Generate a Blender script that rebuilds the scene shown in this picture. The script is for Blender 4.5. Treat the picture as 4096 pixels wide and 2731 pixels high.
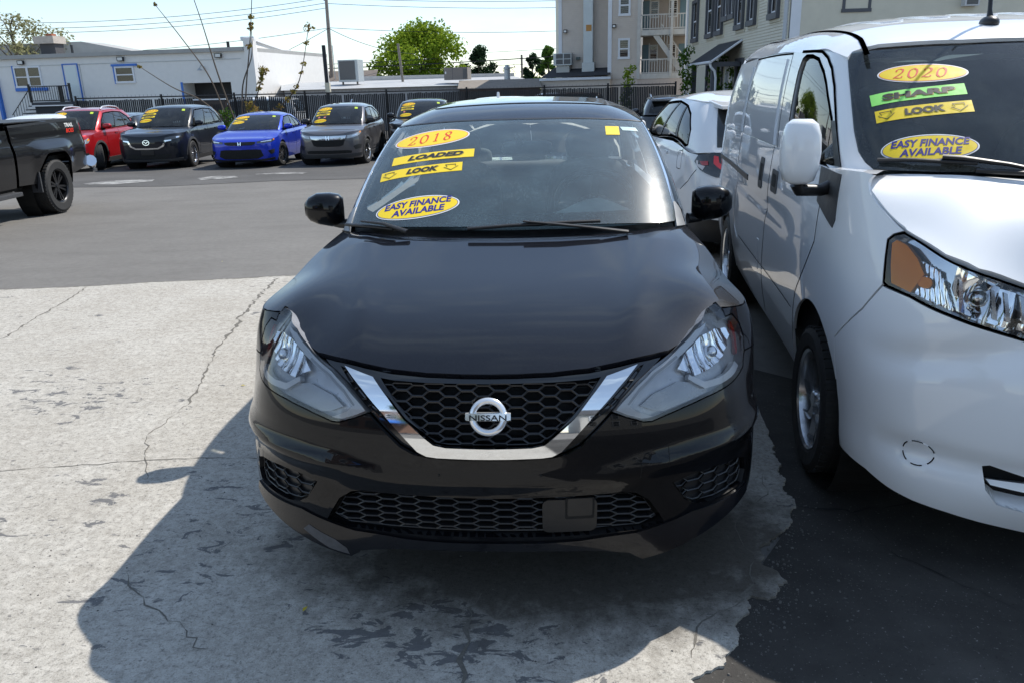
import bpy, bmesh, math, random
import numpy as np
from mathutils import Vector, Matrix
from mathutils.geometry import delaunay_2d_cdt
for _o in list(bpy.data.objects): bpy.data.objects.remove(_o)
SC = bpy.context.scene
COL = SC.collection
RAD = math.radians
random.seed(7)
# ------------------------------------------------------------------ camera
cam = bpy.data.cameras.new('camera'); camo = bpy.data.objects.new('camera', cam); COL.objects.link(camo)
cam.sensor_width = 36; cam.lens = 28.0; cam.clip_start = .05; cam.clip_end = 2000
YAW, PITCH, ROLL = RAD(-3.884), RAD(17.718), RAD(-1.568)
def _cam():
    cy, sy, cp, sp = math.cos(YAW), math.sin(YAW), math.cos(PITCH), math.sin(PITCH)
    f = Vector((sy*cp, cy*cp, -sp)); r = Vector((cy, -sy, 0)); u = r.cross(f)
    cr, sr = math.cos(ROLL), math.sin(ROLL)
    r2 = r*cr+u*sr; u2 = u*cr-r*sr
    m = Matrix((r2, u2, -f)).transposed().to_4x4(); m.translation = Vector((.2181, -2.0965, 1.5817)); return m
camo.matrix_world = _cam()
SC.camera = camo
# ------------------------------------------------------------------ sky, sun, exposure
SUN_EL, SUN_AZ = RAD(49.5), RAD(45.0)      # azimuth measured from +Y towards +X
wd = bpy.data.worlds.new('World'); SC.world = wd; wd.use_nodes = True
nt = wd.node_tree; nt.nodes.clear()
sky = nt.nodes.new('ShaderNodeTexSky'); sky.sky_type = 'NISHITA'; sky.sun_disc = False
sky.sun_elevation = SUN_EL; sky.sun_rotation = SUN_AZ; sky.altitude = 400; sky.air_density = 1.0; sky.dust_density = .15; sky.ozone_density = 1.5
bg = nt.nodes.new('ShaderNodeBackground'); bg.inputs['Strength'].default_value = .096
wo = nt.nodes.new('ShaderNodeOutputWorld')
# thin high cloud, laid out in sky directions
tcn = nt.nodes.new('ShaderNodeTexCoord'); mpn = nt.nodes.new('ShaderNodeMapping'); mpn.inputs['Scale'].default_value = (2.2, 2.2, 9)
nzn = nt.nodes.new('ShaderNodeTexNoise'); nzn.inputs['Scale'].default_value = 1.6; nzn.inputs['Detail'].default_value = 7; nzn.inputs['Roughness'].default_value = .62
rmp = nt.nodes.new('ShaderNodeValToRGB'); rmp.color_ramp.elements[0].position = .50; rmp.color_ramp.elements[0].color = (.20, .20, .20, 1); rmp.color_ramp.elements[1].position = .78; rmp.color_ramp.elements[1].color = (.85, .85, .85, 1)   # a thin even veil with a few thicker wisps
mxn = nt.nodes.new('ShaderNodeMixRGB'); mxn.inputs[2].default_value = (4.3, 5.3, 6.4, 1)
lk = nt.links.new
lk(tcn.outputs['Generated'], mpn.inputs['Vector']); lk(mpn.outputs[0], nzn.inputs['Vector']); lk(nzn.outputs['Fac'], rmp.inputs['Fac'])
lk(rmp.outputs['Color'], mxn.inputs[0]); lk(sky.outputs[0], mxn.inputs[1]); lk(mxn.outputs[0], bg.inputs['Color']); lk(bg.outputs[0], wo.inputs['Surface'])
sl = bpy.data.lights.new('sun', 'SUN'); sl.energy = 3.0; sl.angle = RAD(.53); sl.color = (1, .95, .87)
so = bpy.data.objects.new('sun', sl); COL.objects.link(so)
_d = Vector((math.sin(SUN_AZ)*math.cos(SUN_EL), math.cos(SUN_AZ)*math.cos(SUN_EL), math.sin(SUN_EL)))
so.rotation_euler = _d.to_track_quat('Z', 'Y').to_euler(); so.location = (20, 20, 40)
SC.view_settings.view_transform = 'Standard'; SC.view_settings.look = 'None'; SC.view_settings.exposure = .96; SC.view_settings.gamma = 1
SC.render.engine = 'CYCLES'
SC.cycles.max_bounces = 6; SC.cycles.transparent_max_bounces = 12; SC.cycles.caustics_reflective = False; SC.cycles.caustics_refractive = False
SC.cycles.sample_clamp_indirect = 6.0
# ------------------------------------------------------------------ splines and surfaces
def spl_mat(x):
    n=len(x); h=np.diff(x); A=np.zeros((n,n)); B=np.zeros((n,n))
    A[0,0]=A[-1,-1]=1
    for i in range(1,n-1):
        A[i,i-1]=h[i-1]; A[i,i]=2*(h[i-1]+h[i]); A[i,i+1]=h[i]
        B[i,i-1]=6/h[i-1]; B[i,i]=-6/h[i-1]-6/h[i]; B[i,i+1]=6/h[i]
    return np.linalg.solve(A,B)
def spl_eval(x,Y,M,q):
    # Y,M: (n,...) q:(N,) -> (N,...)   or per-sample columns if Y is (n,N) and cols=True
    i=np.clip(np.searchsorted(x,q)-1,0,len(x)-2); h=(x[i+1]-x[i]); a=(x[i+1]-q)/h; b=1-a
    e=lambda v:v.reshape(v.shape+(1,)*(Y.ndim-1))
    return e(a)*Y[i]+e(b)*Y[i+1]+(e((a**3-a)*h*h)*M[i]+e((b**3-b)*h*h)*M[i+1])/6
class Spl:
    def __init__(s,x,y): s.x=np.asarray(x,float); s.y=np.asarray(y,float); s.M=np.tensordot(spl_mat(s.x),s.y,1)
    def __call__(s,q):
        q=np.asarray(q,float); sh=q.shape; r=spl_eval(s.x,s.y,s.M,q.ravel()); return r.reshape(sh+s.y.shape[1:])
class Surf:
    def p(s,u,v): raise NotImplementedError
    def pn(s,u,v,e=2e-3):
        u=np.asarray(u,float); v=np.asarray(v,float)
        P=s.p(u,v); a=s.p(u+e,v)-s.p(u-e,v); b=s.p(u,v+e)-s.p(u,v-e)
        n=np.cross(a,b); n/=np.linalg.norm(n,axis=-1,keepdims=True)+1e-12
        return P,n*s.sgn
    sgn=1
class Belt(Surf):
    """plan curve (front centre -> side -> rear), inset d(s,z) along the plan normal; negative s is the mirrored side"""
    def __init__(b,plan,zs,d,extra=None):
        plan=np.asarray(plan,float); L=np.r_[0,np.cumsum(np.linalg.norm(np.diff(plan,axis=0),axis=1))]
        b.s=L; m=plan[1:][::-1]*[-1,1]
        b.C=Spl(np.r_[-L[1:][::-1],L],np.vstack([m,plan])); b.S=L[-1]
        b.zs=np.asarray(zs,float); d=np.asarray(d,float) # (nz, ns)
        b.R=Spl(np.r_[-L[1:][::-1],L],np.hstack([d[:,1:][:,::-1],d]).T) # rows: s -> (nz)
        b.Mz=spl_mat(b.zs); b.extra=extra
    def ins(b,s,z):
        sh=s.shape; s=s.ravel(); z=z.ravel()
        Y=b.R(s).T; M=b.Mz@Y; x=b.zs; N=np.arange(len(s))
        i=np.clip(np.searchsorted(x,z)-1,0,len(x)-2); h=x[i+1]-x[i]; A=(x[i+1]-z)/h; B=1-A
        r=A*Y[i,N]+B*Y[i+1,N]
        c=((A**3-A)*h*h*M[i,N]+(B**3-B)*h*h*M[i+1,N])/6
        r=r+np.where((z<x[0])|(z>x[-1]),0,c)
        if b.extra: r=r+b.extra(s,z)
        return r.reshape(sh)
    def p(b,s,z):
        s,z=np.broadcast_arrays(np.asarray(s,float),np.asarray(z,float))
        c=b.C(s); t=(b.C(s+1e-3)-b.C(s-1e-3)); t/=np.linalg.norm(t,axis=-1,keepdims=True)
        n=np.stack([t[...,1],-t[...,0]],-1); d=b.ins(s,z)[...,None]
        xy=c-n*d
        return np.concatenate([xy,z[...,None]],-1)
class Sheet(Surf):
    def __init__(b,f): b.f=f
    def p(b,x,y):
        x,y=np.broadcast_arrays(np.asarray(x,float),np.asarray(y,float)); return np.stack([x,y,b.f(x,y)],-1)
class Loft(Surf):
    """ruled between bottom and top curves (lists of xyz from front centre to rear centre), t 0..1, with outward bulge"""
    sgn=1
    def __init__(b,bot,top,bulge=.03):
        bot=np.asarray(bot,float); top=np.asarray(top,float); L=np.r_[0,np.cumsum(np.linalg.norm(np.diff((bot+top)/2,axis=0),axis=1))]
        b.s=L; k=np.r_[-L[1:][::-1],L]; f=lambda a:np.vstack([a[1:][::-1]*[-1,1,1],a])
        b.B=Spl(k,f(bot)); b.T=Spl(k,f(top)); b.bg=bulge
    def p(b,s,t):
        s,t=np.broadcast_arrays(np.asarray(s,float),np.asarray(t,float)); B=b.B(s); T=b.T(s)
        P=B+(T-B)*t[...,None]
        a=(b.B(s+1e-3)-b.B(s-1e-3)); n=np.cross(a,T-B); n/=np.linalg.norm(n,axis=-1,keepdims=True)+1e-12
        return P+n*(b.bg*4*t*(1-t))[...,None]
def table(us, vs, T, mirror=True):
    """smooth function f(u,v) from a table T[v][u]; mirrored in u"""
    us = np.asarray(us, float); vs = np.asarray(vs, float); T = np.asarray(T, float)
    X = Spl(np.r_[-us[1:][::-1], us], np.hstack([T[:, 1:][:, ::-1], T]).T) if mirror else Spl(us, T.T)
    Mz = spl_mat(vs)
    def f(x, y):
        sh = x.shape; x = x.ravel(); y = y.ravel(); Y = X(x).T; M = Mz@Y; N = np.arange(len(x))
        i = np.clip(np.searchsorted(vs, y)-1, 0, len(vs)-2); h = vs[i+1]-vs[i]; A = (vs[i+1]-y)/h; B = 1-A
        c = ((A**3-A)*h*h*M[i, N]+(B**3-B)*h*h*M[i+1, N])/6
        return (A*Y[i, N]+B*Y[i+1, N]+np.where((y < vs[0]) | (y > vs[-1]), 0, c)).reshape(sh)
    return f
# ------------------------------------------------------------------ objects
def put(name, me, m=None, parent=None, label=None, cat=None, group=None, kind=None):
    o = bpy.data.objects.new(name, me); COL.objects.link(o)
    if m is not None and me is not None: me.materials.append(m)
    if parent is not None: o.parent = parent
    tag(o, label, cat, group, kind); return o
def tag(o, label=None, cat=None, group=None, kind=None):
    for k, v in (('label', label), ('category', cat), ('group', group), ('kind', kind)):
        if v: o[k] = v
    return o
def empty(name, loc=(0, 0, 0), rz=0, label=None, cat=None, group=None):
    o = bpy.data.objects.new(name, None); COL.objects.link(o); o.location = loc; o.rotation_euler = (0, 0, rz); o.empty_display_size = .1
    return tag(o, label, cat, group)
def mesh(name, V, F, normals=None, smooth=True):
    me = bpy.data.meshes.new(name); me.from_pydata([tuple(map(float, v)) for v in V], [], [tuple(map(int, f)) for f in F]); me.update()
    if smooth: me.polygons.foreach_set('use_smooth', [True]*len(me.polygons))
    if normals is not None: me.normals_split_custom_set_from_vertices([tuple(map(float, n)) for n in normals])
    return me
def inpoly(P, poly):
    x, y = P[:, 0], P[:, 1]; r = np.zeros(len(P), bool); n = len(poly)
    for i in range(n):
        x1, y1 = poly[i]; x2, y2 = poly[(i+1) % n]
        if y1 == y2: continue
        c = ((y1 > y) != (y2 > y)) & (x < (x2-x1)*(y-y1)/(y2-y1)+x1); r ^= c
    return r
def dens(poly, res, sc):
    out = []
    n = len(poly)
    for i in range(n):
        a = np.array(poly[i], float); b = np.array(poly[(i+1) % n], float); L = np.linalg.norm((b-a)*sc)
        if L < 1e-6: continue
        k = max(1, int(math.ceil(L/res)))
        for j in range(k): out.append(a+(b-a)*j/k)
    return np.array(out)
def smoothpoly(pts, n=4, closed=True):
    """Catmull-Rom through the points"""
    p = np.asarray(pts, float); N = len(p); out = []
    for i in range(N if closed else N-1):
        g = lambda k: p[k % N] if closed else p[min(max(k, 0), N-1)]
        a, b, c, d = g(i-1), g(i), g(i+1), g(i+2)
        for j in range(n):
            t = j/n; out.append(.5*((2*b)+(-a+c)*t+(2*a-5*b+4*c-d)*t*t+(-a+3*b-3*c+d)*t**3))
    if not closed: out.append(p[-1])
    return np.array(out)
def mir(half):
    """close a half outline (u>=0, from the centre line round to the centre line) into a symmetric polygon"""
    h = [tuple(q) for q in half]; m = [(-u, v) for u, v in h[::-1] if abs(u) > 1e-6]
    return h+m
def flip(poly): return [(-q[0], q[1]) for q in poly][::-1]
def patchdata(surf, poly, holes=(), res=.03, off=0., rim=0., sc=(1, 1), disp=None, inset=0.):
    sc = np.asarray(sc, float); loops = [dens(poly, res, sc)]+[dens(h, res, sc) for h in holes]
    B = np.vstack(loops); edges = []; k = 0
    for l in loops:
        n = len(l); edges += [(k+i, k+(i+1) % n) for i in range(n)]; k += n
    lo, hi = loops[0].min(0), loops[0].max(0); st = res/sc
    gu = np.arange(lo[0]+st[0]*.5, hi[0], st[0]); gv = np.arange(lo[1]+st[1]*.5, hi[1], st[1]*.87)
    if len(gu) and len(gv):
        G = np.array([(u+(st[0]*.5 if j % 2 else 0), v) for j, v in enumerate(gv) for u in gu])
        G = G[inpoly(G, loops[0])]
        for h in loops[1:]: G = G[~inpoly(G, h)]
        if len(G):
            keep = np.ones(len(G), bool)
            for i in range(0, len(G), 800):
                dd = np.linalg.norm((G[i:i+800, None]-B[None])*sc, axis=-1).min(1); keep[i:i+800] = dd > res*.45
            G = G[keep]
        P = np.vstack([B, G]) if len(G) else B
    else: P = B
    vv, ee, ff, *_ = delaunay_2d_cdt([Vector(tuple(q*sc)) for q in P], edges, [], 0, 1e-7)
    UV = np.array([tuple(v) for v in vv])/sc; F = np.array([list(f) for f in ff])
    c = UV[F].mean(1); ok = inpoly(c, loops[0])
    for h in loops[1:]: ok &= ~inpoly(c, h)
    F = F[ok]
    P3, N3 = surf.pn(UV[:, 0], UV[:, 1])
    o = off if disp is None else off+disp(UV[:, 0], UV[:, 1])
    P3 = P3+N3*(o[:, None] if hasattr(o, 'shape') else o)
    g = np.cross(P3[F[:, 1]]-P3[F[:, 0]], P3[F[:, 2]]-P3[F[:, 0]])
    fl = (g*N3[F[:, 0]]).sum(1) < 0; F[fl] = F[fl][:, ::-1]
    if disp is not None:
        g[fl] *= -1; NN = np.zeros_like(P3)
        for k in range(3): np.add.at(NN, F[:, k], g)
        N3 = NN/(np.linalg.norm(NN, axis=1, keepdims=True)+1e-12)
    V = list(P3); NR = list(N3); faces = [tuple(f) for f in F]
    if rim:
        cnt = {}
        for f in F:
            for k in range(3):
                a, b = int(f[k]), int(f[(k+1) % 3]); cnt[(a, b)] = cnt.get((a, b), 0)+1
        for (a, b) in [e for e in cnt if (e[1], e[0]) not in cnt]:
            t = P3[b]-P3[a]; n = (N3[a]+N3[b])/2; out = np.cross(t, n); out /= np.linalg.norm(out)+1e-12
            i = len(V); V += [P3[a], P3[b], P3[b]-N3[b]*rim, P3[a]-N3[a]*rim]; NR += [out]*4
            faces.append((i, i+3, i+2, i+1))
    return V, faces, NR
def patch(name, surf, poly, m, parent, label=None, **kw):
    V, F, N = patchdata(surf, poly, **kw); return put(name, mesh(name, V, F, N), m, parent, label)
def wall(name, surf, poly, m, parent, depth, res=.03):
    """inner side wall of a recess: one welded ribbon round the outline"""
    q = dens(poly, res, np.array([1., 1.])); P, N = surf.pn(q[:, 0], q[:, 1]); n = len(q)
    return put(name, mesh(name, np.vstack([P, P-N*depth]), [(i, (i+1) % n, n+(i+1) % n, n+i) for i in range(n)], None, False), m, parent)
class MB:
    """collects shapes into one mesh"""
    def __init__(s): s.V = []; s.F = []; s.mi = []
    def add(s, V, F, M=None, mi=0):
        k = len(s.V)
        for v in V:
            v = Vector(v); s.V.append(tuple(M@v) if M is not None else tuple(v))
        s.F += [tuple(i+k for i in f) for f in F]; s.mi += [mi]*len(F); return s
    def box(s, c, d, M=None, mi=0, taper=None):
        x, y, z = d[0]/2, d[1]/2, d[2]/2; cx, cy, cz = c; tx, ty = taper or (1, 1)
        V = [(cx+a*x*(tx if e > 0 else 1), cy+b*y*(ty if e > 0 else 1), cz+e*z) for e in (-1, 1) for a, b in ((-1, -1), (1, -1), (1, 1), (-1, 1))]
        return s.add(V, [(3, 2, 1, 0), (4, 5, 6, 7), (0, 1, 5, 4), (1, 2, 6, 5), (2, 3, 7, 6), (3, 0, 4, 7)], M, mi)
    def tube(s, pts, r, n=8, caps=True, M=None, mi=0, sq=None):
        pts = [Vector(p) for p in pts]; V = []; F = []; up = Vector((0, 0, 1)); N = len(pts); rr = r if hasattr(r, '__len__') else [r]*N
        for i, p in enumerate(pts):
            t = (pts[min(i+1, N-1)]-pts[max(i-1, 0)]).normalized(); a = t.cross(up)
            if a.length < 1e-3: a = t.cross(Vector((1, 0, 0)))
            a.normalize(); b = a.cross(t)
            for k in range(n):
                w = 2*math.pi*(k+.5)/n; ca, sa = math.cos(w), math.sin(w)
                V.append(p+(a*ca+b*sa*(sq or 1))*rr[i])
        for i in range(N-1):
            for k in range(n): F.append((i*n+k, (i+1)*n+k, (i+1)*n+(k+1) % n, i*n+(k+1) % n))
        if caps: F += [tuple(range(n)), tuple((N-1)*n+k for k in reversed(range(n)))]
        return s.add(V, F, M, mi)
    def lathe(s, prof, n=32, M=None, mi=0, closed=False):
        """profile [(r, a)] spun about local X; a runs along X"""
        V = []; F = []; P = len(prof)
        for k in range(n):
            w = 2*math.pi*k/n
            for r, a in prof: V.append((a, r*math.cos(w), r*math.sin(w)))
        for k in range(n):
            for i in range(P if closed else P-1):
                j = (i+1) % P; F.append((k*P+i, ((k+1) % n)*P+i, ((k+1) % n)*P+j, k*P+j))
        return s.add(V, F, M, mi)
    def prism(s, poly, a, b, M=None, mi=0, axes='xz'):
        """polygon in two axes extruded along the third from a to b"""
        n = len(poly)
        def v(p, h): return {'xz': (p[0], h, p[1]), 'xy': (p[0], p[1], h), 'yz': (h, p[0], p[1])}[axes]
        V = [v(p, a) for p in poly]+[v(p, b) for p in poly]
        F = [tuple(range(n)), tuple(reversed(range(n, 2*n)))]+[(i, i+n, (i+1) % n+n, (i+1) % n) for i in range(n)]
        return s.add(V, F, M, mi)
    def ell(s, c, r, n=16, m=10, e=1., M=None, mi=0):
        """(super)ellipsoid"""
        V = []; F = []; f = lambda v: math.copysign(abs(v)**e, v)
        for i in range(m+1):
            a = -math.pi/2+math.pi*i/m
            for k in range(n):
                w = 2*math.pi*k/n; V.append((c[0]+r[0]*f(math.cos(a))*f(math.cos(w)), c[1]+r[1]*f(math.cos(a))*f(math.sin(w)), c[2]+r[2]*f(math.sin(a))))
        for i in range(m):
            for k in range(n): F.append((i*n+k, i*n+(k+1) % n, (i+1)*n+(k+1) % n, (i+1)*n+k))
        return s.add(V, F, M, mi)
    def build(s, name, m=None, parent=None, label=None, cat=None, group=None, kind=None, smooth=None, bevel=0):
        me = bpy.data.meshes.new(name); me.from_pydata(s.V, [], s.F); me.update()
        bm = bmesh.new(); bm.from_mesh(me)
        if bevel:
            bmesh.ops.remove_doubles(bm, verts=bm.verts, dist=1e-6)
            es = [e for e in bm.edges if len(e.link_faces) == 2 and e.calc_face_angle(0) > .5]
            bmesh.ops.bevel(bm, geom=es, offset=bevel, segments=2, affect='EDGES', profile=.7, clamp_overlap=True)
        if not any(isinstance(q, list) for q in [m]): bmesh.ops.recalc_face_normals(bm, faces=bm.faces)
        bm.to_mesh(me); bm.free()
        if isinstance(m, (list, tuple)):
            for q in m: me.materials.append(q)
            if not bevel: me.polygons.foreach_set('material_index', s.mi)
            m = None
        if smooth:
            me.polygons.foreach_set('use_smooth', [True]*len(me.polygons)); me.set_sharp_from_angle(angle=RAD(smooth))
        return put(name, me, m, parent, label, cat, group, kind)
def T(loc=(0, 0, 0), rz=0, rx=0, ry=0): return Matrix.Translation(loc)@Matrix.Rotation(rz, 4, 'Z')@Matrix.Rotation(ry, 4, 'Y')@Matrix.Rotation(rx, 4, 'X')
def rrect(w, h, r, n=4, c=(0, 0)):
    o = []
    for k, (sx, sy) in enumerate(((1, 1), (-1, 1), (-1, -1), (1, -1))):
        for j in range(n+1):
            a = math.pi/2*(k+j/n); o.append((c[0]+sx*(w/2-r)+r*math.cos(a), c[1]+sy*(h/2-r)+r*math.sin(a)))
    return o
def ellipse(a, b, n=48, c=(0, 0)): return [(c[0]+a*math.cos(2*math.pi*k/n), c[1]+b*math.sin(2*math.pi*k/n)) for k in range(n)]
def copy_tree(o, parent=None):
    c = o.copy(); COL.objects.link(c); c.parent = parent
    for ch in o.children: copy_tree(ch, c)
    return c
# ------------------------------------------------------------------ materials
MATS = {}
class NT:
    def __init__(s, name):
        s.m = bpy.data.materials.new(name); s.m.use_nodes = True; s.t = s.m.node_tree; s.t.nodes.clear(); s.out = s.n('OutputMaterial')
    def n(s, k, **kw):
        x = s.t.nodes.new('ShaderNode'+k)
        for a, b in kw.items():
            if a.startswith('i_'): x.inputs[a[2:].replace('_', ' ')].default_value = b
            else: setattr(x, a, b)
        return x
    def l(s, a, b): s.t.links.new(a, b)
    def coord(s, kind='Object', scale=(1, 1, 1), rot=(0, 0, 0)):
        c = s.n('TexCoord'); m = s.n('Mapping'); m.inputs['Scale'].default_value = scale; m.inputs['Rotation'].default_value = rot; s.l(c.outputs[kind], m.inputs[0]); return m.outputs[0]
    def noise(s, vec, scale, detail=4, rough=.55, dist=0):
        x = s.n('TexNoise'); x.inputs['Scale'].default_value = scale; x.inputs['Detail'].default_value = detail; x.inputs['Roughness'].default_value = rough; x.inputs['Distortion'].default_value = dist
        s.l(vec, x.inputs['Vector']); return x.outputs['Fac']
    def ramp(s, fac, stops):
        r = s.n('ValToRGB'); e = r.color_ramp.elements
        while len(e) < len(stops): e.new(.5)
        for q, (p, c) in zip(e, stops):
            q.position = p; q.color = (c, c, c, 1) if not hasattr(c, '__len__') else (*c[:3], 1)
        s.l(fac, r.inputs[0]); return r.outputs[0]
    def mix(s, f, a, b, mode='MIX'):
        x = s.n('MixRGB'); x.blend_type = mode
        for i, v in ((0, f), (1, a), (2, b)):
            if hasattr(v, 'is_output'): s.l(v, x.inputs[i])
            else: x.inputs[i].default_value = v if not hasattr(v, '__len__') else (*v[:3], 1) if i else v
        return x.outputs[0]
    def math(s, op, a, b=0):
        x = s.n('Math'); x.operation = op
        for i, v in ((0, a), (1, b)):
            if hasattr(v, 'is_output'): s.l(v, x.inputs[i])
            else: x.inputs[i].default_value = v
        return x.outputs[0]
    def bump(s, h, strength=.3, dist=.01):
        b = s.n('Bump'); b.inputs['Strength'].default_value = strength; b.inputs['Distance'].default_value = dist; s.l(h, b.inputs['Height']); return b.outputs[0]
    def pbr(s, col=(.5, .5, .5), rough=.5, metal=0, normal=None, coat=0, coat_rough=.03, spec=.5, **kw):
        p = s.n('BsdfPrincipled')
        for k, v in (('Base Color', col), ('Roughness', rough), ('Metallic', metal), ('Coat Weight', coat), ('Coat Roughness', coat_rough), ('Specular IOR Level', spec)):
            if hasattr(v, 'is_output'): s.l(v, p.inputs[k])
            else: p.inputs[k].default_value = (*v, 1) if hasattr(v, '__len__') and len(v) == 3 else v
        for k, v in kw.items(): p.inputs[k.replace('_', ' ')].default_value = v
        if normal is not None: s.l(normal, p.inputs['Normal'])
        return p.outputs[0]
    def done(s, sh): s.l(sh, s.out.inputs[0]); MATS[s.m.name] = s.m; return s.m
def M_plain(name, col, rough=.5, metal=0, var=.12, scale=30, bump=0, coat=0, spec=.5, obj=True):
    if name in MATS: return MATS[name]
    t = NT(name); v = t.coord('Object'); f = t.noise(v, scale, 5)
    c = t.mix(f, [q*(1-var) for q in col], [min(1, q*(1+var)) for q in col]); nrm = t.bump(f, bump, .004) if bump else None
    r = t.ramp(t.noise(v, scale*.6, 3), [(.3, max(0, rough-.06)), (.7, min(1, rough+.06))])
    return t.done(t.pbr(c, r, metal, nrm, coat, spec=spec))
def M_paint(name, col, dust=.1, metal=0., flake=0., rough=.32, dustcol=(.30, .29, .27), coat_rough=.02, spec=.12):
    """clear-coated car paint with a film of dust specks"""
    if name in MATS: return MATS[name]
    t = NT(name); v = t.coord('Object')
    n1 = t.noise(v, 420, 2, .6); n2 = t.noise(v, 6, 4); n3 = t.noise(v, 1500, 1)
    sp = t.ramp(n1, [(.60, 0), (.72, 1)]); big = t.ramp(n2, [(.3, .35), (.75, 1)])
    f = t.math('MULTIPLY', t.math('MULTIPLY', sp, big), dust*2.2); f = t.math('ADD', f, t.math('MULTIPLY', big, dust*.18))
    c = t.mix(t.math('MULTIPLY', n3, flake), col, [min(1, q*1.8+.003) for q in col]) if flake else col
    c = t.mix(f, c, dustcol)
    cr = t.math('ADD', t.math('MULTIPLY', f, .35), coat_rough)
    return t.done(t.pbr(c, rough, metal, None, 1.0, cr, spec, Coat_IOR=1.37 if max(col) < .05 else 1.5))
def M_glass(name, tint=(.80, .88, .85), dust=.05, dark=1., dustcol=(.5, .5, .48), gloss=1.0, haze=0.):
    """thin pane: mirror reflection by Fresnel over a tinted see-through sheet, with a film of dust"""
    if name in MATS: return MATS[name]
    t = NT(name); tr = t.n('BsdfTransparent'); tr.inputs[0].default_value = (*[q*dark for q in tint], 1)
    gl = t.n('BsdfGlossy'); gl.inputs['Roughness'].default_value = .012; gl.inputs[0].default_value = (gloss, gloss, gloss, 1)
    fr = t.n('Fresnel'); fr.inputs[0].default_value = 1.55
    a = t.n('MixShader'); t.l(fr.outputs[0], a.inputs[0]); t.l(tr.outputs[0], a.inputs[1]); t.l(gl.outputs[0], a.inputs[2])
    if haze:   # greasy film: a wide soft lobe round the mirror direction
        g2 = t.n('BsdfGlossy'); g2.inputs['Roughness'].default_value = .32; c2 = t.n('MixShader'); c2.inputs[0].default_value = haze; t.l(a.outputs[0], c2.inputs[1]); t.l(g2.outputs[0], c2.inputs[2]); a = c2
    v = t.coord('Object'); sp = t.ramp(t.noise(v, 380, 2), [(.58, 0), (.70, 1)]); bg_ = t.ramp(t.noise(v, 5, 3), [(.3, .5), (.7, 1)])
    f = t.math('MULTIPLY', t.math('ADD', t.math('MULTIPLY', sp, 2.2), .55), t.math('MULTIPLY', bg_, dust))
    df = t.n('BsdfDiffuse'); df.inputs[0].default_value = (*dustcol, 1)
    b = t.n('MixShader'); t.l(f, b.inputs[0]); t.l(a.outputs[0], b.inputs[1]); t.l(df.outputs[0], b.inputs[2])
    return t.done(b.outputs[0])
def M_clear(name, tint=(1, 1, 1), dust=.02):
    return M_glass(name, tint, dust)
chrome = M_plain('chrome', (.86, .87, .88), .06, 1.0, .03)
satin = M_plain('satin_silver', (.62, .63, .65), .22, 1.0, .05)
blackpl = M_plain('black_plastic', (.012, .012, .013), .42, 0, .3, 60, .05)
greypl = M_plain('grey_plastic', (.045, .046, .05), .5, 0, .25, 80, .08)
rubber = M_plain('tyre_rubber', (.018, .018, .018), .75, 0, .3, 40, .1)
blackhole = M_plain('dark_cavity', (.004, .004, .004), .8)
cloth = M_plain('dark_seat_cloth', (.035, .036, .04), .85, 0, .3, 200, .1)
white_plain = M_plain('white_print', (.8, .8, .8), .4, 0, .03)
lens_red = M_plain('red_lens', (.35, .008, .01), .12, 0, .1, coat=1)
lens_amber = M_plain('amber_lens', (1.0, .27, .003), .4, 0, .1, spec=.08)
lens_clear = M_glass('clear_lens', (.96, .97, .98), .006)
steel = M_plain('dark_steel', (.09, .09, .095), .45, .6, .25)
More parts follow.
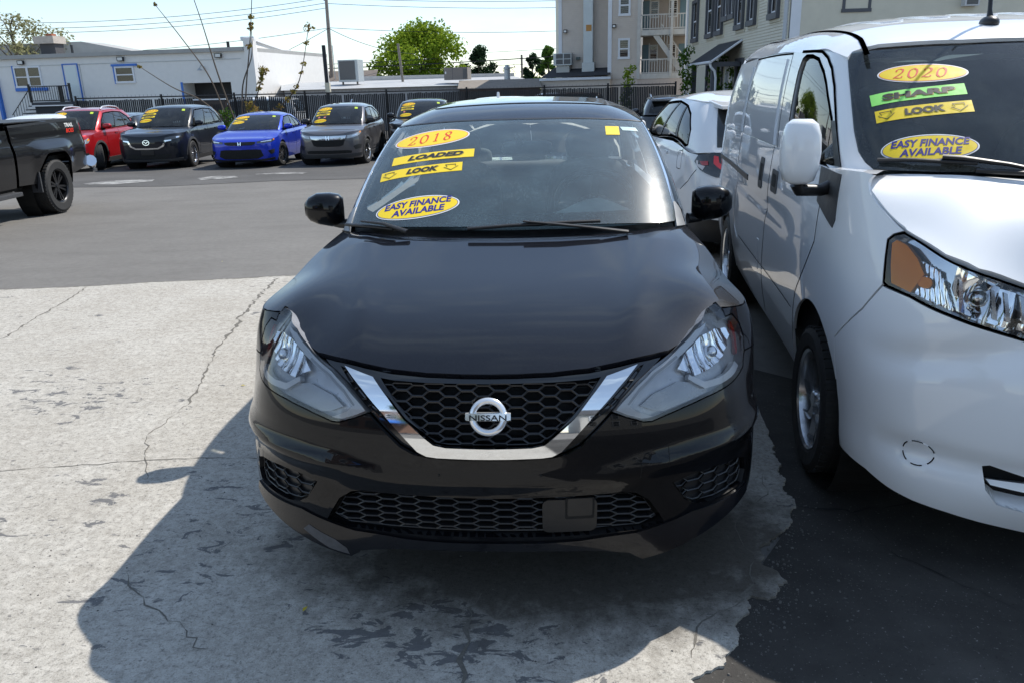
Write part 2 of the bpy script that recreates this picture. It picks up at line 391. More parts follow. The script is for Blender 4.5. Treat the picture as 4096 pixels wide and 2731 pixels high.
# ------------------------------------------------------------------ shared car pieces
def wheel(parent, loc, R, w, style, side=1, rz=0, mats=None, name='wheel', rr=None):
    """rim (the part) with its tyre as sub-part; side=+1 faces +X"""
    rimm, hole = mats or (satin, blackhole); rr = rr or R*.66
    mb = MB(); M = T(loc, rz)@Matrix.Scale(side, 4, (1, 0, 0))
    mb.lathe([(rr*.98, w*.5), (rr*.93, w*.46), (rr*.90, w*.30), (rr*.88, -w*.2), (rr*.95, -w*.45), (rr, -w*.5)], 40, M)
    mb.lathe([(0, -w*.05), (rr*.9, -w*.05)], 30, M, 1)
    mb.lathe([(0, w*.40), (rr*.14, w*.40), (rr*.17, w*.36), (rr*.2, w*.22)], 20, M)
    ns, tw, kind = style
    for k in range(ns):
        a = 2*math.pi*(k+.25)/ns
        if kind == 'twist':   # curved blades
            L = 7; V = []; F = []
            for i in range(L+1):
                r = rr*(.14+.80*i/L); aa = a+tw*(i/L)**1.3; wd = (.10+.26*(i/L))*rr*.55
                cx, sx = math.cos(aa), math.sin(aa)
                for e, hgt in ((-1, .30), (1, .38)): V.append((w*hgt, r*cx-e*wd*sx*.5, r*sx+e*wd*cx*.5))
                V.append((w*.14, r*cx, r*sx))
            for i in range(L):
                b = i*3; F += [(b, b+1, b+4, b+3), (b+1, b+2, b+5, b+4), (b+2, b, b+3, b+5)]
            mb.add(V, F, M)
        else:
            for e in ((-.5, .5) if kind == 'double' else (0,)):
                aa = a+e*tw; b = a+e*tw*1.5
                p0 = (rr*.12*math.cos(aa), rr*.12*math.sin(aa)); p1 = (rr*.93*math.cos(b), rr*.93*math.sin(b))
                d = Vector((p1[0]-p0[0], p1[1]-p0[1])); q = Vector((-d.y, d.x)).normalized()*rr*(.055 if kind == 'double' else .10)
                V = [(w*.36, p0[0]-q.x, p0[1]-q.y), (w*.36, p0[0]+q.x, p0[1]+q.y), (w*.40, p1[0]+q.x*1.1, p1[1]+q.y*1.1), (w*.40, p1[0]-q.x*1.1, p1[1]-q.y*1.1)]
                V += [(v[0]-w*.2, v[1], v[2]) for v in V]
                mb.add(V, [(0, 1, 2, 3), (0, 4, 5, 1), (1, 5, 6, 2), (2, 6, 7, 3), (3, 7, 4, 0)], M)
    o = mb.build(name, [rimm, hole], parent, smooth=35)
    tb = MB(); ww = w*.5
    tb.lathe([(rr*.97, ww*.92), (rr*1.04, ww*1.04), (R*.90, ww*1.10), (R*.965, ww*.98), (R*.99, ww*.84), (R*.992, ww*.5), (R*.985, ww*.49), (R*.985, ww*.44), (R, ww*.43), (R, ww*.04), (R*.985, ww*.03), (R*.985, -ww*.03), (R, -ww*.04), (R, -ww*.43), (R*.985, -ww*.44), (R*.985, -ww*.49), (R*.992, -ww*.5), (R*.99, -ww*.84), (R*.965, -ww*.98), (R*.90, -ww*1.1), (rr*1.04, -ww*1.04), (rr*.97, -ww*.92)], 48, M)
    nb = 44
    for k in range(nb):   # tread blocks
        a = 2*math.pi*k/nb
        for e in (-1, 1):
            Mb = M@Matrix.Rotation(a+(.5*e*math.pi/nb), 4, 'X')
            tb.box((e*ww*.80, 0, R*.985), (ww*.34, R*.085, R*.03), Mb)
    tb.build('tyre', rubber, o, smooth=30)
    return o
def text_mesh(txt, size=1., shear=0., bold=0., width=1.):
    cu = bpy.data.curves.new('lettering', 'FONT'); cu.body = txt; cu.size = size; cu.shear = shear; cu.offset = bold; cu.align_x = 'CENTER'; cu.align_y = 'CENTER'; cu.resolution_u = 3
    o = bpy.data.objects.new('lettering', cu); me = bpy.data.meshes.new_from_object(o)
    V = [(v.co.x*width, v.co.y) for v in me.vertices]; F = [tuple(p.vertices) for p in me.polygons]
    bpy.data.objects.remove(o); bpy.data.curves.remove(cu); bpy.data.meshes.remove(me); return V, F
def on_surf(surf, uv0, pts, ang=0., sx=1., sy=1., off=.002, skew=0.):
    """lay flat points (metres) on a surface round uv0, following its curvature"""
    u, v = uv0; e = 1e-3
    P0, N0 = surf.pn(np.array([u]), np.array([v])); P0, N0 = P0[0], N0[0]
    e1 = (surf.p(np.array([u+e]), np.array([v]))-surf.p(np.array([u-e]), np.array([v])))[0]; e1 /= np.linalg.norm(e1)
    e2 = np.cross(N0, e1); ca, sa = math.cos(ang), math.sin(ang)
    p = np.array([(q[0]*sx+q[1]*skew, q[1]*sy) for q in pts], float); a = p[:, 0]*ca-p[:, 1]*sa; b = p[:, 0]*sa+p[:, 1]*ca
    Q = P0+a[:, None]*e1+b[:, None]*e2; U = np.full(len(p), u, float); W = np.full(len(p), v, float)
    for _ in range(14):
        P = surf.p(U, W); du = (surf.p(U+e, W)-P)/e; dv = (surf.p(U, W+e)-P)/e; r = Q-P
        A = (du*du).sum(1); B = (du*dv).sum(1); C = (dv*dv).sum(1); g1 = (du*r).sum(1); g2 = (dv*r).sum(1); D = A*C-B*B+1e-12
        U = U+(C*g1-B*g2)/D; W = W+(A*g2-B*g1)/D
    P, N = surf.pn(U, W); return P+N*off, N
def refine(V, F, maxlen):
    """split long edges so flat print can bend with the glass"""
    bm = bmesh.new(); vs = [bm.verts.new((*v, 0)) for v in V]
    for f in F:
        try: bm.faces.new([vs[i] for i in f])
        except ValueError: pass
    bmesh.ops.triangulate(bm, faces=bm.faces)
    for _ in range(3):
        es = [e for e in bm.edges if e.calc_length() > maxlen]
        if not es: break
        bmesh.ops.subdivide_edges(bm, edges=es, cuts=1, use_grid_fill=False); bmesh.ops.triangulate(bm, faces=[f for f in bm.faces if len(f.verts) > 3])
    bm.verts.index_update(); V = [(v.co.x, v.co.y) for v in bm.verts]; F = [tuple(v.index for v in f.verts) for f in bm.faces]; bm.free(); return V, F
def decal(name, surf, uv, V, F, m, parent, off, maxlen=.05, label=None, **kw):
    V, F = refine(V, F, maxlen); P, N = on_surf(surf, uv, V, off=off, **kw)
    Fo = []
    for f in F:
        a, b, c = (P[f[0]], P[f[1]], P[f[2]]); Fo.append(f if np.dot(np.cross(b-a, c-a), N[f[0]]) > 0 else f[::-1])
    return put(name, mesh(name, P, Fo, N), m, parent, label)
def nib(strokes, thin, thick, ang=RAD(20)):
    """strokes (polylines) drawn with a broad pen: thick and thin like italic figures"""
    V = []; F = []
    for st in strokes:
        p = smoothpoly(st, 6, False); n = len(p)
        for i in range(n):
            t = p[min(i+1, n-1)]-p[max(i-1, 0)]; t = t/(np.linalg.norm(t)+1e-9); q = np.array([-t[1], t[0]])
            k = abs(q[0]*math.cos(ang)+q[1]*math.sin(ang)); w = thin+(thick-thin)*k**1.5
            V += [tuple(p[i]+q*w), tuple(p[i]-q*w)]
        b = len(V)-2*n; F += [(b+2*i, b+2*i+1, b+2*i+3, b+2*i+2) for i in range(n-1)]
    return V, F
DIG = {'2': [[(.12, .72), (.16, .9), (.36, 1), (.58, .92), (.62, .72), (.5, .5), (.25, .22), (.05, .02)], [(.05, .04), (.25, .07), (.45, .03), (.62, .06), (.68, .2)]],
       '0': [[(.36, 1), (.12, .82), (.06, .5), (.12, .18), (.36, 0), (.6, .18), (.66, .5), (.6, .82), (.36, 1)]],
       '1': [[(.2, .84), (.34, .9), (.42, 1)], [(.41, 1), (.41, .5), (.41, .02)], [(.22, .02), (.41, .03), (.6, .02)]],
       '8': [[(.36, 1), (.16, .9), (.14, .72), (.34, .54), (.56, .36), (.58, .14), (.36, 0), (.14, .12), (.14, .34), (.38, .52), (.56, .68), (.56, .9), (.36, 1)]],
       '9': [[(.62, .66), (.36, .46), (.12, .58), (.12, .86), (.36, 1), (.6, .86), (.62, .55), (.5, .2), (.2, .0)]],
       '3': [[(.12, .8), (.3, 1), (.56, .9), (.52, .64), (.3, .54)], [(.3, .54), (.58, .44), (.6, .14), (.34, 0), (.1, .14)]]}
def figures(txt, h, slant=.3, adv=.78):
    V = []; F = []; W = adv*len(txt)
    for i, ch in enumerate(txt):
        v, f = nib(DIG[ch], .022, .075); k = len(V)
        V += [((x+i*adv-W/2+(y-.5)*slant)*h, (y-.5)*h) for x, y in v]; F += [tuple(j+k for j in q) for q in f]
    return V, F
st_yellow = M_plain('sticker_yellow', (.86, .62, .015), .35, 0, .04, 60)
st_green = M_plain('sticker_green', (.30, .80, .16), .35, 0, .04, 60)
st_white = M_plain('sticker_white', (.82, .82, .80), .35, 0, .03, 60)
ink_red = M_plain('ink_red', (.72, .03, .01), .4, 0, .05)
ink_black = M_plain('ink_black', (.012, .012, .012), .4, 0, .1)
ink_blue = M_plain('ink_blue', (.02, .015, .22), .4, 0, .1)
ink_shadow = M_plain('ink_shadow', (.42, .32, .06), .4, 0, .1)
def st_oval_year(parent, surf, uv, year, w, ang, skew=0., label=None, asp=.255):
    h = w*asp; E_ = [(0, 0)]+ellipse(w/2, h/2); n = len(E_)-1; fan = [(0, 1+i, 1+(i+1) % n) for i in range(n)]
    o = decal('sticker', surf, uv, E_, fan, st_white, parent, .0072, ang=ang, skew=skew, label=label)
    ring = ellipse(w/2*.965, h/2*.90)+ellipse(w/2*.95, h/2*.86); rf = [(i, (i+1) % 48, 48+(i+1) % 48, 48+i) for i in range(48)]
    decal('border', surf, uv, ring, rf, ink_red, o, .0080, ang=ang, skew=skew)
    E2 = [(0, 0)]+ellipse(w/2*.95, h/2*.86); decal('ground_colour', surf, uv, E2, fan, st_yellow, o, .0080, ang=ang, skew=skew)
    V, F = figures(year, h*.50, .30, 1.05); mx = max(abs(x) for x, y in V); V = [(x*w*.33/mx, y) for x, y in V]
    decal('lettering', surf, uv, V, F, ink_red, o, .0088, ang=ang, skew=skew, maxlen=.03); return o
def st_strip(parent, surf, uv, txt, w, ang, m=None, skew=0., arrows=False, label=None, asp=.115, tx=0., shear=.25, tw=.34):
    h = w*asp; R_ = [(-w/2, -h/2), (w/2, -h/2), (w/2, h/2), (-w/2, h/2)]
    o = decal('sticker', surf, uv, R_, [(0, 1, 2, 3)], m or st_yellow, parent, .0072, ang=ang, skew=skew, label=label, maxlen=.06)
    V, F = text_mesh(txt, h*.90, shear, .045*h, 1.0); mx = max(abs(x) for x, y in V); my = max(abs(y) for x, y in V); V = [(x*w*tw/mx+tx*w, y*h*.31/my) for x, y in V]
    decal('letter_shadow', surf, uv, [(x+h*.05, y-h*.05) for x, y in V], F, ink_shadow, o, .0080, ang=ang, skew=skew)
    decal('lettering', surf, uv, V, F, ink_black, o, .0088, ang=ang, skew=skew)
    if arrows:
        for sx in (-1, 1):
            a = [(-.5, .34), (.28, .34), (.28, .08), (.5, .08), (-.05, -.42), (-.62, .0), (-.36, .02)]
            a = [(.55*h*q[0]*1.5+sx*w*.375, q[1]*h*.9) for q in a]; b = [((x-sx*w*.375)*.86+sx*w*.375, y*.82) for x, y in a]
            n = len(a); decal('arrow', surf, uv, a+b, [(i, (i+1) % n, n+(i+1) % n, n+i) for i in range(n)], ink_black, o, .0088, ang=ang, skew=skew)
    return o
def st_oval_text(parent, surf, uv, l1, l2, w, ang, skew=0., label=None, asp=.30):
    h = w*asp; E_ = [(0, 0)]+ellipse(w/2, h/2); n = len(E_)-1; fan = [(0, 1+i, 1+(i+1) % n) for i in range(n)]
    o = decal('sticker', surf, uv, E_, fan, st_white, parent, .0072, ang=ang, skew=skew, label=label)
    ring = ellipse(w/2*.97, h/2*.92)+ellipse(w/2*.955, h/2*.885); rf = [(i, (i+1) % 48, 48+(i+1) % 48, 48+i) for i in range(48)]
    decal('border', surf, uv, ring, rf, ink_blue, o, .0080, ang=ang, skew=skew)
    decal('ground_colour', surf, uv, [(0, 0)]+ellipse(w/2*.955, h/2*.885), fan, st_yellow, o, .0080, ang=ang, skew=skew)
    for txt, dy in ((l1, .17), (l2, -.17)):
        V, F = text_mesh(txt, h*.36, .28, .012*h, 1.0); mx = max(abs(x) for x, y in V); tgt = w*(.42 if dy > 0 else .33); V = [(x*tgt/mx, y+dy*h) for x, y in V]
        decal('lettering', surf, uv, V, F, ink_blue, o, .0088, ang=ang, skew=skew)
    return o
def seam(name, surf, pts, parent, w=.005, m=None, off=.0008, closed=False, res=.02):
    """a narrow dark shut line lying on a panel"""
    p = np.array(pts, float); n = len(p); V = []; F = []
    q = []
    for i in range(n if closed else n-1):
        a, b = p[i], p[(i+1) % n]; k = max(1, int(np.linalg.norm(b-a)/res))
        for j in range(k): q.append(a+(b-a)*j/k)
    if not closed: q.append(p[-1])
    q = np.array(q); P, N = surf.pn(q[:, 0], q[:, 1]); m_ = len(q)
    for i in range(m_):
        t = (P[(i+1) % m_] if closed else P[min(i+1, m_-1)])-(P[i-1] if closed else P[max(i-1, 0)]); d = np.cross(N[i], t); d /= np.linalg.norm(d)+1e-12
        V += [P[i]+d*w/2+N[i]*off, P[i]-d*w/2+N[i]*off]
    for i in range(m_ if closed else m_-1):
        j = (i+1) % m_; F.append((2*i, 2*j, 2*j+1, 2*i+1))
    return put(name, mesh(name, V, F, np.repeat(N, 2, 0)), m or blackhole, parent)
def hexmesh(name, surf, poly, w, h, m, parent, off=0., depth=.02, bar=.10, phase=(0, 0), skew=0.):
    """honeycomb bars inside a convex outline"""
    P = np.array(poly); lo, hi = P.min(0), P.max(0); cen = P.mean(0)
    def clip(sub):
        A = list(P) if sum(P[i][0]*P[(i+1) % len(P)][1]-P[(i+1) % len(P)][0]*P[i][1] for i in range(len(P))) > 0 else list(P[::-1])
        for i in range(len(A)):
            a, b = A[i], A[(i+1) % len(A)]; out = []; sd = lambda q: (b[0]-a[0])*(q[1]-a[1])-(b[1]-a[1])*(q[0]-a[0])
            for j in range(len(sub)):
                p, q = sub[j-1], sub[j]; sp, sq = sd(p), sd(q)
                if (sp >= 0) != (sq >= 0): k = sp/(sp-sq); out.append(p+(q-p)*k)
                if sq >= 0: out.append(q)
            sub = out
            if len(sub) < 3: return None
        return sub
    V = []; F = []; U3 = []; D3 = []; nx = int((hi[0]-lo[0])/(.75*w))+3; ny = int((hi[1]-lo[1])/h)+3
    for i in range(-2, nx):
        for j in range(-2, ny):
            c = np.array([lo[0]+phase[0]+i*.75*w, lo[1]+phase[1]+(j+(.5 if i % 2 else 0))*h]); c[1] += skew*(c[0]-cen[0])
            hx = [c+np.array([w*.5*a, h*.5*b]) for a, b in ((1, 0), (.5, 1), (-.5, 1), (-1, 0), (-.5, -1), (.5, -1))]
            r = clip(hx)
            if r is None: continue
            r = np.array(r); g = r.mean(0)
            ext = r.max(0)-r.min(0)
            if ext[0] < .15*w or ext[1] < .15*h: continue
            inn = g+(r-g)*(1-np.minimum(.6, bar*np.array([w, w])/np.maximum(ext, 1e-4)*.5*2)); k = len(U3); n = len(r)
            U3 += list(r)+list(inn)+list(inn); D3 += [off]*n+[off-.002]*n+[off-depth]*n
            for q in range(n):
                q2 = (q+1) % n; F += [(k+q, k+q2, k+n+q2, k+n+q), (k+n+q, k+n+q2, k+2*n+q2, k+2*n+q)]
    U3 = np.array(U3); Pp, N = surf.pn(U3[:, 0], U3[:, 1]); Pp = Pp+N*np.array(D3)[:, None]
    me = mesh(name, Pp, F, None, False); return put(name, me, m, parent)
# ================================================================== ground
def gz(y): return -.022*max(0., min(y, 34.)-4.5)
def M_concrete():
    t = NT('old_concrete'); v = t.coord('Object')
    fine = t.noise(v, 190, 4, .8); mid = t.noise(v, 22, 5, .65); big = t.noise(v, 2.2, 4, .6)
    c = t.mix(t.ramp(big, [(.3, 0), (.7, 1)]), (.42, .39, .34), (.53, .505, .455))
    c = t.mix(t.ramp(mid, [(.35, .55), (.65, 0)]), c, (.22, .20, .17))
    agg = t.ramp(fine, [(.34, 1), (.45, 0)]); c = t.mix(t.math('MULTIPLY', agg, .80), c, (.10, .094, .085))
    lt = t.ramp(fine, [(.56, 0), (.66, 1)]); c = t.mix(t.math('MULTIPLY', lt, .5), c, (.62, .60, .56))
    g1 = t.noise(v, 62, 4, .75); c = t.mix(t.ramp(g1, [(.33, .75), (.47, 0)]), c, (.135, .125, .11)); c = t.mix(t.ramp(g1, [(.56, 0), (.70, .55)]), c, (.58, .56, .51))
    vz = t.coord('Object', (1.0, 3.0, 1), (0, 0, RAD(15))); g2 = t.noise(vz, 30, 5, .7); c = t.mix(t.ramp(g2, [(.28, .6), (.42, 0)]), c, (.19, .178, .155))
    # tar and rubber scabs left by an old coating: streaky, sharp-edged
    vs = t.coord('Object', (1.0, 2.0, 1), (0, 0, RAD(18))); n1 = t.noise(vs, 8.5, 9, .68, .8); n2 = t.noise(v, .9, 3)
    thr = t.math('ADD', n1, t.math('MULTIPLY', t.math('SUBTRACT', n2, .5), .55)); sq = t.n('SeparateXYZ'); t.l(v, sq.inputs[0]); ax = t.math('DIVIDE', t.math('ADD', sq.outputs[0], .22), .48); ay = t.math('DIVIDE', t.math('ADD', sq.outputs[1], .06), .20)
    near = t.ramp(t.math('ADD', t.math('MULTIPLY', ax, ax), t.math('MULTIPLY', ay, ay)), [(.1, .13), (.95, 0)]); thr = t.math('ADD', thr, near); scab = t.ramp(thr, [(.640, 0), (.655, 1)])
    vs2 = t.coord('Object', (1.0, 2.4, 1), (0, 0, RAD(12))); n3 = t.noise(vs2, 26, 4, .6, .3); sm = t.ramp(n3, [(.655, 0), (.675, 1)])
    allsc = t.math('MAXIMUM', scab, t.math('MULTIPLY', sm, .8)); c = t.mix(t.math('MULTIPLY', allsc, .85), c, (.105, .105, .11))
    # oil drips where engines stand, plus bumper shade put into the colour
    sp = t.n('SeparateXYZ'); t.l(v, sp.inputs[0])
    dx = t.math('DIVIDE', t.math('SUBTRACT', sp.outputs[0], .22), 1.05); dy = t.math('DIVIDE', t.math('SUBTRACT', sp.outputs[1], .46), .56)
    r = t.math('ADD', t.math('MULTIPLY', dx, dx), t.math('MULTIPLY', dy, dy)); r = t.math('ADD', r, t.math('MULTIPLY', t.math('SUBTRACT', t.noise(v, 9, 5, .65), .5), 1.5))
    oil_shade = t.ramp(t.math('MULTIPLY', r, .4), [(.18, 1), (.52, 0)]); c = t.mix(t.math('MULTIPLY', oil_shade, .86), c, (.045, .038, .030))
    h = t.math('ADD', t.math('MULTIPLY', fine, .5), t.math('MULTIPLY', mid, .8)); h = t.math('SUBTRACT', h, t.math('MULTIPLY', allsc, -.25))
    return t.done(t.pbr(c, .88, 0, t.bump(h, .55, .006), spec=.25))
def M_asphalt(name, lo, hi, gravel=.5, scale=1.):
    t = NT(name); v = t.coord('Object'); fine = t.noise(v, 230*scale, 3, .7); mid = t.noise(v, 16*scale, 4, .6); big = t.noise(v, .55, 5, .62)
    c = t.mix(t.ramp(big, [(.3, 0), (.72, 1)]), lo, hi); c = t.mix(t.ramp(mid, [(.35, .35), (.6, 0)]), c, [q*.72 for q in lo])
    st = t.ramp(fine, [(.64, 0), (.73, 1)]); c = t.mix(t.math('MULTIPLY', st, gravel), c, [min(1, q*2.6+.03) for q in hi]); pit = t.ramp(fine, [(.28, 1), (.38, 0)]); c = t.mix(t.math('MULTIPLY', pit, .6), c, [q*.4 for q in lo])
    vs = t.coord('Object', (1, 3, 1), (0, 0, RAD(-14))); tr = t.ramp(t.noise(vs, .8, 4), [(.50, 0), (.75, .5)]); c = t.mix(tr, c, [q*.78 for q in lo])
    return t.done(t.pbr(c, .9, 0, t.bump(t.math('ADD', fine, mid), .5, .006), spec=.25))
def worn_paint():
    t = NT('worn_white_paint'); v = t.coord('Object'); n = t.noise(v, 5, 6, .7); f = t.noise(v, 120, 2); c = t.mix(t.ramp(n, [(.42, 0), (.60, 1)]), (.11, .107, .102), (.36, .355, .34)); c = t.mix(t.ramp(f, [(.3, .5), (.45, 0)]), c, (.10, .10, .095)); return t.done(t.pbr(c, .9))
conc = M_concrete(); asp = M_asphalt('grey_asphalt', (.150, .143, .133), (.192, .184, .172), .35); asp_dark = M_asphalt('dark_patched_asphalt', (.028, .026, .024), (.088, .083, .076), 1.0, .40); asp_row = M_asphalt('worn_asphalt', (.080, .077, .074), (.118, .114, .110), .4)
def ground():
    ys = [-60, -20, -4, 4.5, 6, 8, 12, 16, 20, 25, 30, 34, 40, 60, 120, 600]; xs = [-600, -120, -60, -30, -15, 0, 15, 30, 60, 120, 600]
    V = [(x, y, gz(y)-.014) for y in ys for x in xs]; n = len(xs)
    put('ground', mesh('ground', V, [(j*n+i, j*n+i+1, (j+1)*n+i+1, (j+1)*n+i) for j in range(len(ys)-1) for i in range(n-1)], None, False), asp, kind='structure')
    # darker worn strip where the row of cars stands
    pts = [(-34, 14.9), (-14, 14.75), (-10.4, 14.6), (-8.1, 14.4), (-6, 15.2), (-3, 15.3), (3, 15.6), (12, 15.5), (12, 31), (-34, 31)]
    b = MB(); yy = [14.9, 18, 22, 26, 31]
    rows = []
    front = [(-34, 14.9), (-24, 14.9), (-14, 14.75), (-10.4, 14.6), (-8.1, 14.4), (-6, 15.2), (-3, 15.3), (3, 15.6), (12, 15.5)]
    V = []
    for k in range(5):
        for x, y in front: q = y+(31-y)*k/4; V.append((x, q, gz(q)-.008))
    n = len(front); put('parking_strip', mesh('parking_strip', V, [(j*n+i, j*n+i+1, (j+1)*n+i+1, (j+1)*n+i) for j in range(4) for i in range(n-1)], None, False), asp_row, kind='structure')
    for P in ([(-10.5, 15.35), (-10.33, 15.97), (-9.87, 16.17), (-9.26, 16.19), (-9.07, 15.7), (-9.54, 15.05), (-10.21, 15.1)], [(-8.3, 16.28), (-8.07, 16.86), (-7.56, 16.74), (-7.3, 16.3), (-7.55, 15.96), (-7.98, 15.81)], [(-7.25, 17.2), (-6.84, 17.44), (-6.0, 17.4), (-6.0, 17.0), (-6.7, 17.06), (-7.13, 16.97)]):
        t = MATS.get('worn_white_paint') or worn_paint()
        put('painted_marking', mesh('painted_marking', [(x, y, gz(y)-.003) for x, y in P], [tuple(range(len(P)))], None, False), t, kind='structure')
    # concrete apron the sedan stands on; its right side has broken away
    R = [(1.30, 4.95), (1.27, 3.6), (1.22, 2.4), (1.20, 1.75), (1.19, 1.48), (1.17, 1.38), (1.17, 1.29), (1.15, 1.17), (1.15, 1.08), (1.12, 1.01), (1.14, .95), (1.10, .85), (1.12, .80), (1.12, .73), (1.08, .68), (1.07, .61), (1.01, .53), (.95, .46), (.91, .43), (.91, .37), (.89, .33), (.90, .31), (.93, .29), (.95, .23), (.91, .17), (.87, .13), (.82, .14), (.80, .11), (.79, .07), (.77, .04), (.74, .0), (.73, -.07), (.70, -.12), (.67, -.18), (.64, -.20), (.60, -.22), (.57, -.25), (.56, -.29), (.5, -.5), (.4, -1.2), (.3, -6)]
    rnd = random.Random(3); RR = []
    for i in range(len(R)-1):
        a, b_ = Vector(R[i]), Vector(R[i+1]); k = max(1, int((b_-a).length/.010)) if 4 < i < 37 else 4; bias = rnd.uniform(-.010, .010)
        for j in range(k): p = a+(b_-a)*j/k; RR.append((p.x+bias*math.sin(math.pi*j/k)+rnd.uniform(-.006, .006), p.y+rnd.uniform(-.004, .004)))
    back = [(-14, 4.15), (-8, 4.3), (-4.72, 4.43), (-4.04, 4.5), (-3.53, 4.63), (-2.97, 4.71), (-2.62, 4.77), (-2.39, 4.83), (-1, 4.9), (1.3, 4.95)]
    bk = []
    for i in range(len(back)-1):
        a, b_ = Vector(back[i]), Vector(back[i+1]); k = max(1, int((b_-a).length/.06))
        for j in range(k): p = a+(b_-a)*j/k; bk.append((p.x, p.y+rnd.uniform(-.016, .016)))
    poly = bk+RR+[(.3, -6), (-14, -6)]
    b = MB(); b.prism(poly[::-1], 0., -.05, axes='xy'); slab = b.build('concrete_apron', conc, kind='structure')
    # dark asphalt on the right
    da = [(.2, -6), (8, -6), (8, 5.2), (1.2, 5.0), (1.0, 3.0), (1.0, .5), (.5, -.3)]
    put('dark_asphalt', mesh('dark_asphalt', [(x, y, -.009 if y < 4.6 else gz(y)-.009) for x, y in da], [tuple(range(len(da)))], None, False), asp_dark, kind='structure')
    # cracks: narrow, ragged, dark fissures
    ck = M_plain('crack_dirt', (.13, .12, .103), .95, 0, .5, 90)
    def crack(pts, w, jag=.012, off=.0015, parent=slab, seed=0, m=ck):
        r = random.Random(seed+len(pts)); q = []
        for i in range(len(pts)-1):
            a, b_ = Vector(pts[i]), Vector(pts[i+1]); k = max(2, int((b_-a).length/.035))
            for j in range(k): q.append(a+(b_-a)*j/k+Vector((r.uniform(-jag, jag), r.uniform(-jag, jag))))
        q.append(Vector(pts[-1])); V = []; F = []
        for i, p in enumerate(q):
            t = (q[min(i+1, len(q)-1)]-q[max(i-1, 0)]).normalized(); n_ = Vector((-t.y, t.x)); e = min(i, len(q)-1-i)/3; ww = w*.7*r.uniform(.15, 1.6)*min(1, .25+e)
            V += [(p.x+n_.x*ww, p.y+n_.y*ww, off), (p.x-n_.x*ww*r.uniform(.3, 1), p.y-n_.y*ww, off)]
        F = [(2*i, 2*i+1, 2*i+3, 2*i+2) for i in range(len(q)-1)]
        return put('crack', mesh('crack', V, F, None, False), m, parent)
    crack([(-3.96, 4.48), (-3.9, 4.2), (-3.85, 3.96), (-3.82, 3.72), (-3.78, 3.45), (-3.73, 3.2), (-3.69, 3.04), (-3.8, 2.5), (-4.2, 1.9)], .010)
    crack([(-2.34, 4.75), (-2.28, 4.1), (-2.21, 3.75), (-2.18, 3.44), (-2.09, 3.08), (-2.07, 2.9)], .016, .022); crack([(-2.07, 2.9), (-2.03, 2.66), (-1.96, 2.41), (-1.9, 2.18), (-1.86, 2.03), (-1.83, 1.88), (-1.8, 1.77)], .010); crack([(-1.8, 1.77), (-1.81, 1.63), (-1.81, 1.53), (-1.82, 1.45), (-1.83, 1.37), (-1.76, 1.25), (-1.7, 1.11), (-1.63, 1.0), (-1.59, .91)], .004)
    crack([(-2.6, .95), (-2.31, .99), (-2.21, 1.01), (-2.05, 1.04), (-1.89, 1.06), (-1.79, 1.09), (-1.69, 1.1), (-1.56, 1.12), (-1.38, 1.13), (-1.0, 1.12)], .0035, .006)
    crack([(-1.31, .23), (-1.25, .15), (-1.18, .08), (-1.1, .02), (-1.03, -.02), (-.97, -.08), (-.93, -.1), (-.9, -.14), (-.84, -.16)], .004, .018); crack([(-.07, .12), (-.07, .05), (-.08, -.03), (-.08, -.1), (-.08, -.19), (-.08, -.32)], .010, .022)
    crack([(1.05, .98), (1.04, .9), (1.03, .81), (.98, .76), (.9, .68), (.86, .59), (.85, .52), (.86, .43), (.89, .36)], .003, .008); crack([(.87, .34), (.85, .26), (.81, .17), (.78, .12), (.7, .05), (.64, 0), (.61, -.04), (.6, -.11), (.58, -.16)], .006)
    crack([(1.12, .73), (1.19, .72), (1.3, .71), (1.32, .69), (1.4, .72), (1.49, .73), (1.62, .78), (1.9, .8)], .009, .008, -.006, None, m=M_plain('crack_tar', (.010, .010, .010), .9)); crack([(1.32, .69), (1.33, .55), (1.36, .42), (1.5, .25), (1.62, .1)], .003, .01, -.006, None, m=MATS['crack_tar'])
    crack([(-14, 4.15), (-8, 4.3), (-4.72, 4.43), (-4.04, 4.5), (-3.53, 4.63), (-2.97, 4.71), (-2.62, 4.77), (-2.39, 4.83), (-1, 4.9)], .012, .012)
    for o in [o for o in bpy.data.objects if o.name.startswith('crack') and o.parent is None]: o['kind'] = 'structure'
    # loose stones along the broken edge and on the dark asphalt
    b = MB(); r = random.Random(11)
    def stone(x, y, z, s):
        V = [(x+s*math.cos(k*1.26+r.random()*.5)*r.uniform(.7, 1.1), y+s*math.sin(k*1.26+r.random()*.5)*r.uniform(.7, 1.1), z) for k in range(5)]+[(x+s*.5*math.cos(k*1.26), y+s*.5*math.sin(k*1.26), z+s*r.uniform(.5, .8)) for k in range(5)]
        b.add(V, [(k, (k+1) % 5, 5+(k+1) % 5, 5+k) for k in range(5)]+[(5, 6, 7, 8, 9)])
    for _ in range(260):
        p = R[r.randrange(14, 36)]; stone(p[0]+abs(r.gauss(0, .08))-.01, p[1]+r.gauss(0, .05), -.009, r.choice((.0012, .0015, .002, .002, .003, .004, .006)))
    for _ in range(90): stone(r.uniform(.65, 2.2), r.uniform(-.3, 1.2), -.009, r.choice((.0015, .002, .0025, .003, .005)))
    for _ in range(160): stone(r.uniform(-2.2, .6), r.uniform(-.3, 1.6), 0, r.choice((.0015, .002, .003, .004)))
    b.build('gravel', M_plain('pale_gravel', (.10, .096, .088), .9, 0, .5, 8), label='loose pale grit along the broken edge of the concrete', cat='gravel', kind='stuff')
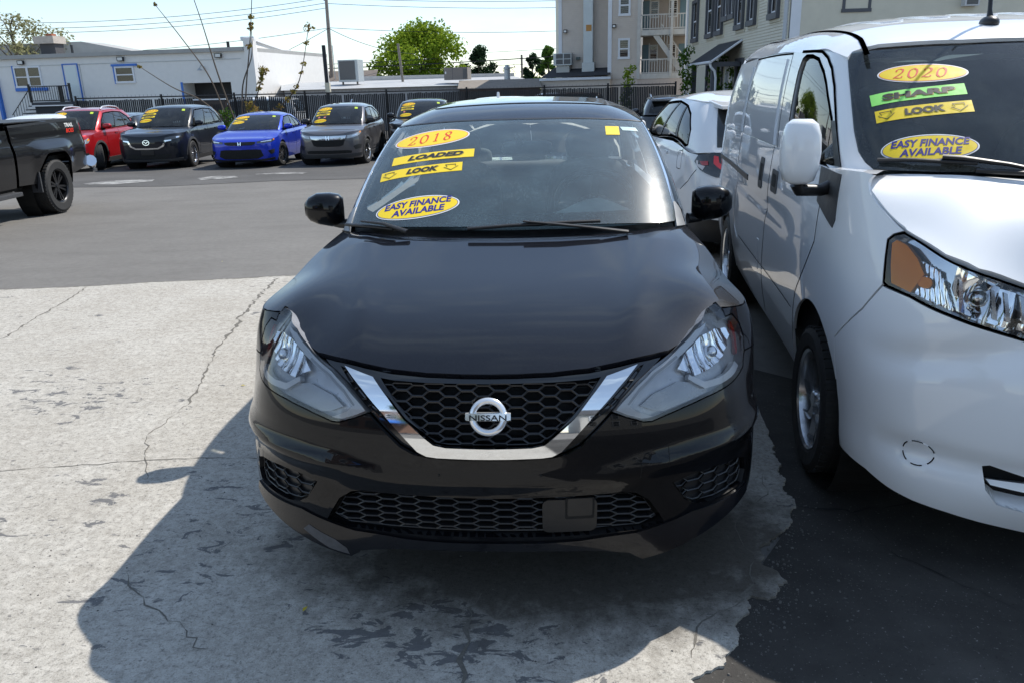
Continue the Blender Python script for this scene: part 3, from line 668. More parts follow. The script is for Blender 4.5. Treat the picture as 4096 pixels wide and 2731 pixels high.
    # fallen yellow leaves
    for i, (x, y) in enumerate(((-1.62, 2.05), (-.62, .02), (-3.2, 5.6))):
        q = MB(); q.add([(0, 0, .004), (.012, .006, .008), (.03, 0, .004), (.012, -.006, .006)], [(0, 1, 2, 3)], T((x, y, 0 if y < 4 else gz(y)), i*1.3)); q.build('fallen_leaf', M_plain('yellow_leaf', (.5, .4, .04), .6), None, ('small yellow leaf lying on the sunlit concrete', 'small yellow leaf lying in the sedan\'s shadow', 'small yellow leaf lying on the grey asphalt')[i], 'leaf', 'fallen leaves on the ground')
ground()
# ================================================================== black sedan, nose to the camera
def black_sedan():
    root = empty('sedan', (0, 0, 0), 0, 'dusty black four-door sedan parked nose-on in the foreground, 2018 sticker on its windscreen', 'car')
    paint = M_paint('dusty_black_paint', (.0025, .003, .0055), .030, 0, .3, rough=.42, dustcol=(.27, .33, .42), coat_rough=.02, spec=.035)  # bluish dust colour carries part of the sky's reflection
    clean = M_paint('black_bumper_paint', (.003, .0032, .0045), .008, 0, .2, rough=.3, coat_rough=.012, spec=.05)
    gmesh = M_plain('grille_black', (.014, .014, .0155), .34, 0, .2, 60)
    gloss = M_plain('gloss_black_trim', (.004, .004, .005), .12, 0, .1, coat=1)
    ws_glass = M_glass('windscreen_glass', (.86, .95, .94), .165, .96, (.40, .60, .68), haze=.045)  # dust film thickened and tinted blue to stand in for reflected sky
    side_glass = M_glass('side_glass', (.82, .90, .88), .03, .95)
    plan = [(0, 0), (.18, .004), (.36, .022), (.53, .06), (.67, .125), (.775, .225), (.835, .345), (.864, .49), (.88, .68), (.885, .95), (.885, 1.4), (.885, 2.2), (.885, 3.1), (.872, 3.7), (.845, 4.15), (.76, 4.45), (.55, 4.585), (.28, 4.625), (0, 4.635)]
    zs = [.13, .22, .30, .42, .52, .60, .70, .80, .88, .96, 1.04]
    cF = [.10, .045, .02, .005, 0, .005, .03, .085, .17, .30, .45]; cC = [.07, .02, .0, -.004, 0, .008, .034, .085, .145, .22, .32]; cS = [.06, .035, .015, .004, 0, 0, .006, .022, .055, .11, .19]
    def crease(s, z):   # bumper shoulder under the lamps and a soft edge round the number plate field
        a = np.abs(s); r = .016*np.exp(-((z-(.50+.10*np.clip(a-.35, 0, .5)))/.03)**2)*(a > .0)*np.clip((a-.25)/.25, 0, 1)*np.clip((1.2-a)/.2, 0, 1)
        return -r-.008*np.exp(-((z-.475)/.03)**2)*np.clip((.5-a)/.15, 0, 1)
    belt = Belt(plan, zs, np.array([cF]*3+[cC]*4+[cS]*12).T, crease)
    hf = table([0, .2, .4, .55, .7, .8], [.05, .17, .42, .8, 1.1, 1.35],
               [[.775, .775, .78, .785, .78, .77], [.825, .825, .828, .825, .80, .78], [.893, .893, .895, .897, .892, .86], [.955, .955, .957, .957, .945, .915], [1.004, 1.004, 1.003, 1.0, .985, .955], [1.045, 1.044, 1.042, 1.035, 1.015, .98]])
    def hood_f(x, y):   # two ridges that run from the screen corners to the grille ends
        xr = .40+.20*np.clip((y-.15)/1.0, 0, 1); a = np.abs(x)
        return hf(x, y)+.009*np.exp(-((a-xr)/.055)**2)*np.clip((y-.1)/.3, 0, 1)*np.clip((1.25-y)/.2, 0, 1)
    hood = Sheet(hood_f)
    bot = [(0, 1.12, 1.03), (.25, 1.128, 1.03), (.5, 1.165, 1.027), (.65, 1.225, 1.018), (.705, 1.28, 1.013), (.745, 1.38, 1.005), (.775, 1.6, 1.0), (.785, 2.2, .995), (.78, 3.0, 1.0), (.745, 3.6, 1.03), (.68, 3.87, 1.05), (.4, 3.97, 1.06), (0, 4.0, 1.06)]
    top = [(0, 1.985, 1.423), (.25, 1.99, 1.421), (.46, 2.02, 1.411), (.59, 2.065, 1.398), (.618, 2.1, 1.393), (.624, 2.16, 1.396), (.624, 2.3, 1.415), (.62, 2.6, 1.43), (.61, 2.95, 1.42), (.59, 3.2, 1.395), (.56, 3.28, 1.375), (.3, 3.33, 1.40), (0, 3.34, 1.41)]
    gh = Loft(bot, top, .025); S = gh.s; gsc = (1, .9)
    roof = Sheet(table([0, .3, .5, .63], [1.95, 2.1, 2.25, 2.6, 3.0, 3.2, 3.42], [[1.412, 1.408, 1.392, 1.37], [1.455, 1.449, 1.428, 1.391], [1.485, 1.478, 1.454, 1.408], [1.512, 1.503, 1.478, 1.429], [1.505, 1.497, 1.472, 1.419], [1.455, 1.45, 1.43, 1.39], [1.38, 1.38, 1.37, 1.34]]))
    # --- outlines on the belt (metres along the skin, height)
    HL = [(1.005, .90), (1.012, .875), (1.003, .856), (1.038, .858), (1.047, .828), (1.036, .786), (1.008, .75), (.946, .717), (.855, .71), (.762, .70), (.67, .69), (.59, .675), (.52, .658), (.48, .647), (.455, .648), (.403, .665), (.366, .681), (.395, .713), (.449, .757), (.512, .794), (.572, .817), (.637, .844), (.735, .874), (.85, .889), (.949, .895)]
    VOUT = [(.560, .8215), (.477, .773), (.374, .694), (.314, .633), (.267, .588), (.225, .565), (.189, .557), (.10, .550), (0, .549)]
    HOODF = [(0, .787), (.084, .788), (.192, .791), (.304, .797), (.4, .808), (.506, .819), (.560, .8245)]
    LIPB = [(.862, .33), (.80, .312), (.726, .293), (.608, .262), (.526, .231), (.46, .207), (.425, .225), (.334, .229), (.161, .232), (0, .231)]
    LIPT = [(.868, .352), (.80, .347), (.72, .344), (.609, .342), (.523, .316), (.436, .287), (.27, .262), (.13, .257), (0, .256)]
    LG = [(0, .420), (.171, .424), (.306, .428), (.39, .433), (.43, .427), (.472, .40), (.505, .35), (.523, .318), (.456, .297), (.324, .281), (.155, .279), (0, .278)]
    FOG = [(.85, .446), (.80, .464), (.69, .47), (.60, .463), (.542, .446), (.585, .385), (.62, .364), (.67, .357), (.745, .359), (.84, .362), (.86, .40)]
    # ridge where the fender skin meets the bonnet sheet
    sr = np.linspace(1.008, 2.02, 26); zr = np.full_like(sr, .9)
    for _ in range(40):
        p = belt.p(sr, zr); zr = .5*zr+.5*(hood_f(p[:, 0], p[:, 1])-.002)
    pr = belt.p(sr, zr)
    arch = lambda s0, r, a0, a1, n=18: [(s0+r*math.cos(a), .315+r*math.sin(a)) for a in np.linspace(a0, a1, n)]
    sF = 1.57
    # front bumper: from the grille V and lamps down to the lip, round to the wheel arch
    half = [(0, .545), (.10, .546), (.189, .553), (.225, .561), (.267, .584), (.314, .629), (.362, .676), (.403, .661), (.455, .644), (.48, .643), (.52, .654), (.59, .671), (.67, .686), (.762, .696), (.855, .706), (.95, .712), (1.014, .746), (1.12, .735), (1.19, .60)]+[(q[0], q[1]) for q in arch(sF, .375, math.pi*.80, math.pi*1.05, 10)]+[(1.16, .24), (1.0, .27)]+LIPB
    bum = mir(half)
    patch('bumper', belt, bum, clean, root, holes=[mir(LG), FOG, flip(FOG)], res=.025, rim=.02)
    for sg, nm in ((1, HL), (-1, flip(HL))): pass
    fend = [(1.012, .905), (1.018, .878), (1.010, .860), (1.044, .863), (1.054, .828), (1.043, .786), (1.018, .75), (1.124, .739), (1.194, .604)]+arch(sF, .375, math.pi*.79, 0, 24)+[(1.95, .20), (2.03, .20), (2.03, zr[-1])]+[(a, b) for a, b in zip(sr[::-1], zr[::-1])][1:]
    for k, f in enumerate((fend, flip(fend))):
        patch('fender', belt, f, paint, root, res=.03, rim=.015)
    side = [(2.036, .20), (2.036, 1.0), (2.8, .992), (3.7, 1.0), (4.3, 1.03), (4.9, 1.05), (5.35, 1.06), (5.45, .25), (4.78, .22)]+arch(4.27, .37, 0, math.pi, 22)+[(3.8, .2)]
    for f in (side, flip(side)): patch('door_side', belt, f, paint, root, res=.06, rim=.01)
    # doors' shut lines and rocker are dark gaps between panels; rear end cap
    patch('rear_panel', belt, mir([(5.99, 1.05), (5.8, 1.06), (5.46, 1.06), (5.46, .25), (5.8, .25), (5.99, .25)][::-1]) if False else [(5.46, .25), (belt.S, .25), (belt.S, 1.06), (5.46, 1.06)], paint, root, res=.08)
    patch('rear_panel', belt, [(-belt.S, .25), (-5.46, .25), (-5.46, 1.06), (-belt.S, 1.06)], paint, root, res=.08)
    # bonnet
    hb = belt.p(np.array([q[0] for q in HOODF]), np.array([q[1] for q in HOODF]))
    hl = [(.572, .817), (.637, .844), (.735, .874), (.85, .889), (.949, .897)]; hb2 = belt.p(np.array([q[0] for q in hl]), np.array([q[1] for q in hl]))
    edge = [(q[0], q[1]+.002) for q in hb]+[(q[0]-.004, q[1]+.005) for q in hb2]+[(q[0]-.004, q[1]) for q in pr[1:-1]]+[(.755, 1.345), (.70, 1.27), (.594, 1.19), (.494, 1.14), (.377, 1.112), (.2, 1.096), (0, 1.091)]
    patch('bonnet', hood, mir(edge), paint, root, res=.03, rim=.018)
    # black slot panel between bonnet and grille, set back
    patch('grille_frame', belt, mir(HOODF[::1]+VOUT), gloss, root, res=.03, off=-.022, holes=[mir([(0,.766),(.189,.769),(.299,.774),(.34,.779),(.293,.722),(.247,.672),(.186,.613),(.157,.594),(.12,.588),(0,.586)])], rim=.03)
    # cowl in front of the screen
    cw = MB(); cx = [(-.74, 1.34), (-.6, 1.19), (-.38, 1.11), (0, 1.085), (.38, 1.11), (.6, 1.19), (.74, 1.34), (.74, 1.42), (.6, 1.30), (.3, 1.24), (0, 1.22), (-.3, 1.24), (-.6, 1.30), (-.74, 1.42)]
    V = [(x, y, 1.000+.012*(y-1.09)/.2-(.02 if abs(x) > .7 else 0)) for x, y in cx]; n = 7
    cw.add(V, [(i, i+1, 12-i, 13-i) for i in range(6)]); cw.build('cowl', blackpl, root)
    # --- lamps
    for sg in (1, -1):
        G = (lambda q: q) if sg > 0 else flip
        lamp = patch('headlight', belt, G(HL), M_plain('lamp_housing', (.58, .59, .61), .3, .3, .2), root, res=.03, off=-.034)
        wall('bezel', belt, G(HL), M_plain('lamp_wall', (.22, .22, .23), .3), lamp, .056)
        RF = [(1.0, .815), (.985, .832), (.90, .846), (.762, .850), (.644, .816), (.600, .779), (.658, .752), (.759, .764), (.86, .775), (.95, .79)]
        def flutes(u, v):
            a = np.abs(u); return .007*np.abs(np.sin((a-.6)*52))-.022*np.exp(-(((a-.80)/.12)**2+((v-.80)/.035)**2))
        patch('reflector', belt, G(RF), chrome, lamp, res=.008, off=-.016, rim=.02, disp=flutes)
        bulb = MB(); pb, nb = belt.pn(np.array([sg*.80]), np.array([.803])); pb = pb[0]; nb = nb[0]
        bulb.ell(tuple(pb-nb*.03), (.022, .022, .022)); bulb.build('bulb_cap', satin, lamp, smooth=60)
        patch('side_reflector', belt, G([(1.042, .845), (1.036, .800), (1.008, .757), (.990, .747), (.985, .752), (1.012, .785), (1.030, .83)]), lens_red, lamp, res=.015, off=-.02, rim=.01)
        DR = [(.925, .726), (.855, .718), (.765, .712), (.682, .712), (.624, .746), (.630, .758), (.686, .731), (.76, .730), (.84, .737), (.905, .744)]
        patch('running_light', belt, G(DR), M_plain('lamp_white_strip', (.92, .92, .93), .18, 0, .03, coat=1), lamp, res=.012, off=-.006, rim=.02)
        IS = [(.84, .872), (.735, .864), (.628, .832), (.568, .807), (.508, .783), (.447, .745), (.396, .704), (.375, .684), (.404, .671), (.452, .655), (.487, .657), (.435, .678), (.418, .692), (.462, .737), (.52, .771), (.60, .803), (.66, .825), (.76, .855)]
        patch('inner_trim', belt, G(IS), M_plain('lamp_silver_trim', (.90, .91, .92), .25, .0, .05), lamp, res=.012, off=-.007, rim=.02)
        patch('trim_groove', belt, G([(.60, .812), (.51, .776), (.45, .738), (.41, .698), (.415, .695), (.455, .732), (.515, .77), (.605, .807)]), M_plain('lamp_groove', (.5, .51, .53), .3), lamp, res=.02, off=-.0055)
        patch('turn_lamp', belt, G([(.59, .745), (.66, .735), (.70, .70), (.60, .683), (.53, .668), (.50, .672), (.455, .69), (.50, .72)]), M_plain('lamp_grey_inner', (.50, .51, .53), .25, .2, .15), lamp, res=.02, off=-.020, rim=.012)
        patch('lens', belt, G(HL), lens_clear, lamp, res=.03, off=.0005)
    # --- grille
    cavity = patch('grille_backing', belt, mir([(0, .768), (.19, .771), (.299, .775), (.36, .782), (.30, .715), (.249, .66), (.19, .605), (.15, .585), (0, .58)]), blackhole, root, res=.04, off=-.05)
    UG = mir([(0, .766), (.18, .766), (.29, .766), (.326, .766), (.29, .722), (.244, .674), (.183, .617), (.155, .598), (.12, .592), (0, .590)])
    hexmesh('grille_mesh', belt, UG, .066, .0305, gmesh, root, off=-.012, depth=.03, bar=.10, phase=(.012, .004))
    for sg in (1, -1):
        G = (lambda q: q) if sg > 0 else flip
        st = G([(.548, .817), (.47, .803), (.46, .797), (.39, .743), (.315, .677), (.243, .605), (.225, .588), (.262, .594), (.31, .64), (.370, .697), (.475, .777)])
        patch('grille_strip_backing', belt, st, blackhole, root, res=.03, off=-.03)
        hexmesh('grille_strip_mesh', belt, G([(.545, .815), (.462, .797), (.245, .607), (.258, .594), (.31, .642), (.372, .70)]), .066, .0305, gmesh, root, off=-.010, depth=.02, bar=.08)
    VC = [(0, .5555), (.059, .556), (.152, .559), (.183, .563), (.209, .576), (.239, .607), (.309, .678), (.381, .742), (.451, .797), (.351, .774), (.30, .724), (.249, .668), (.186, .615), (.161, .596), (.125, .589), (.058, .587), (0, .586)]
    def vdome(u, v): return .0
    vtr = patch('chrome_v_trim', belt, mir(VC), chrome, root, res=.012, off=.014, rim=.04)
    # emblem: ring with a name bar
    em = MB(); ring = []
    n = 48
    for k in range(n):
        a = 2*math.pi*k/n
        for dr, dz in ((-.0095, .0), (-.006, .006), (0, .0085), (.006, .006), (.0095, 0)): ring.append(((.046+dr)*math.cos(a), dz, (.046+dr)*math.sin(a)))
    pe, ne = belt.pn(np.array([0.]), np.array([.680])); tilt = math.atan2(ne[0][2], -ne[0][1])
    ME = T((0, pe[0][1]-.010, .680))@Matrix.Rotation(-tilt, 4, 'X')@Matrix.Scale(-1, 4, (0, 1, 0))
    em.add(ring, [(k*5+i, ((k+1) % n)*5+i, ((k+1) % n)*5+i+1, k*5+i+1) for k in range(n) for i in range(4)], ME)
    bar = []
    for i in range(13):
        x = -.0655+.131*i/12; b = .012*math.cos(x/.0655*1.2)
        hh = .0135 if abs(x) < .062 else .0115
        for z, y in ((-hh, 0), (-hh+.003, .006+b*.3), (hh-.003, .006+b*.3), (hh, 0)): bar.append((x, y, z))
    em.add(bar, [(i*4+j, (i+1)*4+j, (i+1)*4+j+1, i*4+j+1) for i in range(12) for j in range(3)], ME)
    emb = em.build('emblem', M_plain('emblem_bright', (.85, .86, .87), .22, .7, .02), root, smooth=40)
    V, F = text_mesh('NISSAN', .0225, 0, .0004, 1.28)
    lt = MB(); ML = T((0, pe[0][1]-.0215, .680))@Matrix.Rotation(-tilt, 4, 'X')
    mx = max(abs(x) for x, y in V); lt.add([(x*.054/mx, (abs(x*.054/mx)/.054)**2*.0022, y) for x, y in V], F, ML); lt.build('lettering', ink_black, emb)
    # --- lower intake, fog covers, lip
    lgb = patch('lower_grille_backing', belt, mir(LG), blackhole, root, res=.04, off=-.05)
    wall('lower_grille_wall', belt, mir(LG), blackpl, root, .05)
    hexmesh('lower_grille_mesh', belt, mir([(0, .4205), (.20, .4205), (.30, .4205), (.41, .4205), (.46, .398), (.50, .335), (.45, .307), (.32, .295), (0, .291)]), .080, .0262, gmesh, root, off=-.014, depth=.028, bar=.085, phase=(.0, .0))
    patch('radar_cover', belt, rrect(.165, .118, .02, 4, (.235, .352)), blackpl, root, res=.03, off=-.004, rim=.03)
    patch('radar_window', belt, rrect(.075, .062, .006, 3, (.265, .386)), blackpl, root, res=.03, off=.0005, rim=.006)
    patch('radar_slot', belt, rrect(.088, .075, .006, 3, (.265, .380)), blackhole, root, res=.03, off=-.0025)
    for sg in (1, -1):
        G = (lambda q: q) if sg > 0 else flip
        patch('fog_cover', belt, G(FOG), gmesh, root, res=.03, off=-.026)
        wall('fog_recess_wall', belt, G(FOG), blackpl, root, .03)
        FI = [(.845, .444), (.80, .458), (.69, .464), (.60, .457), (.552, .445), (.59, .388), (.625, .369), (.70, .362), (.835, .366), (.855, .40)]
        hexmesh('fog_mesh', belt, G(FI), .082, .032, gmesh, root, off=-.014, depth=.014, bar=.07, phase=(.01, .0), skew=-.1*sg)
        TC = [(.445, .53), (.458, .551), (.496, .565), (.528, .568), (.524, .504), (.443, .482)]
        if sg > 0:
            patch('tow_hook_cover', belt, TC, clean, root, res=.02, off=.0018, rim=.006)
            big = [((u-.486)*1.05+.486, (v-.53)*1.05+.53) for u, v in TC]; patch('tow_hook_gap', belt, big, blackhole, root, res=.03, off=.0006)
    lipm = M_plain('satin_black_lip', (.0045, .005, .0075), .22, 0, .3, 20, 0, coat=.5, spec=.2)
    patch('front_lip', belt, mir([(q[0], q[1]) for q in LIPT[::-1]]+LIPB), lipm, root, res=.02, off=.006, rim=.05, disp=lambda u, v: np.clip(np.interp(np.abs(u), [q[0] for q in LIPT[::-1]], [q[1] for q in LIPT[::-1]])-v, 0, .12)*.30)
    patch('lip_scuff', belt, flip([(.60, .285), (.58, .300), (.50, .262), (.468, .235), (.463, .215), (.52, .235)]), M_plain('scuffed_primer', (.06, .063, .07), .6, 0, .5, 60), root, res=.02, off=.0072, disp=lambda u, v: np.clip(np.interp(np.abs(u), [q[0] for q in LIPT[::-1]], [q[1] for q in LIPT[::-1]])-v, 0, .12)*.30)
    # plate screw holes
    sh = MB()
    for x in (-.15, .15):
        p, nn = belt.pn(np.array([x]), np.array([.500])); sh.ell(tuple(p[0]), (.004, .003, .004), 8, 5)
    sh.build('plate_screw_hole', blackhole, root)
    # --- glasshouse
    s3 = S[3]+.035; bt = .012
    WS = mir([(0, bt), (.3, bt), (s3*.9, bt), (s3, .02), (s3+.012, .06), (s3+.006, .97), (s3-.012, .988), (s3-.1, .992), (0, .992)])
    patch('windscreen', gh, WS, ws_glass, root, res=.05, off=.006, sc=gsc)
    ring_in = [(0, .10), (.35, .10), (.56, .115), (.615, .15), (.635, .22), (.655, .80), (.648, .90), (.60, .935), (.40, .945), (0, .945)]
    patch('windscreen_border', gh, WS, M_plain('black_frit', (.006, .006, .007), .25), root, holes=[mir(ring_in)], res=.05, off=.002, sc=gsc)
    for sg in (1, -1):
        G = (lambda q: q) if sg > 0 else flip
        ap0, ap1 = s3+.014, S[4]+.055
        patch('pillar', gh, G([(ap0, 0), (ap1+.05, 0), (ap1, .1), (ap1, .93), (S[6], .985), (S[6], 1.0), (ap0, 1.0)]), paint, root, res=.04, rim=.02, sc=gsc)
        patch('pillar_trim', gh, G([(ap0-.004, .02), (ap0+.012, .02), (ap0+.010, .99), (ap0-.006, .99)]), chrome, root, res=.04, off=.007, rim=.01, sc=gsc)
        patch('cowl_corner_trim', gh, G([(ap0-.01, -.02), (ap0+.055, -.02), (ap0+.04, .10), (ap0+.012, .16), (ap0, .16)]), M_plain('grey_trim', (.30, .31, .32), .35, .2), root, res=.03, off=.009, rim=.01, sc=gsc)
        sw = [(ap1+.07, .03), (S[7]-.02, .02), (S[7]-.0, .90), (S[6]-.05, .90), (ap1+.02, .86)]
        patch('side_window', gh, G(sw), side_glass, root, res=.06, off=0, sc=gsc)
        sw2 = [(S[7]+.06, .02), (S[9]-.25, .04), (S[9]-.12, .55), (S[8]+.1, .88), (S[7]+.06, .90)]
        patch('side_window', gh, G(sw2), side_glass, root, res=.06, off=0, sc=gsc)
        patch('roof_rail', gh, G([(ap1, .93), (ap1, 1.0), (S[9], 1.0), (S[9], .90), (S[8], .905), (S[6]-.05, .905)]), paint, root, res=.05, off=.001, sc=gsc)
        patch('pillar', gh, G([(S[7]-.018, .02), (S[7]+.058, .02), (S[7]+.058, .905), (S[7]-.0, .905)]), blackpl, root, res=.05, sc=gsc)
        patch('pillar', gh, G([(S[9]-.24, .0), (S[10]+.04, .0), (S[10]+.02, 1.0), (S[9]-.05, 1.0), (S[8]+.12, .89), (S[9]-.11, .55)]), paint, root, res=.05, sc=gsc)
    patch('rear_window', gh, [(S[10]+.05, .05), (gh.s[-1], .05), (gh.s[-1], .95), (S[10]+.03, .95)], side_glass, root, res=.08, sc=gsc)
    patch('rear_window', gh, [(-gh.s[-1], .05), (-S[10]-.05, .05), (-S[10]-.03, .95), (-gh.s[-1], .95)], side_glass, root, res=.08, sc=gsc)
    rp = [(q[0], q[1]+.006) for q in top[:4]]+[(.615, 2.105), (.622, 2.2), (.622, 2.4), (.618, 2.7), (.60, 3.05), (.575, 3.24), (.3, 3.33), (0, 3.34)]
    rp = [(abs(x), y) for x, y in rp]; patch('roof', roof, mir(rp), paint, root, res=.05, rim=.02)
    srf = rrect(.92, .50, .06, 5, (0, 2.58)); patch('sunroof_seal', roof, rrect(.945, .525, .07, 5, (0, 2.58)), blackpl, root, res=.06, off=.001); patch('sunroof', roof, srf, M_paint('sunroof_glass', (.01, .012, .015), .05, 0, 0, rough=.1, dustcol=(.4, .42, .44)), root, res=.06, off=.004, rim=.006)
    patch('header_seal', gh, mir([(0, .988), (s3-.01, .984), (s3-.002, 1.0), (0, 1.004)]), blackpl, root, res=.05, off=.008, sc=gsc)
    patch('deck', Sheet(lambda x, y: 1.065-.03*np.abs(x)**2-.02*(y-4.0)), [(-.7, 3.93), (.7, 3.93), (.72, 4.4), (.5, 4.54), (-.5, 4.54), (-.72, 4.4)], paint, root, res=.1)
    # mirrors
    for sg in (1, -1):
        mb = MB(); c = (sg*.900, 1.605, 1.052); MM = T(c, sg*-.22)
        V = []; F = []; prof = [(-.090, .052, .040), (-.07, .072, .062), (-.03, .080, .070), (.03, .074, .062), (.068, .056, .050), (.088, .03, .03)]
        nn = 20
        for (x, rz, ry) in [(q[0], q[1], q[2]) for q in prof]:
            for k in range(nn):
                a = 2*math.pi*k/nn; cc, ss = math.cos(a), math.sin(a); f = lambda v: math.copysign(abs(v)**.75, v)
                V.append((sg*x, ry*f(cc)*(.55 if cc > 0 else 1.05), rz*f(ss)+.006*(x > 0)))
        F = [(i*nn+k, i*nn+(k+1) % nn, (i+1)*nn+(k+1) % nn, (i+1)*nn+k) for i in range(5) for k in range(nn)]+[tuple(range(nn)), tuple(5*nn+k for k in range(nn))]
        mb.add(V, F, MM); mo = mb.build('wing_mirror', clean, root, smooth=50)
        b = MB(); b.tube([(sg*.79, 1.60, .985), (sg*.83, 1.605, .985), (sg*.885, 1.61, .995)], [.035, .030, .026], 10, sq=.7); b.build('mirror_foot', blackpl, mo, smooth=50)
        b = MB(); b.prism(rrect(.15, .10, .03, 4, (0, 0)), .032, .036, MM); b.build('mirror_glass', M_plain('mirror_silver', (.8, .82, .84), .02, 1), mo)
    # wipers
    def wiper(pts, arm):
        b = MB(); P = []
        for u, t in pts:
            p, n_ = gh.pn(np.array([u]), np.array([t])); P.append(p[0]+n_[0]*.020)
        b.tube(P, .009, 8, sq=.8); w_ = b.build('wiper', blackpl, root, smooth=40)
        b = MB(); A = []
        for u, t, h in arm:
            p, n_ = gh.pn(np.array([u]), np.array([t])); A.append(p[0]+n_[0]*h)
        b.tube(A, [.007]+[.010]*(len(A)-2)+[.014], 8, sq=.6); b.build('wiper_arm', blackpl, w_, smooth=40)
    wiper([(-.690, .014), (-.62, .008), (-.54, -.004), (-.46, -.020)], [(-.60, .022, .034), (-.5, .0, .034), (-.40, -.04, .022)])
    wiper([(-.17, -.020), (.0, -.002), (.20, .010), (.36, .014)], [(.06, .012, .030), (.2, -.012, .030), (.34, -.038, .026), (.46, -.060, .018)])
    # cabin
    b = MB(); b.box((0, 2.55, .62), (1.52, 2.6, .10)); b.box((0, 1.25, .80), (1.4, .3, .3)); b.box((0, 3.6, .8), (1.4, .1, .45)); b.build('cabin_floor', blackhole, root)
    dsh = M_plain('dash_grey_green', (.24, .29, .28), .6, 0, .15, 40, .05)
    dash = Sheet(lambda x, y: .985+.03*np.sin(np.clip((y-1.25)/.45, 0, 1)*math.pi)+.085*np.exp(-(((x-.37)/.17)**2+((y-1.66)/.10)**2)*1.2))
    patch('dashboard', dash, [(-.70, 1.24), (.70, 1.24), (.72, 1.75), (-.72, 1.75)], dsh, root, res=.04, rim=.25)
    vents = MB()
    for k in range(26): vents.box((-.26+.02*k, 1.285, 1.003), (.004, .03, .004))
    vents.build('demister_vent', M_plain('vent_pale', (.30, .32, .33), .5), root)
    b = MB(); MW = T((.37, 1.80, 1.03), 0, RAD(-62)); n = 36; b.tube([(.185*math.cos(2*math.pi*k/n), .185*math.sin(2*math.pi*k/n), 0) for k in range(n+1)], .016, 8, False, MW)
    b.ell((0, 0, -.02), (.085, .06, .035), 14, 8, .8, MW); b.box((-.11, 0, -.01), (.14, .03, .02), MW); b.box((.11, 0, -.01), (.14, .03, .02), MW); b.box((0, -.11, -.01), (.035, .14, .02), MW); b.build('steering_wheel', blackpl, root, smooth=50)
    for sg in (1, -1):
        b = MB(); b.ell((sg*.37, 2.42, .86), (.25, .11, .34), 18, 12, .62, T((0, 0, 0))); b.ell((sg*.37, 2.20, .60), (.25, .30, .10), 16, 10, .6); seat = b.build('front_seat', cloth, root, smooth=60)
        h = MB(); h.ell((sg*.37, 2.46, 1.265), (.135, .055, .085), 18, 12, .62); h.tube([(sg*.37-.05, 2.46, 1.13), (sg*.37-.05, 2.46, 1.22)], .007); h.tube([(sg*.37+.05, 2.46, 1.13), (sg*.37+.05, 2.46, 1.22)], .007); h.build('headrest', cloth, seat, smooth=60)
    b = MB(); b.ell((0, 3.25, .84), (.64, .10, .28), 20, 12, .45); b.ell((0, 3.05, .58), (.64, .28, .10), 20, 10, .5)
    for x in (-.36, 0, .36): b.ell((x, 3.29, 1.14), (.115, .045, .06), 14, 8, .6)
    b.build('rear_seat', M_plain('rear_cloth', (.09, .095, .10), .85, 0, .2, 150), root, smooth=60)
    pv, nv_ = gh.pn(np.array([0.]), np.array([.82])); b = MB(); b.ell((.045, pv[0][1]+.10, pv[0][2]-.075), (.125, .022, .038), 18, 10, .55); b.tube([(0, pv[0][1]+.02, pv[0][2]-.012), (.02, pv[0][1]+.08, pv[0][2]-.05)], .012); rv = b.build('rearview_mirror', blackpl, root, smooth=60)
    # headliner and sills so the cabin is closed
    patch('headliner', roof, mir([(0, 2.06), (.5, 2.09), (.56, 2.2), (.56, 3.1), (.5, 3.24), (0, 3.26)]), M_plain('headliner_grey', (.32, .33, .33), .9), root, res=.15, off=-.03)
    # stickers on the glass
    st_oval_year(root, gh, (-.414, .788), '2018', .365, RAD(12.7), -.05, 'yellow oval 2018 sticker with red figures', .50)
    st_strip(root, gh, (-.379, .589), 'LOADED', .384, RAD(8.7), None, .0, False, 'yellow LOADED sticker strip', .20, .02, .30, .35)
    st_strip(root, gh, (-.416, .453), 'LOOK', .377, RAD(10.7), None, .0, True, 'yellow LOOK sticker strip with arrows', .20, .0, .30, .215)
    st_oval_text(root, gh, (-.389, .149), 'EASY FINANCE', 'AVAILABLE', .363, RAD(13), -.06, 'yellow oval EASY FINANCE AVAILABLE sticker', .43)
    decal('inspection_sticker', gh, (.472, .839), [(-.034, -.05), (.034, -.05), (.034, .05), (-.034, .05)], [(0, 1, 2, 3)], st_yellow, root, .0075, ang=RAD(2), skew=.2)
    decal('registration_sticker', gh, (.559, .867), [(-.04, -.02), (.04, -.02), (.04, .022), (-.04, .022)], [(0, 1, 2, 3)], M_plain('pale_label', (.45, .6, .62), .4), root, .0075)
    # wheels and underside
    for sg in (1, -1):
        wheel(root, (sg*.775, .94, .315), .315, .205, (10, .5, 'spoke'), sg); wheel(root, (sg*.775, 3.64, .315), .315, .205, (10, .5, 'spoke'), sg)
    b = MB(); b.box((0, 2.4, .25), (1.3, 4.2, .12)); b.box((0, .55, .45), (1.3, .5, .5)); b.box((0, 2.3, .4), (1.66, 1.9, .3)); b.build('underbody', blackhole, root)
    for sg in (1, -1):
        for y in (.94, 3.64): b = MB(); b.lathe([(.05, -.18), (.37, -.18), (.38, .05)], 28, T((sg*.72, y, .315))@Matrix.Scale(sg, 4, (1, 0, 0))); b.build('arch_liner', blackhole, root)
    return root
black_sedan()
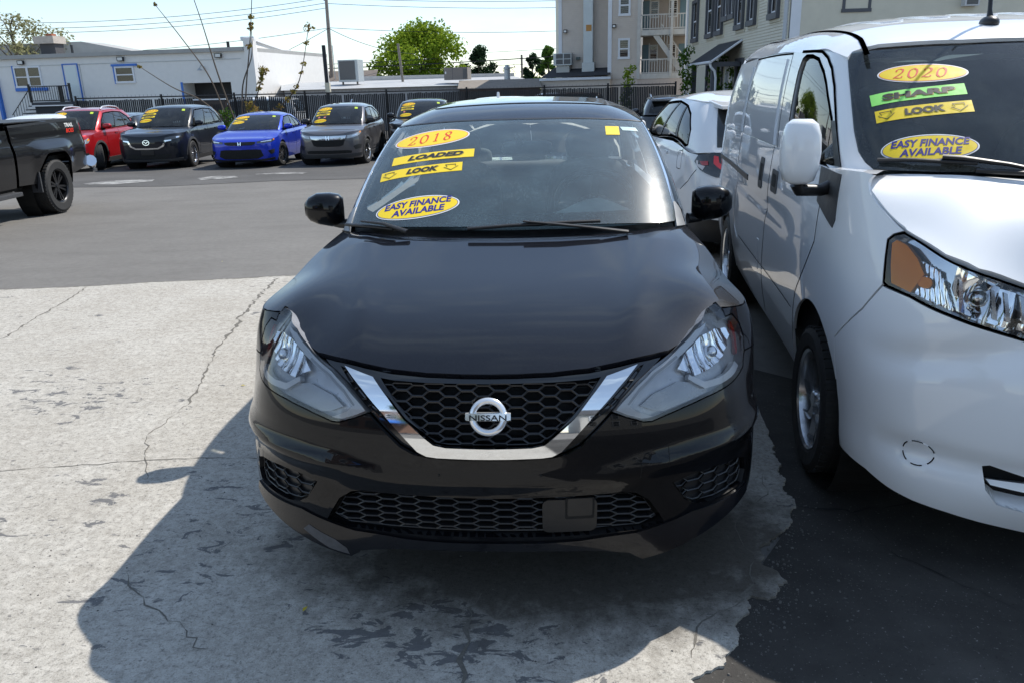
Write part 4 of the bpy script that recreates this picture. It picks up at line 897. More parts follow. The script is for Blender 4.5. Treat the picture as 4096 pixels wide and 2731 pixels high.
# ================================================================== white panel van on the right
def white_van():
    AZ = RAD(4.4)
    root = empty('panel_van', (1.9985, .1697, 0), -AZ, 'white compact panel van beside the black sedan, green SHARP sticker on its windscreen', 'van')
    white = M_paint('white_van_paint', (.82, .83, .84), .02, 0, 0, rough=.35, dustcol=(.45, .43, .40), coat_rough=.02)
    glass = M_glass('van_windscreen_glass', (.62, .74, .74), .11, .8, (.42, .50, .52))
    sglass = M_glass('van_side_glass', (.6, .72, .72), .02, .8)
    frit = M_plain('black_frit', (.006, .006, .007), .25)
    plan = [(0, 0), (.2, .005), (.4, .035), (.55, .085), (.67, .16), (.755, .28), (.805, .42), (.832, .6), (.845, .85), (.847, 1.3), (.847, 2.2), (.847, 3.2), (.845, 4.0), (.82, 4.5), (.74, 4.68), (.4, 4.73), (0, 4.735)]
    zs = [.16, .25, .40, .55, .70, .85, 1.0, 1.15, 1.30]
    cF = [.05, .012, 0, 0, .02, .06, .12, .25, .40]; cC = [.04, .008, 0, 0, .01, .03, .06, .105, .16]; cS = [.11, .07, .028, .004, 0, .002, .006, .016, .035]
    cM = [.06, .02, .004, 0, .004, .012, .03, .06, .10]
    def shape(s, z):
        a = np.abs(s)
        d = .018*np.exp(-((z-(.80-.10*np.clip((a-.3)/.5, 0, 1)))/.05)**2)*np.clip((.95-a)/.2, 0, 1)      # hollow below the lamp
        d += .020*np.exp(-((z-(.40-.04*np.clip((.6-a)/.4, 0, 1)))/.045)**2)*np.clip((.84-a)/.12, 0, 1)       # fog pocket / intake hollow
        d -= .012*np.exp(-((a-1.43)/.30)**2)*np.exp(-((z-.66)/.12)**2)                                         # flared arch
        d += .010*np.exp(-((z-.93)/.05)**2)*np.clip((a-1.9)/.3, 0, 1)
        return d
    belt = Belt(plan, zs, np.array([cF]*3+[cC]*3+[cM]+[cS]*10).T, shape)
    bot = [(0, .52, 1.262), (.3, .545, 1.259), (.55, .61, 1.257), (.70, .69, 1.256), (.75, .76, 1.252), (.79, .94, 1.245), (.815, 1.3, 1.24), (.818, 2.2, 1.24), (.818, 3.2, 1.24), (.815, 4.0, 1.24), (.79, 4.5, 1.24), (.72, 4.66, 1.24), (.4, 4.70, 1.24), (0, 4.71, 1.24)]
    top = [(0, 1.13, 1.69), (.3, 1.145, 1.688), (.55, 1.19, 1.683), (.685, 1.245, 1.676), (.72, 1.30, 1.678), (.738, 1.42, 1.69), (.745, 1.65, 1.70), (.745, 2.3, 1.715), (.745, 3.2, 1.715), (.74, 3.95, 1.70), (.71, 4.4, 1.68), (.66, 4.52, 1.67), (.4, 4.56, 1.68), (0, 4.57, 1.69)]
    gh = Loft(bot, top, .012); S = gh.s; gsc = (1, .55)
    roof = Sheet(table([0, .3, .5, .62, .70, .75], [1.09, 1.21, 1.40, 1.75, 2.3, 3.4, 4.2, 4.55], [[1.69, 1.685, 1.675, 1.66, 1.64, 1.62], [1.745, 1.738, 1.72, 1.70, 1.665, 1.64], [1.79, 1.782, 1.765, 1.745, 1.715, 1.685], [1.835, 1.828, 1.81, 1.785, 1.745, 1.697], [1.862, 1.855, 1.838, 1.812, 1.768, 1.71], [1.865, 1.858, 1.84, 1.812, 1.766, 1.71], [1.82, 1.815, 1.80, 1.775, 1.735, 1.69], [1.70, 1.695, 1.685, 1.67, 1.65, 1.63]]))
    hoodf = table([0, .3, .5, .65, .78], [.0, .08, .2, .35, .5, .7], [[.86, .87, .90, .95, .96], [.945, .95, .97, .99, 1.0], [1.075, 1.075, 1.073, 1.058, 1.045], [1.175, 1.173, 1.165, 1.14, 1.10], [1.235, 1.233, 1.228, 1.21, 1.185], [1.28, 1.278, 1.272, 1.26, 1.24]])
    hood = Sheet(hoodf)
    HL = [(.93, 1.063), (.915, 1.08), (.88, 1.092), (.79, 1.068), (.68, 1.037), (.567, 1.004), (.429, .959), (.30, .915), (.29, .785), (.413, .811), (.512, .84), (.629, .872), (.781, .906), (.879, .919), (.896, .927), (.919, 1.013)]
    IN = [(0, .372), (.34, .374), (.453, .404), (.474, .397), (.455, .323), (.417, .275), (.337, .258), (0, .25)]
    arch = lambda s0, r, a0, a1, n=22: [(s0+r*math.cos(a), .31+r*1.09*math.sin(a)) for a in np.linspace(a0, a1, n)]
    sF, sR = 1.41, 4.355
    # ridge between wing and bonnet; the bonnet sheet is pulled through it and through the lamp's upper edge
    rdg = smoothpoly([(.885, 1.099), (.92, 1.114), (.978, 1.146), (1.04, 1.183), (1.075, 1.213), (1.088, 1.242), (1.075, 1.262)], 4, False); sr, zr = rdg[:, 0], rdg[:, 1]; pr = belt.p(sr, zr)
    he = np.array([(0, .935), (.15, .925), (.30, .925), (.429, .967), (.567, 1.012), (.68, 1.045), (.79, 1.076), (.87, 1.098)]); hb = belt.p(he[:, 0], he[:, 1])
    q5 = np.array([(.72, .61, 1.238), (.62, .59, 1.243), (.45, .53, 1.240)]); cp = np.vstack([pr[1:17:2], hb[1:], q5, pr[1:17:2]*[-1, 1, 1], hb[1:]*[-1, 1, 1], q5*[-1, 1, 1], hb[:1]]); base = hoodf
    K = lambda A, B: np.exp(-((A[:, None, :2]-B[None, :, :2])**2).sum(-1)/(2*.09**2))
    wts = np.linalg.solve(K(cp, cp)+.02*np.eye(len(cp)), cp[:, 2]+.004-base(cp[:, 0], cp[:, 1]))
    def hood_fit(x, y): sh = x.shape; q = np.stack([x.ravel(), y.ravel()], -1); return base(x, y)+(K(q, cp)@wts).reshape(sh)
    hood = Sheet(hood_fit)
    BB = [(.952, .285), (.842, .275), (.747, .245), (.66, .227), (.556, .213), (.453, .193), (.315, .171), (0, .165)]
    bum = [(0, .79), (.285, .778), (.413, .804), (.512, .832), (.629, .864), (.781, .899), (.885, .911), (.897, .914), (.961, .82), (1.112, .672)]+arch(sF, .385, math.pi*.86, math.pi*.99, 5)+[(1.02, .285)]+BB
    patch('bumper', belt, mir(bum), white, root, holes=[mir(IN)], res=.03, rim=.02)
    for sg in (1, -1):
        G = (lambda q: q) if sg > 0 else flip
        wing = list(zip(sr, zr))+[(1.12, 1.268), (1.2, 1.266), (1.36, 1.256), (1.50, 1.248), (1.50, .95), (1.74, .70)]+arch(sF, .385, math.pi*.16, math.pi*.83, 22)+[(1.118, .675), (.967, .824), (.903, .92), (.926, 1.013), (.938, 1.066), (.92, 1.086)]
        patch('wing', belt, G(wing), white, root, res=.035, rim=.012)
        door = [(1.505, .953), (1.505, 1.248), (1.9, 1.243), (2.66, 1.243), (2.66, .34), (1.82, .34), (1.79, .45), (1.745, .697)]
        patch('front_door', belt, G(door), white, root, res=.05, rim=.012)
        sld = [(2.666, .34), (2.666, 1.243), (3.9, 1.243), (3.9, .34)]
        patch('sliding_door', belt, G(sld), white, root, res=.06, rim=.012)
        rq = [(3.906, .34), (3.906, 1.243), (5.0, 1.243), (5.35, 1.243), (5.35, .30), (4.9, .30)]+arch(sR, .37, 0, math.pi, 20)+[(3.96, .34)]
        patch('rear_quarter', belt, G(rq), white, root, res=.06, rim=.012)
        patch('sill', belt, G([(1.82, .30), (3.98, .30), (3.98, .355), (1.82, .355)]), white, root, res=.08, off=-.004, rim=.02)
    patch('rear_end', belt, [(5.34, .3), (belt.S, .3), (belt.S, 1.238), (5.34, 1.238)], white, root, res=.1); patch('rear_end', belt, [(-belt.S, .3), (-5.34, .3), (-5.34, 1.238), (-belt.S, 1.238)], white, root, res=.1)
    # bonnet
    edge = [(q[0], q[1]+.003) for q in hb]+[(q[0]-.007, q[1]+.004) for q in pr[1:19]]+[(.73, .63), (.68, .645), (.55, .585), (.40, .545), (.2, .515), (0, .505)]
    patch('bonnet', hood, mir(edge), white, root, res=.035, rim=.02)
    b = MB(); cwl = [(-.77, .70, 1.22), (-.66, .62, 1.228), (-.45, .54, 1.236), (0, .50, 1.24), (.45, .54, 1.236), (.66, .62, 1.228), (.77, .70, 1.22)]
    b.add(cwl+[(x*.96, y+.13, z+.012) for x, y, z in cwl], [(i, i+1, 8+i, 7+i) for i in range(6)]); b.build('cowl', blackpl, root)
    for sg in (1, -1):   # wing top: closes the step between wing skin and screen pillar
        b = MB(); n = 14; A = gh.p(np.linspace(.67, 1.04, n), np.full(n, .0)); A[:, 2] += .004; Bq = belt.p(np.linspace(1.065, 1.48, n), np.linspace(1.266, 1.250, n)); Mid = (A+Bq)/2; Mid[:, 2] += .006
        V = [tuple(q*[sg, 1, 1]) for q in np.vstack([A, Mid, Bq])]; b.add(V, [(r*n+i, r*n+i+1, (r+1)*n+i+1, (r+1)*n+i) for r in range(2) for i in range(n-1)]); b.build('wing_top', white, root, smooth=60)
    # --- upper body
    WE = [(.66, .0), (.72, .01), (.745, .06), (.763, .14), (.765, .30), (.754, .55), (.743, .85), (.738, .95), (.728, .988), (.70, .995)]
    WS = mir([(0, .0), (.4, .0)]+WE+[(0, .995)])
    patch('windscreen', gh, WS, glass, root, res=.05, off=.006, sc=gsc)
    patch('windscreen_border', gh, WS, frit, root, holes=[mir([(0, .06), (.5, .06), (.655, .065), (.712, .09), (.728, .26), (.714, .6), (.701, .81), (.685, .88), (.645, .92), (.3, .91), (0, .905)])], res=.05, off=.002, sc=gsc)
    DW = [(1.444, .955), (1.290, .955), (1.127, .918), (1.010, .80), (0.964, .70), (0.928, .529), (0.908, .40), (0.905, .10), (0.915, .01), (1.040, .0), (1.240, .03), (1.580, .12), (1.605, .16), (1.590, .445), (1.565, .80), (1.520, .92)]
    for sg in (1, -1):
        G = (lambda q: q) if sg > 0 else flip
        fr = [(q[0]+.004, q[1]) for q in WE[1:]]; fr = [(.73, -.01), (1.84, -.01), (1.84, 1.0), (.722, 1.0)]+fr[::-1]
        patch('door_upper', gh, G(fr), white, root, holes=[G(DW)], res=.04, rim=.015, sc=gsc)
        patch('door_window', gh, G(DW), sglass, root, res=.05, off=-.010, sc=gsc)
        seam('window_seal', gh, G(DW), root, .016, blackpl, .001, True)
        seam('drip_strip', gh, G([(1.560, 1.0), (1.240, 1.0), (1.060, .99), (0.940, .94), (0.872, .85), (0.852, .686), (0.858, .5), (0.868, .316), (0.880, .05)]), root, .013, blackpl, .003)
        patch('quarter_trim', gh, G([(0.868, .38), (0.908, .38), (0.920, .02), (1.020, -.02), (1.000, -.06), (0.875, -.03)]), blackpl, root, res=.03, off=.004, rim=.01, sc=gsc)
        patch('lower_trim', belt, G([(1.27, 1.245), (1.60, 1.243), (1.55, 1.11), (1.27, 1.05), (1.25, 1.08)]), M_plain('charcoal_trim', (.05, .052, .055), .4), root, res=.04, off=.003, rim=.01)
        patch('cargo_upper', gh, G([(1.845, .0), (S[10]+.06, .0), (S[10]+.06, 1.0), (1.845, 1.0)]), white, root, res=.07, rim=.01, sc=gsc)
        e0 = 1.93
        patch('pressed_panel', gh, G([(e0, .02), (e0+1.06, .02), (e0+1.02, .90), (e0+.03, .93)]), white, root, res=.06, off=.007, rim=.012, sc=gsc)
        patch('pressed_panel', gh, G([(e0+1.24, .02), (e0+2.2, .02), (e0+2.0, .85), (e0+1.24, .90)]), white, root, res=.06, off=.007, rim=.012, sc=gsc)
        seam('shut_line', gh, G([(1.84, 0), (1.84, 1.0)]), root, .008); seam('shut_line', gh, G([(3.08, 0), (3.08, 1.0)]), root, .008); seam('shut_line', gh, G([(1.84, .985), (3.08, .985)]), root, .010)
        seam('shut_line', belt, G([(1.502, 1.24), (1.502, .955), (1.722, .70), (1.79, .45)]), root, .007); seam('shut_line', belt, G([(2.663, .34), (2.663, 1.243)]), root, .008); seam('shut_line', belt, G([(3.903, .34), (3.903, 1.243)]), root, .008)
        patch('slide_rail', belt, G([(3.4, .985), (5.0, 1.0), (5.0, 1.03), (3.4, 1.02)]), blackpl, root, res=.06, off=.004, rim=.01)
        seam('body_crease', belt, G([(1.8, .60), (3.6, .60)]), root, .004, white, .002)
        # handles: recessed cups with a grip
        for s0, w_, h_ in ((2.50, .17, .115), (2.93, .12, .17)):
            h = patch('door_handle', belt, G(rrect(w_, h_, .02, 4, (s0, 1.08))), greypl, root, res=.02, off=.003, rim=.008)
            patch('handle_cup', belt, G(rrect(w_*.6, h_*.55, .012, 4, (s0, 1.085))), blackhole, h, res=.02, off=.0045)
        fz = patch('door_pull_gap', belt, G([(2.80, .72), (2.86, .72), (2.86, .55), (2.80, .55)]), white, root, res=.03, off=.002, rim=.004)
    patch('rear_door', gh, [(S[10]+.05, 0), (gh.s[-1], 0), (gh.s[-1], 1), (S[10]+.05, 1)], white, root, res=.1, sc=gsc); patch('rear_door', gh, [(-gh.s[-1], 0), (-S[10]-.05, 0), (-S[10]-.05, 1), (-gh.s[-1], 1)], white, root, res=.1, sc=gsc)
    rp = [(q[0], q[1]) for q in top[:4]]+[(.71, 1.21), (.733, 1.36), (.743, 1.6), (.743, 2.3), (.743, 3.2), (.738, 3.95), (.70, 4.4), (.4, 4.55), (0, 4.56)]
    patch('roof', roof, mir(rp), white, root, res=.06, rim=.015)
    for sg in (1, -1): seam('roof_ditch', roof, [(sg*.655, 1.13), (sg*.63, 1.35), (sg*.62, 1.8), (sg*.615, 3.0), (sg*.61, 4.3)], root, .020, M_plain('pale_grey_seal', (.42, .44, .47), .5), .0015)
    for x in (-.4, -.2, 0, .2, .4): patch('roof_rib', roof, rrect(.10, 2.4, .04, 3, (x, 2.9)), white, root, res=.12, off=.006, rim=.006)
    # --- lamps
    for sg in (1, -1):
        G = (lambda q: q) if sg > 0 else flip
        seam('headlight_gap', belt, G(HL), root, .007, blackhole, .0012, True)
        lamp = patch('headlight', belt, G(HL), M_plain('lamp_chrome_tray', (.55, .57, .60), .10, .9, .1, 20), root, res=.02, off=-.045, disp=lambda u, v: .010*np.sin(np.abs(u)*70+v*25)*np.clip((.62-np.abs(u))/.05, 0, 1))
        wall('bezel', belt, G(HL), M_plain('lamp_bezel', (.30, .31, .33), .2, .6), lamp, .05)
        TC = [(.801, 1.02), (.702, .996), (.645, .922), (.625, .880), (.781, .913), (.838, .997)]; AM = [(.920, 1.055), (.906, 1.068), (.86, 1.057), (.801, 1.022), (.755, .98), (.79, .915), (.876, .930), (.90, .99)]
        patch('turn_reflector', belt, G(TC), chrome, lamp, res=.008, off=-.028, rim=.01, disp=lambda u, v: .004*np.sin(u*300+v*120))
        patch('amber_lens', belt, G(AM), lens_amber, lamp, res=.02, off=-.010, rim=.02)
        patch('amber_bulb', belt, G(ellipse(.03, .018, 20, (.745, .955))), lens_amber, lamp, res=.01, off=-.012, rim=.01)
        RF = [(.64, 1.018), (.55, .985), (.45, .952), (.34, .915), (.33, .812), (.43, .832), (.52, .857), (.61, .883), (.645, .95)]
        patch('main_reflector', belt, G(RF), chrome, lamp, res=.007, off=-.030, rim=.01, disp=lambda u, v: .007*np.sin((np.abs(u)-.54+v*.25)*55)-.03*np.exp(-(((np.abs(u)-.55)/.05)**2+((v-.93)/.04)**2)))
        p, n_ = belt.pn(np.array([sg*.55]), np.array([.93])); b = MB(); b.ell(tuple(p[0]-n_[0]*.045), (.028, .028, .028)); b.build('bulb_cap', satin, lamp, smooth=60)
        for k, s0 in enumerate((.61, .51, .47, .42)): patch('reflector_fin', belt, G([(s0, .975-.07*(.61-s0)*3), (s0+.012, .98-.07*(.61-s0)*3), (s0-.004, .885-.05*(.61-s0)*3), (s0-.018, .88-.05*(.61-s0)*3)]), M_plain('lamp_fin', (.45, .46, .48), .15, .8), lamp, res=.02, off=-.012, rim=.01)
        patch('lens', belt, G(HL), lens_clear, lamp, res=.03, off=.001)
        # blanked fog lamp opening
        fc = ellipse(.050, .041, 36, (.664, .402)); patch('fog_blank', belt, G(fc), white, root, res=.02, off=.002, rim=.004)
        for k in range(6):
            a0 = 2*math.pi*k/6+.12; arcp = [(.664+.0515*math.cos(a0+j*.14), .402+.0425*math.sin(a0+j*.14)) for j in range(6)]; seam('fog_blank_gap', belt, G(arcp), root, .004, blackhole, .0025)
    patch('intake_back', belt, mir(IN), blackhole, root, res=.05, off=-.08)
    wall('intake_wall', belt, mir(IN), white, root, .08)
    for z0 in (.335,): patch('intake_slat', belt, mir([(0, z0-.016), (.32, z0-.012), (.44, z0+.004), (.455, z0+.022), (.32, z0+.018), (0, z0+.012)]), white, root, res=.03, off=-.018, rim=.05)
    # --- mirror, both sides
    for sg in (1, -1):
        x0, y0, z0 = sg*.955, .78, 1.322
        prof = [(-.118, .030, .04), (-.105, .055, .062), (-.06, .068, .075), (.0, .072, .080), (.06, .068, .075), (.10, .056, .062), (.117, .034, .04)]
        V = []; n = 24
        for (z, rx, ry) in prof:
            for k in range(n):
                a = 2*math.pi*k/n; f = lambda v: math.copysign(abs(v)**.6, v); ca, sa = f(math.cos(a)), f(math.sin(a))
                V.append((x0+rx*ca, y0+ry*sa*(.5 if sa > 0 else 1.0), z0+z))
        b = MB(); b.add(V, [(i*n+k, i*n+(k+1) % n, (i+1)*n+(k+1) % n, (i+1)*n+k) for i in range(6) for k in range(n)]+[tuple(range(n)), tuple(6*n+k for k in range(n))]); mo = b.build('wing_mirror', white, root, smooth=50)
        b = MB(); b.tube([(sg*.80, .86, 1.185), (sg*.86, .82, 1.172), (sg*.945, .79, 1.178), (sg*.955, .785, 1.20)], [.036, .030, .032, .03], 10, sq=.75); b.build('mirror_foot', blackpl, mo, smooth=50)
        b = MB(); b.prism(rrect(.11, .18, .03, 4, (x0, z0)), y0+.040, y0+.044); b.build('mirror_glass', M_plain('mirror_silver', (.8, .82, .84), .02, 1), mo)
    # wipers
    def wip(pts, r, nm='wiper', par=None):
        b = MB(); P = []
        for u, t, h in pts:
            p, n_ = gh.pn(np.array([u]), np.array([t])); P.append(p[0]+n_[0]*h)
        b.tube(P, r, 8, sq=.8); return b.build(nm, blackpl, par or root, smooth=40)
    w1 = wip([(-.70, .055, .02), (-.60, .05, .025), (-.46, .035, .025), (-.41, .03, .025)], .009); wip([(-.51, .065, .03), (-.45, .055, .03), (-.32, .015, .03), (-.22, -.02, .02)], [.012, .013, .009, .009], 'wiper_arm', w1)
    w2 = wip([(-.42, -.01, .02), (-.25, -.03, .02), (-.1, -.04, .02)], .012); wip([(-.1, -.03, .03), (.1, .0, .03), (.4, .03, .03)], .009, 'wiper_arm', w2)
    # aerial
    b = MB(); b.ell((0, 0, 0), (.035, .055, .028), 16, 10); ae = b.build('aerial_base', blackpl, root, smooth=60); ae.location = (-.14, 1.33, 1.778)
    b = MB(); b.tube([(0, .0, .02), (0, .01, .05), (.0, .07, .36), (0, .11, .62)], [.014, .009, .006, .005], 10); b.build('aerial_mast', blackpl, ae, smooth=40)
    # cabin
    b = MB(); b.box((0, 2.6, .75), (1.6, 3.4, .5)); b.box((0, 2.3, 1.15), (1.5, .05, 1.0)); b.build('cabin_floor', blackhole, root)
    dash = Sheet(lambda x, y: 1.225+.03*np.sin(np.clip((y-.6)/.5, 0, 1)*math.pi)); patch('dashboard', dash, [(-.66, .72), (-.4, .63), (0, .60), (.4, .63), (.66, .72), (.70, 1.1), (-.70, 1.1)], M_plain('van_dash_grey', (.16, .19, .19), .6), root, res=.06, rim=.3)
    b = MB()
    for k in range(34): b.box((-.34+.02*k, .70, 1.247), (.005, .03, .006))
    b.build('demister_vent', M_plain('vent_dark', (.02, .022, .022), .6), root)
    for x in (-.38, .38):
        b = MB(); b.ell((x, 1.75, 1.05), (.24, .11, .34), 16, 10, .6); b.ell((x, 1.5, .85), (.24, .28, .12), 16, 8, .6); s_ = b.build('front_seat', cloth, root, smooth=60)
        b = MB(); b.ell((x, 1.8, 1.46), (.13, .05, .085), 16, 10, .6); b.build('headrest', cloth, s_, smooth=60)
    # stickers
    st_oval_year(root, gh, (-.480, .747), '2020', .315, RAD(-1), -.06, 'yellow oval 2020 sticker with red figures', .37)
    st_strip(root, gh, (-.519, .574), 'SHARP', .325, RAD(8), st_green, -.01, False, 'green SHARP sticker strip', .20, .0, .05, .39)
    st_strip(root, gh, (-.517, .437), 'LOOK', .325, RAD(8), None, -.01, True, 'yellow LOOK sticker strip with arrows', .20, .0, .05, .215)
    st_oval_text(root, gh, (-.535, .161), 'EASY FINANCE', 'AVAILABLE', .315, RAD(5), -.05, 'yellow oval EASY FINANCE AVAILABLE sticker', .42)
    for sg in (1, -1):
        hub = M_plain('hubcap_grey', (.62, .64, .67), .2, .75)
        wheel(root, (sg*.735, .85, .305), .305, .185, (9, .55, 'twist'), sg, mats=(hub, blackhole), rr=.215); wheel(root, (sg*.735, 3.775, .305), .305, .185, (9, .55, 'twist'), sg, mats=(hub, blackhole), rr=.215)
    b = MB(); b.box((0, 2.5, .30), (1.3, 3.6, .14)); b.box((0, .5, .55), (1.2, .5, .5)); b.build('underbody', blackhole, root)
    for sg in (1, -1):
        for y in (.85, 3.775): b = MB(); b.lathe([(.05, -.2), (.37, -.2), (.385, .06)], 28, T((sg*.72, y, .31))@Matrix.Scale(sg, 4, (1, 0, 0))); b.build('arch_liner', blackhole, root)
    return root
white_van()
# ================================================================== background buildings
def M_siding(name, col):
    t = NT(name); v = t.coord('Object'); n = t.noise(v, 3, 5, .6); n2 = t.noise(t.coord('Object', (1, 1, 6)), 9, 3)
    c = t.mix(n, [q*.86 for q in col], [min(1, q*1.06) for q in col]); c = t.mix(t.ramp(n2, [(.62, 0), (.85, .35)]), c, [q*.72 for q in col]); return t.done(t.pbr(c, .55, spec=.3))
sid_a = M_siding('pinkish_siding', (.64, .56, .49)); sid_b = M_siding('cream_siding', (.66, .62, .51)); trim_w = M_plain('white_trim', (.72, .74, .78), .5, 0, .06, 4); dark_trim = M_plain('slate_trim', (.075, .08, .095), .5, 0, .1); rustw = M_plain('rusty_white_paint', (.55, .53, .50), .6, 0, .25, 3)
pane = M_glass('window_pane', (.30, .33, .36), .03, .35); dark_in = M_plain('dark_room', (.022, .022, .025), .7, 0, .4, 2); shingle = M_plain('dark_shingle', (.035, .037, .042), .9, 0, .35, 9, .2); stucco = M_plain('white_stucco', (.74, .73, .71), .8, 0, .07, 3, .1); blue = M_plain('blue_trim_paint', (.035, .16, .55), .5, 0, .12, 6); iron = M_plain('black_iron', (.012, .013, .016), .45, .3, .2)
galv = M_plain('galvanised_steel', (.42, .45, .47), .4, .5, .12, 5); brickm = M_plain('red_brick', (.33, .11, .06), .9, 0, .3, 12); woodp = M_plain('weathered_pole_wood', (.23, .20, .17), .9, 0, .3, 8); screen = M_plain('condenser_screen', (.12, .12, .12), .7, 0, .3, 30)
def wbox(name, parent, m, u0, u1, z0, z1, y0, y1, **kw):
    return MB().box(((u0+u1)/2, (y0+y1)/2, (z0+z1)/2), (abs(u1-u0), abs(y1-y0), abs(z1-z0))).build(name, m, parent, **kw)
def siding(parent, m, u0, u1, z0, z1, e=.1016, y=0., name='siding'):
    V = []; F = []; n = int((z1-z0)/e)
    for i in range(n):
        a = z0+i*e; b = a+e; k = len(V)
        V += [(u0, y-.026, a), (u1, y-.026, a), (u1, y-.003, b), (u0, y-.003, b), (u0, y, a), (u1, y, a)]; F += [(k, k+1, k+2, k+3), (k+4, k+5, k+1, k)]
    return put(name, mesh(name, V, F, None, False), m, parent, kind='stuff')
def window(parent, u0, u1, z0, z1, fm, y=0., sash=True, back=dark_in, fr=.07, proud=.05, glass=None, split=0):
    b = MB(); w = min(fr, (u1-u0)*.22)
    b.box(((u0+u1)/2, y-proud/2, z1-w/2), (u1-u0, proud, w)); b.box(((u0+u1)/2, y-proud/2-.01, z0+w*.6), (u1-u0+.04, proud+.02, w*1.2))
    for u in (u0+w/2, u1-w/2): b.box((u, y-proud/2, (z0+z1)/2), (w, proud*.98, z1-z0-2*w))
    if sash: b.box(((u0+u1)/2, y-proud*.42, (z0+z1)/2), (u1-u0-2*w, proud*.6, w*.7))
    for k in range(split): u = u0+(u1-u0)*(k+1)/(split+1); b.box((u, y-proud*.4, (z0+z1)/2), (w*1.6, proud*.7, z1-z0-2*w))
    o = b.build('window', fm, parent)
    wbox('window_room', o, back, u0+w*.5, u1-w*.5, z0+w*.5, z1-w*.5, y-.006, y-.002)
    wbox('pane', o, glass or pane, u0+w, u1-w, z0+w, z1-w, y-proud*.4, y-proud*.3); return o
def white_building():
    r = empty('white_building', (-32.5, 45.41, 0), RAD(-5.91), 'long low white building with blue trim behind the fence', 'building')
    g = -.9
    wbox('wall', r, stucco, -8, 11.31, g, 3.86, 0, 12); wbox('wall', r, stucco, 11.311, 14.23, 2.24, 3.86, .004, 12); wbox('wall', r, stucco, 14.231, 15.3, g, 3.86, .002, 12)
    wbox('garage_opening', r, dark_in, 11.2, 14.3, g, 2.5, 1.2, 1.3); wbox('opening_trim', r, blue, 11.18, 11.30, g, 2.30, -.04, .1)
    b = MB(); V = [(-8, -.18, 3.85), (15.3, -.18, 3.85), (15.3, -.18, 4.06), (-8, -.18, 4.06), (-8, 12, 3.85), (15.3, 12, 3.85), (15.3, 12, 4.06), (-8, 12, 4.06)]
    b.add(V, [(0, 1, 2, 3), (3, 2, 6, 7), (0, 4, 5, 1), (1, 5, 6, 2), (0, 3, 7, 4)]); b.build('roof', M_plain('grey_membrane', (.36, .36, .35), .8, 0, .15, 2), r)
    # raised parapet part whose long side wall runs back into the sun
    wbox('parapet_wall', r, stucco, 15.301, 15.82, g, 4.50, -.10, .4); sw = MB()
    P0, P1 = Vector((15.82, -.1)), Vector((11.3, 15.2))
    Ri = Matrix.Rotation(RAD(5.91), 2); f = Vector((-16.86+32.5, 43.99-45.41)); b_ = Vector((-19.92+32.5, 59.55-45.41)); P0 = Ri@f; P1 = Ri@b_
    d = (P1-P0).normalized(); nrm = Vector((d.y, -d.x))
    def q(k, o, z): p = P0+(P1-P0)*k+nrm*o; return (p.x, p.y, z)
    sw.add([q(0, 0, g), q(1, 0, g), q(1, 0, 4.40), q(0, 0, 4.40), q(0, -.5, g), q(1, -.5, g), q(1, -.5, 4.4), q(0, -.5, 4.4)], [(0, 1, 2, 3), (7, 6, 5, 4), (3, 2, 6, 7), (0, 4, 5, 1), (1, 5, 6, 2), (0, 3, 7, 4)]); sw.build('side_wall', stucco, r)
    cp = MB(); cp.add([q(-.005, .12, 4.38), q(1.0, .12, 4.38), q(1.0, .12, 4.58), q(-.005, .12, 4.58), q(-.005, -.6, 4.38), q(1, -.6, 4.38), q(1, -.6, 4.58), q(-.005, -.6, 4.58)], [(0, 1, 2, 3), (3, 2, 6, 7), (0, 4, 5, 1), (1, 5, 6, 2), (0, 3, 7, 4), (7, 6, 5, 4)]); cp.build('coping', trim_w, r)
    for k0, k1 in ((.12, .22), (.42, .50)):
        s2 = MB(); s2.add([q(k0, .01, .6), q(k1, .01, .6), q(k1, .01, 1.95), q(k0, .01, 1.95)], [(0, 1, 2, 3)]); s2.build('side_window', dark_in, r)
    cable = MB(); pts = [(.02, 4.0), (.05, 3.0), (.08, 2.4), (.14, 2.2), (.22, 2.25), (.30, 2.15), (.38, 2.22)]; cable.tube([q(k, .06, z) for k, z in pts], .035, 6); cable.build('cable', iron, r)
    # openings on the shaded facade
    w = window(r, .70, 2.45, 2.25, 3.44, trim_w, 0, True, dark_in, .09, .06, split=1); wbox('sill', w, blue, .62, 2.72, 2.06, 2.24, -.09, .0); wbox('trim', w, blue, .60, .69, 2.25, 3.48, -.05, 0)
    ban = wbox('window_banner', r, M_plain('white_banner', (.6, .6, .62), .6), 2.02, 2.30, 2.34, 3.36, -.012, -.0085); wbox('banner_stripe', ban, ink_red, 1.86, 2.018, 2.34, 3.36, -.012, -.0085)
    V, F = text_mesh('a Eeds', .26, 0, .004); lt = MB(); lt.add([(0+y*1.0, 0, x) for x, y in V], F, T((2.16, -.016, 2.85))); lt.build('lettering', ink_black, ban)
    dr = wbox('door', r, M_plain('pale_door', (.62, .70, .72), .35, 0, .05), 4.04, 4.76, 1.47, 3.36, -.03, .02); wbox('door_handle', dr, steel, 4.10, 4.13, 2.2, 2.45, -.06, -.03)
    for a, b2, c_, e in ((3.90, 3.955, 1.45, 3.50), (4.845, 4.90, 1.45, 3.50)): wbox('door_trim', r, blue, a, b2, c_, e, -.06, 0)
    wbox('door_trim', r, blue, 3.956, 4.844, 3.44, 3.50, -.06, 0); wbox('door_frame', r, trim_w, 3.957, 4.843, 1.45, 3.438, -.02, 0)
    w = window(r, 7.20, 8.40, 2.34, 3.26, trim_w, 0, True, dark_in, .09, .06); wbox('lintel', w, blue, 7.05, 8.64, 3.262, 3.38, -.10, 0); wbox('trim', w, blue, 7.11, 7.19, 2.32, 3.26, -.06, 0)
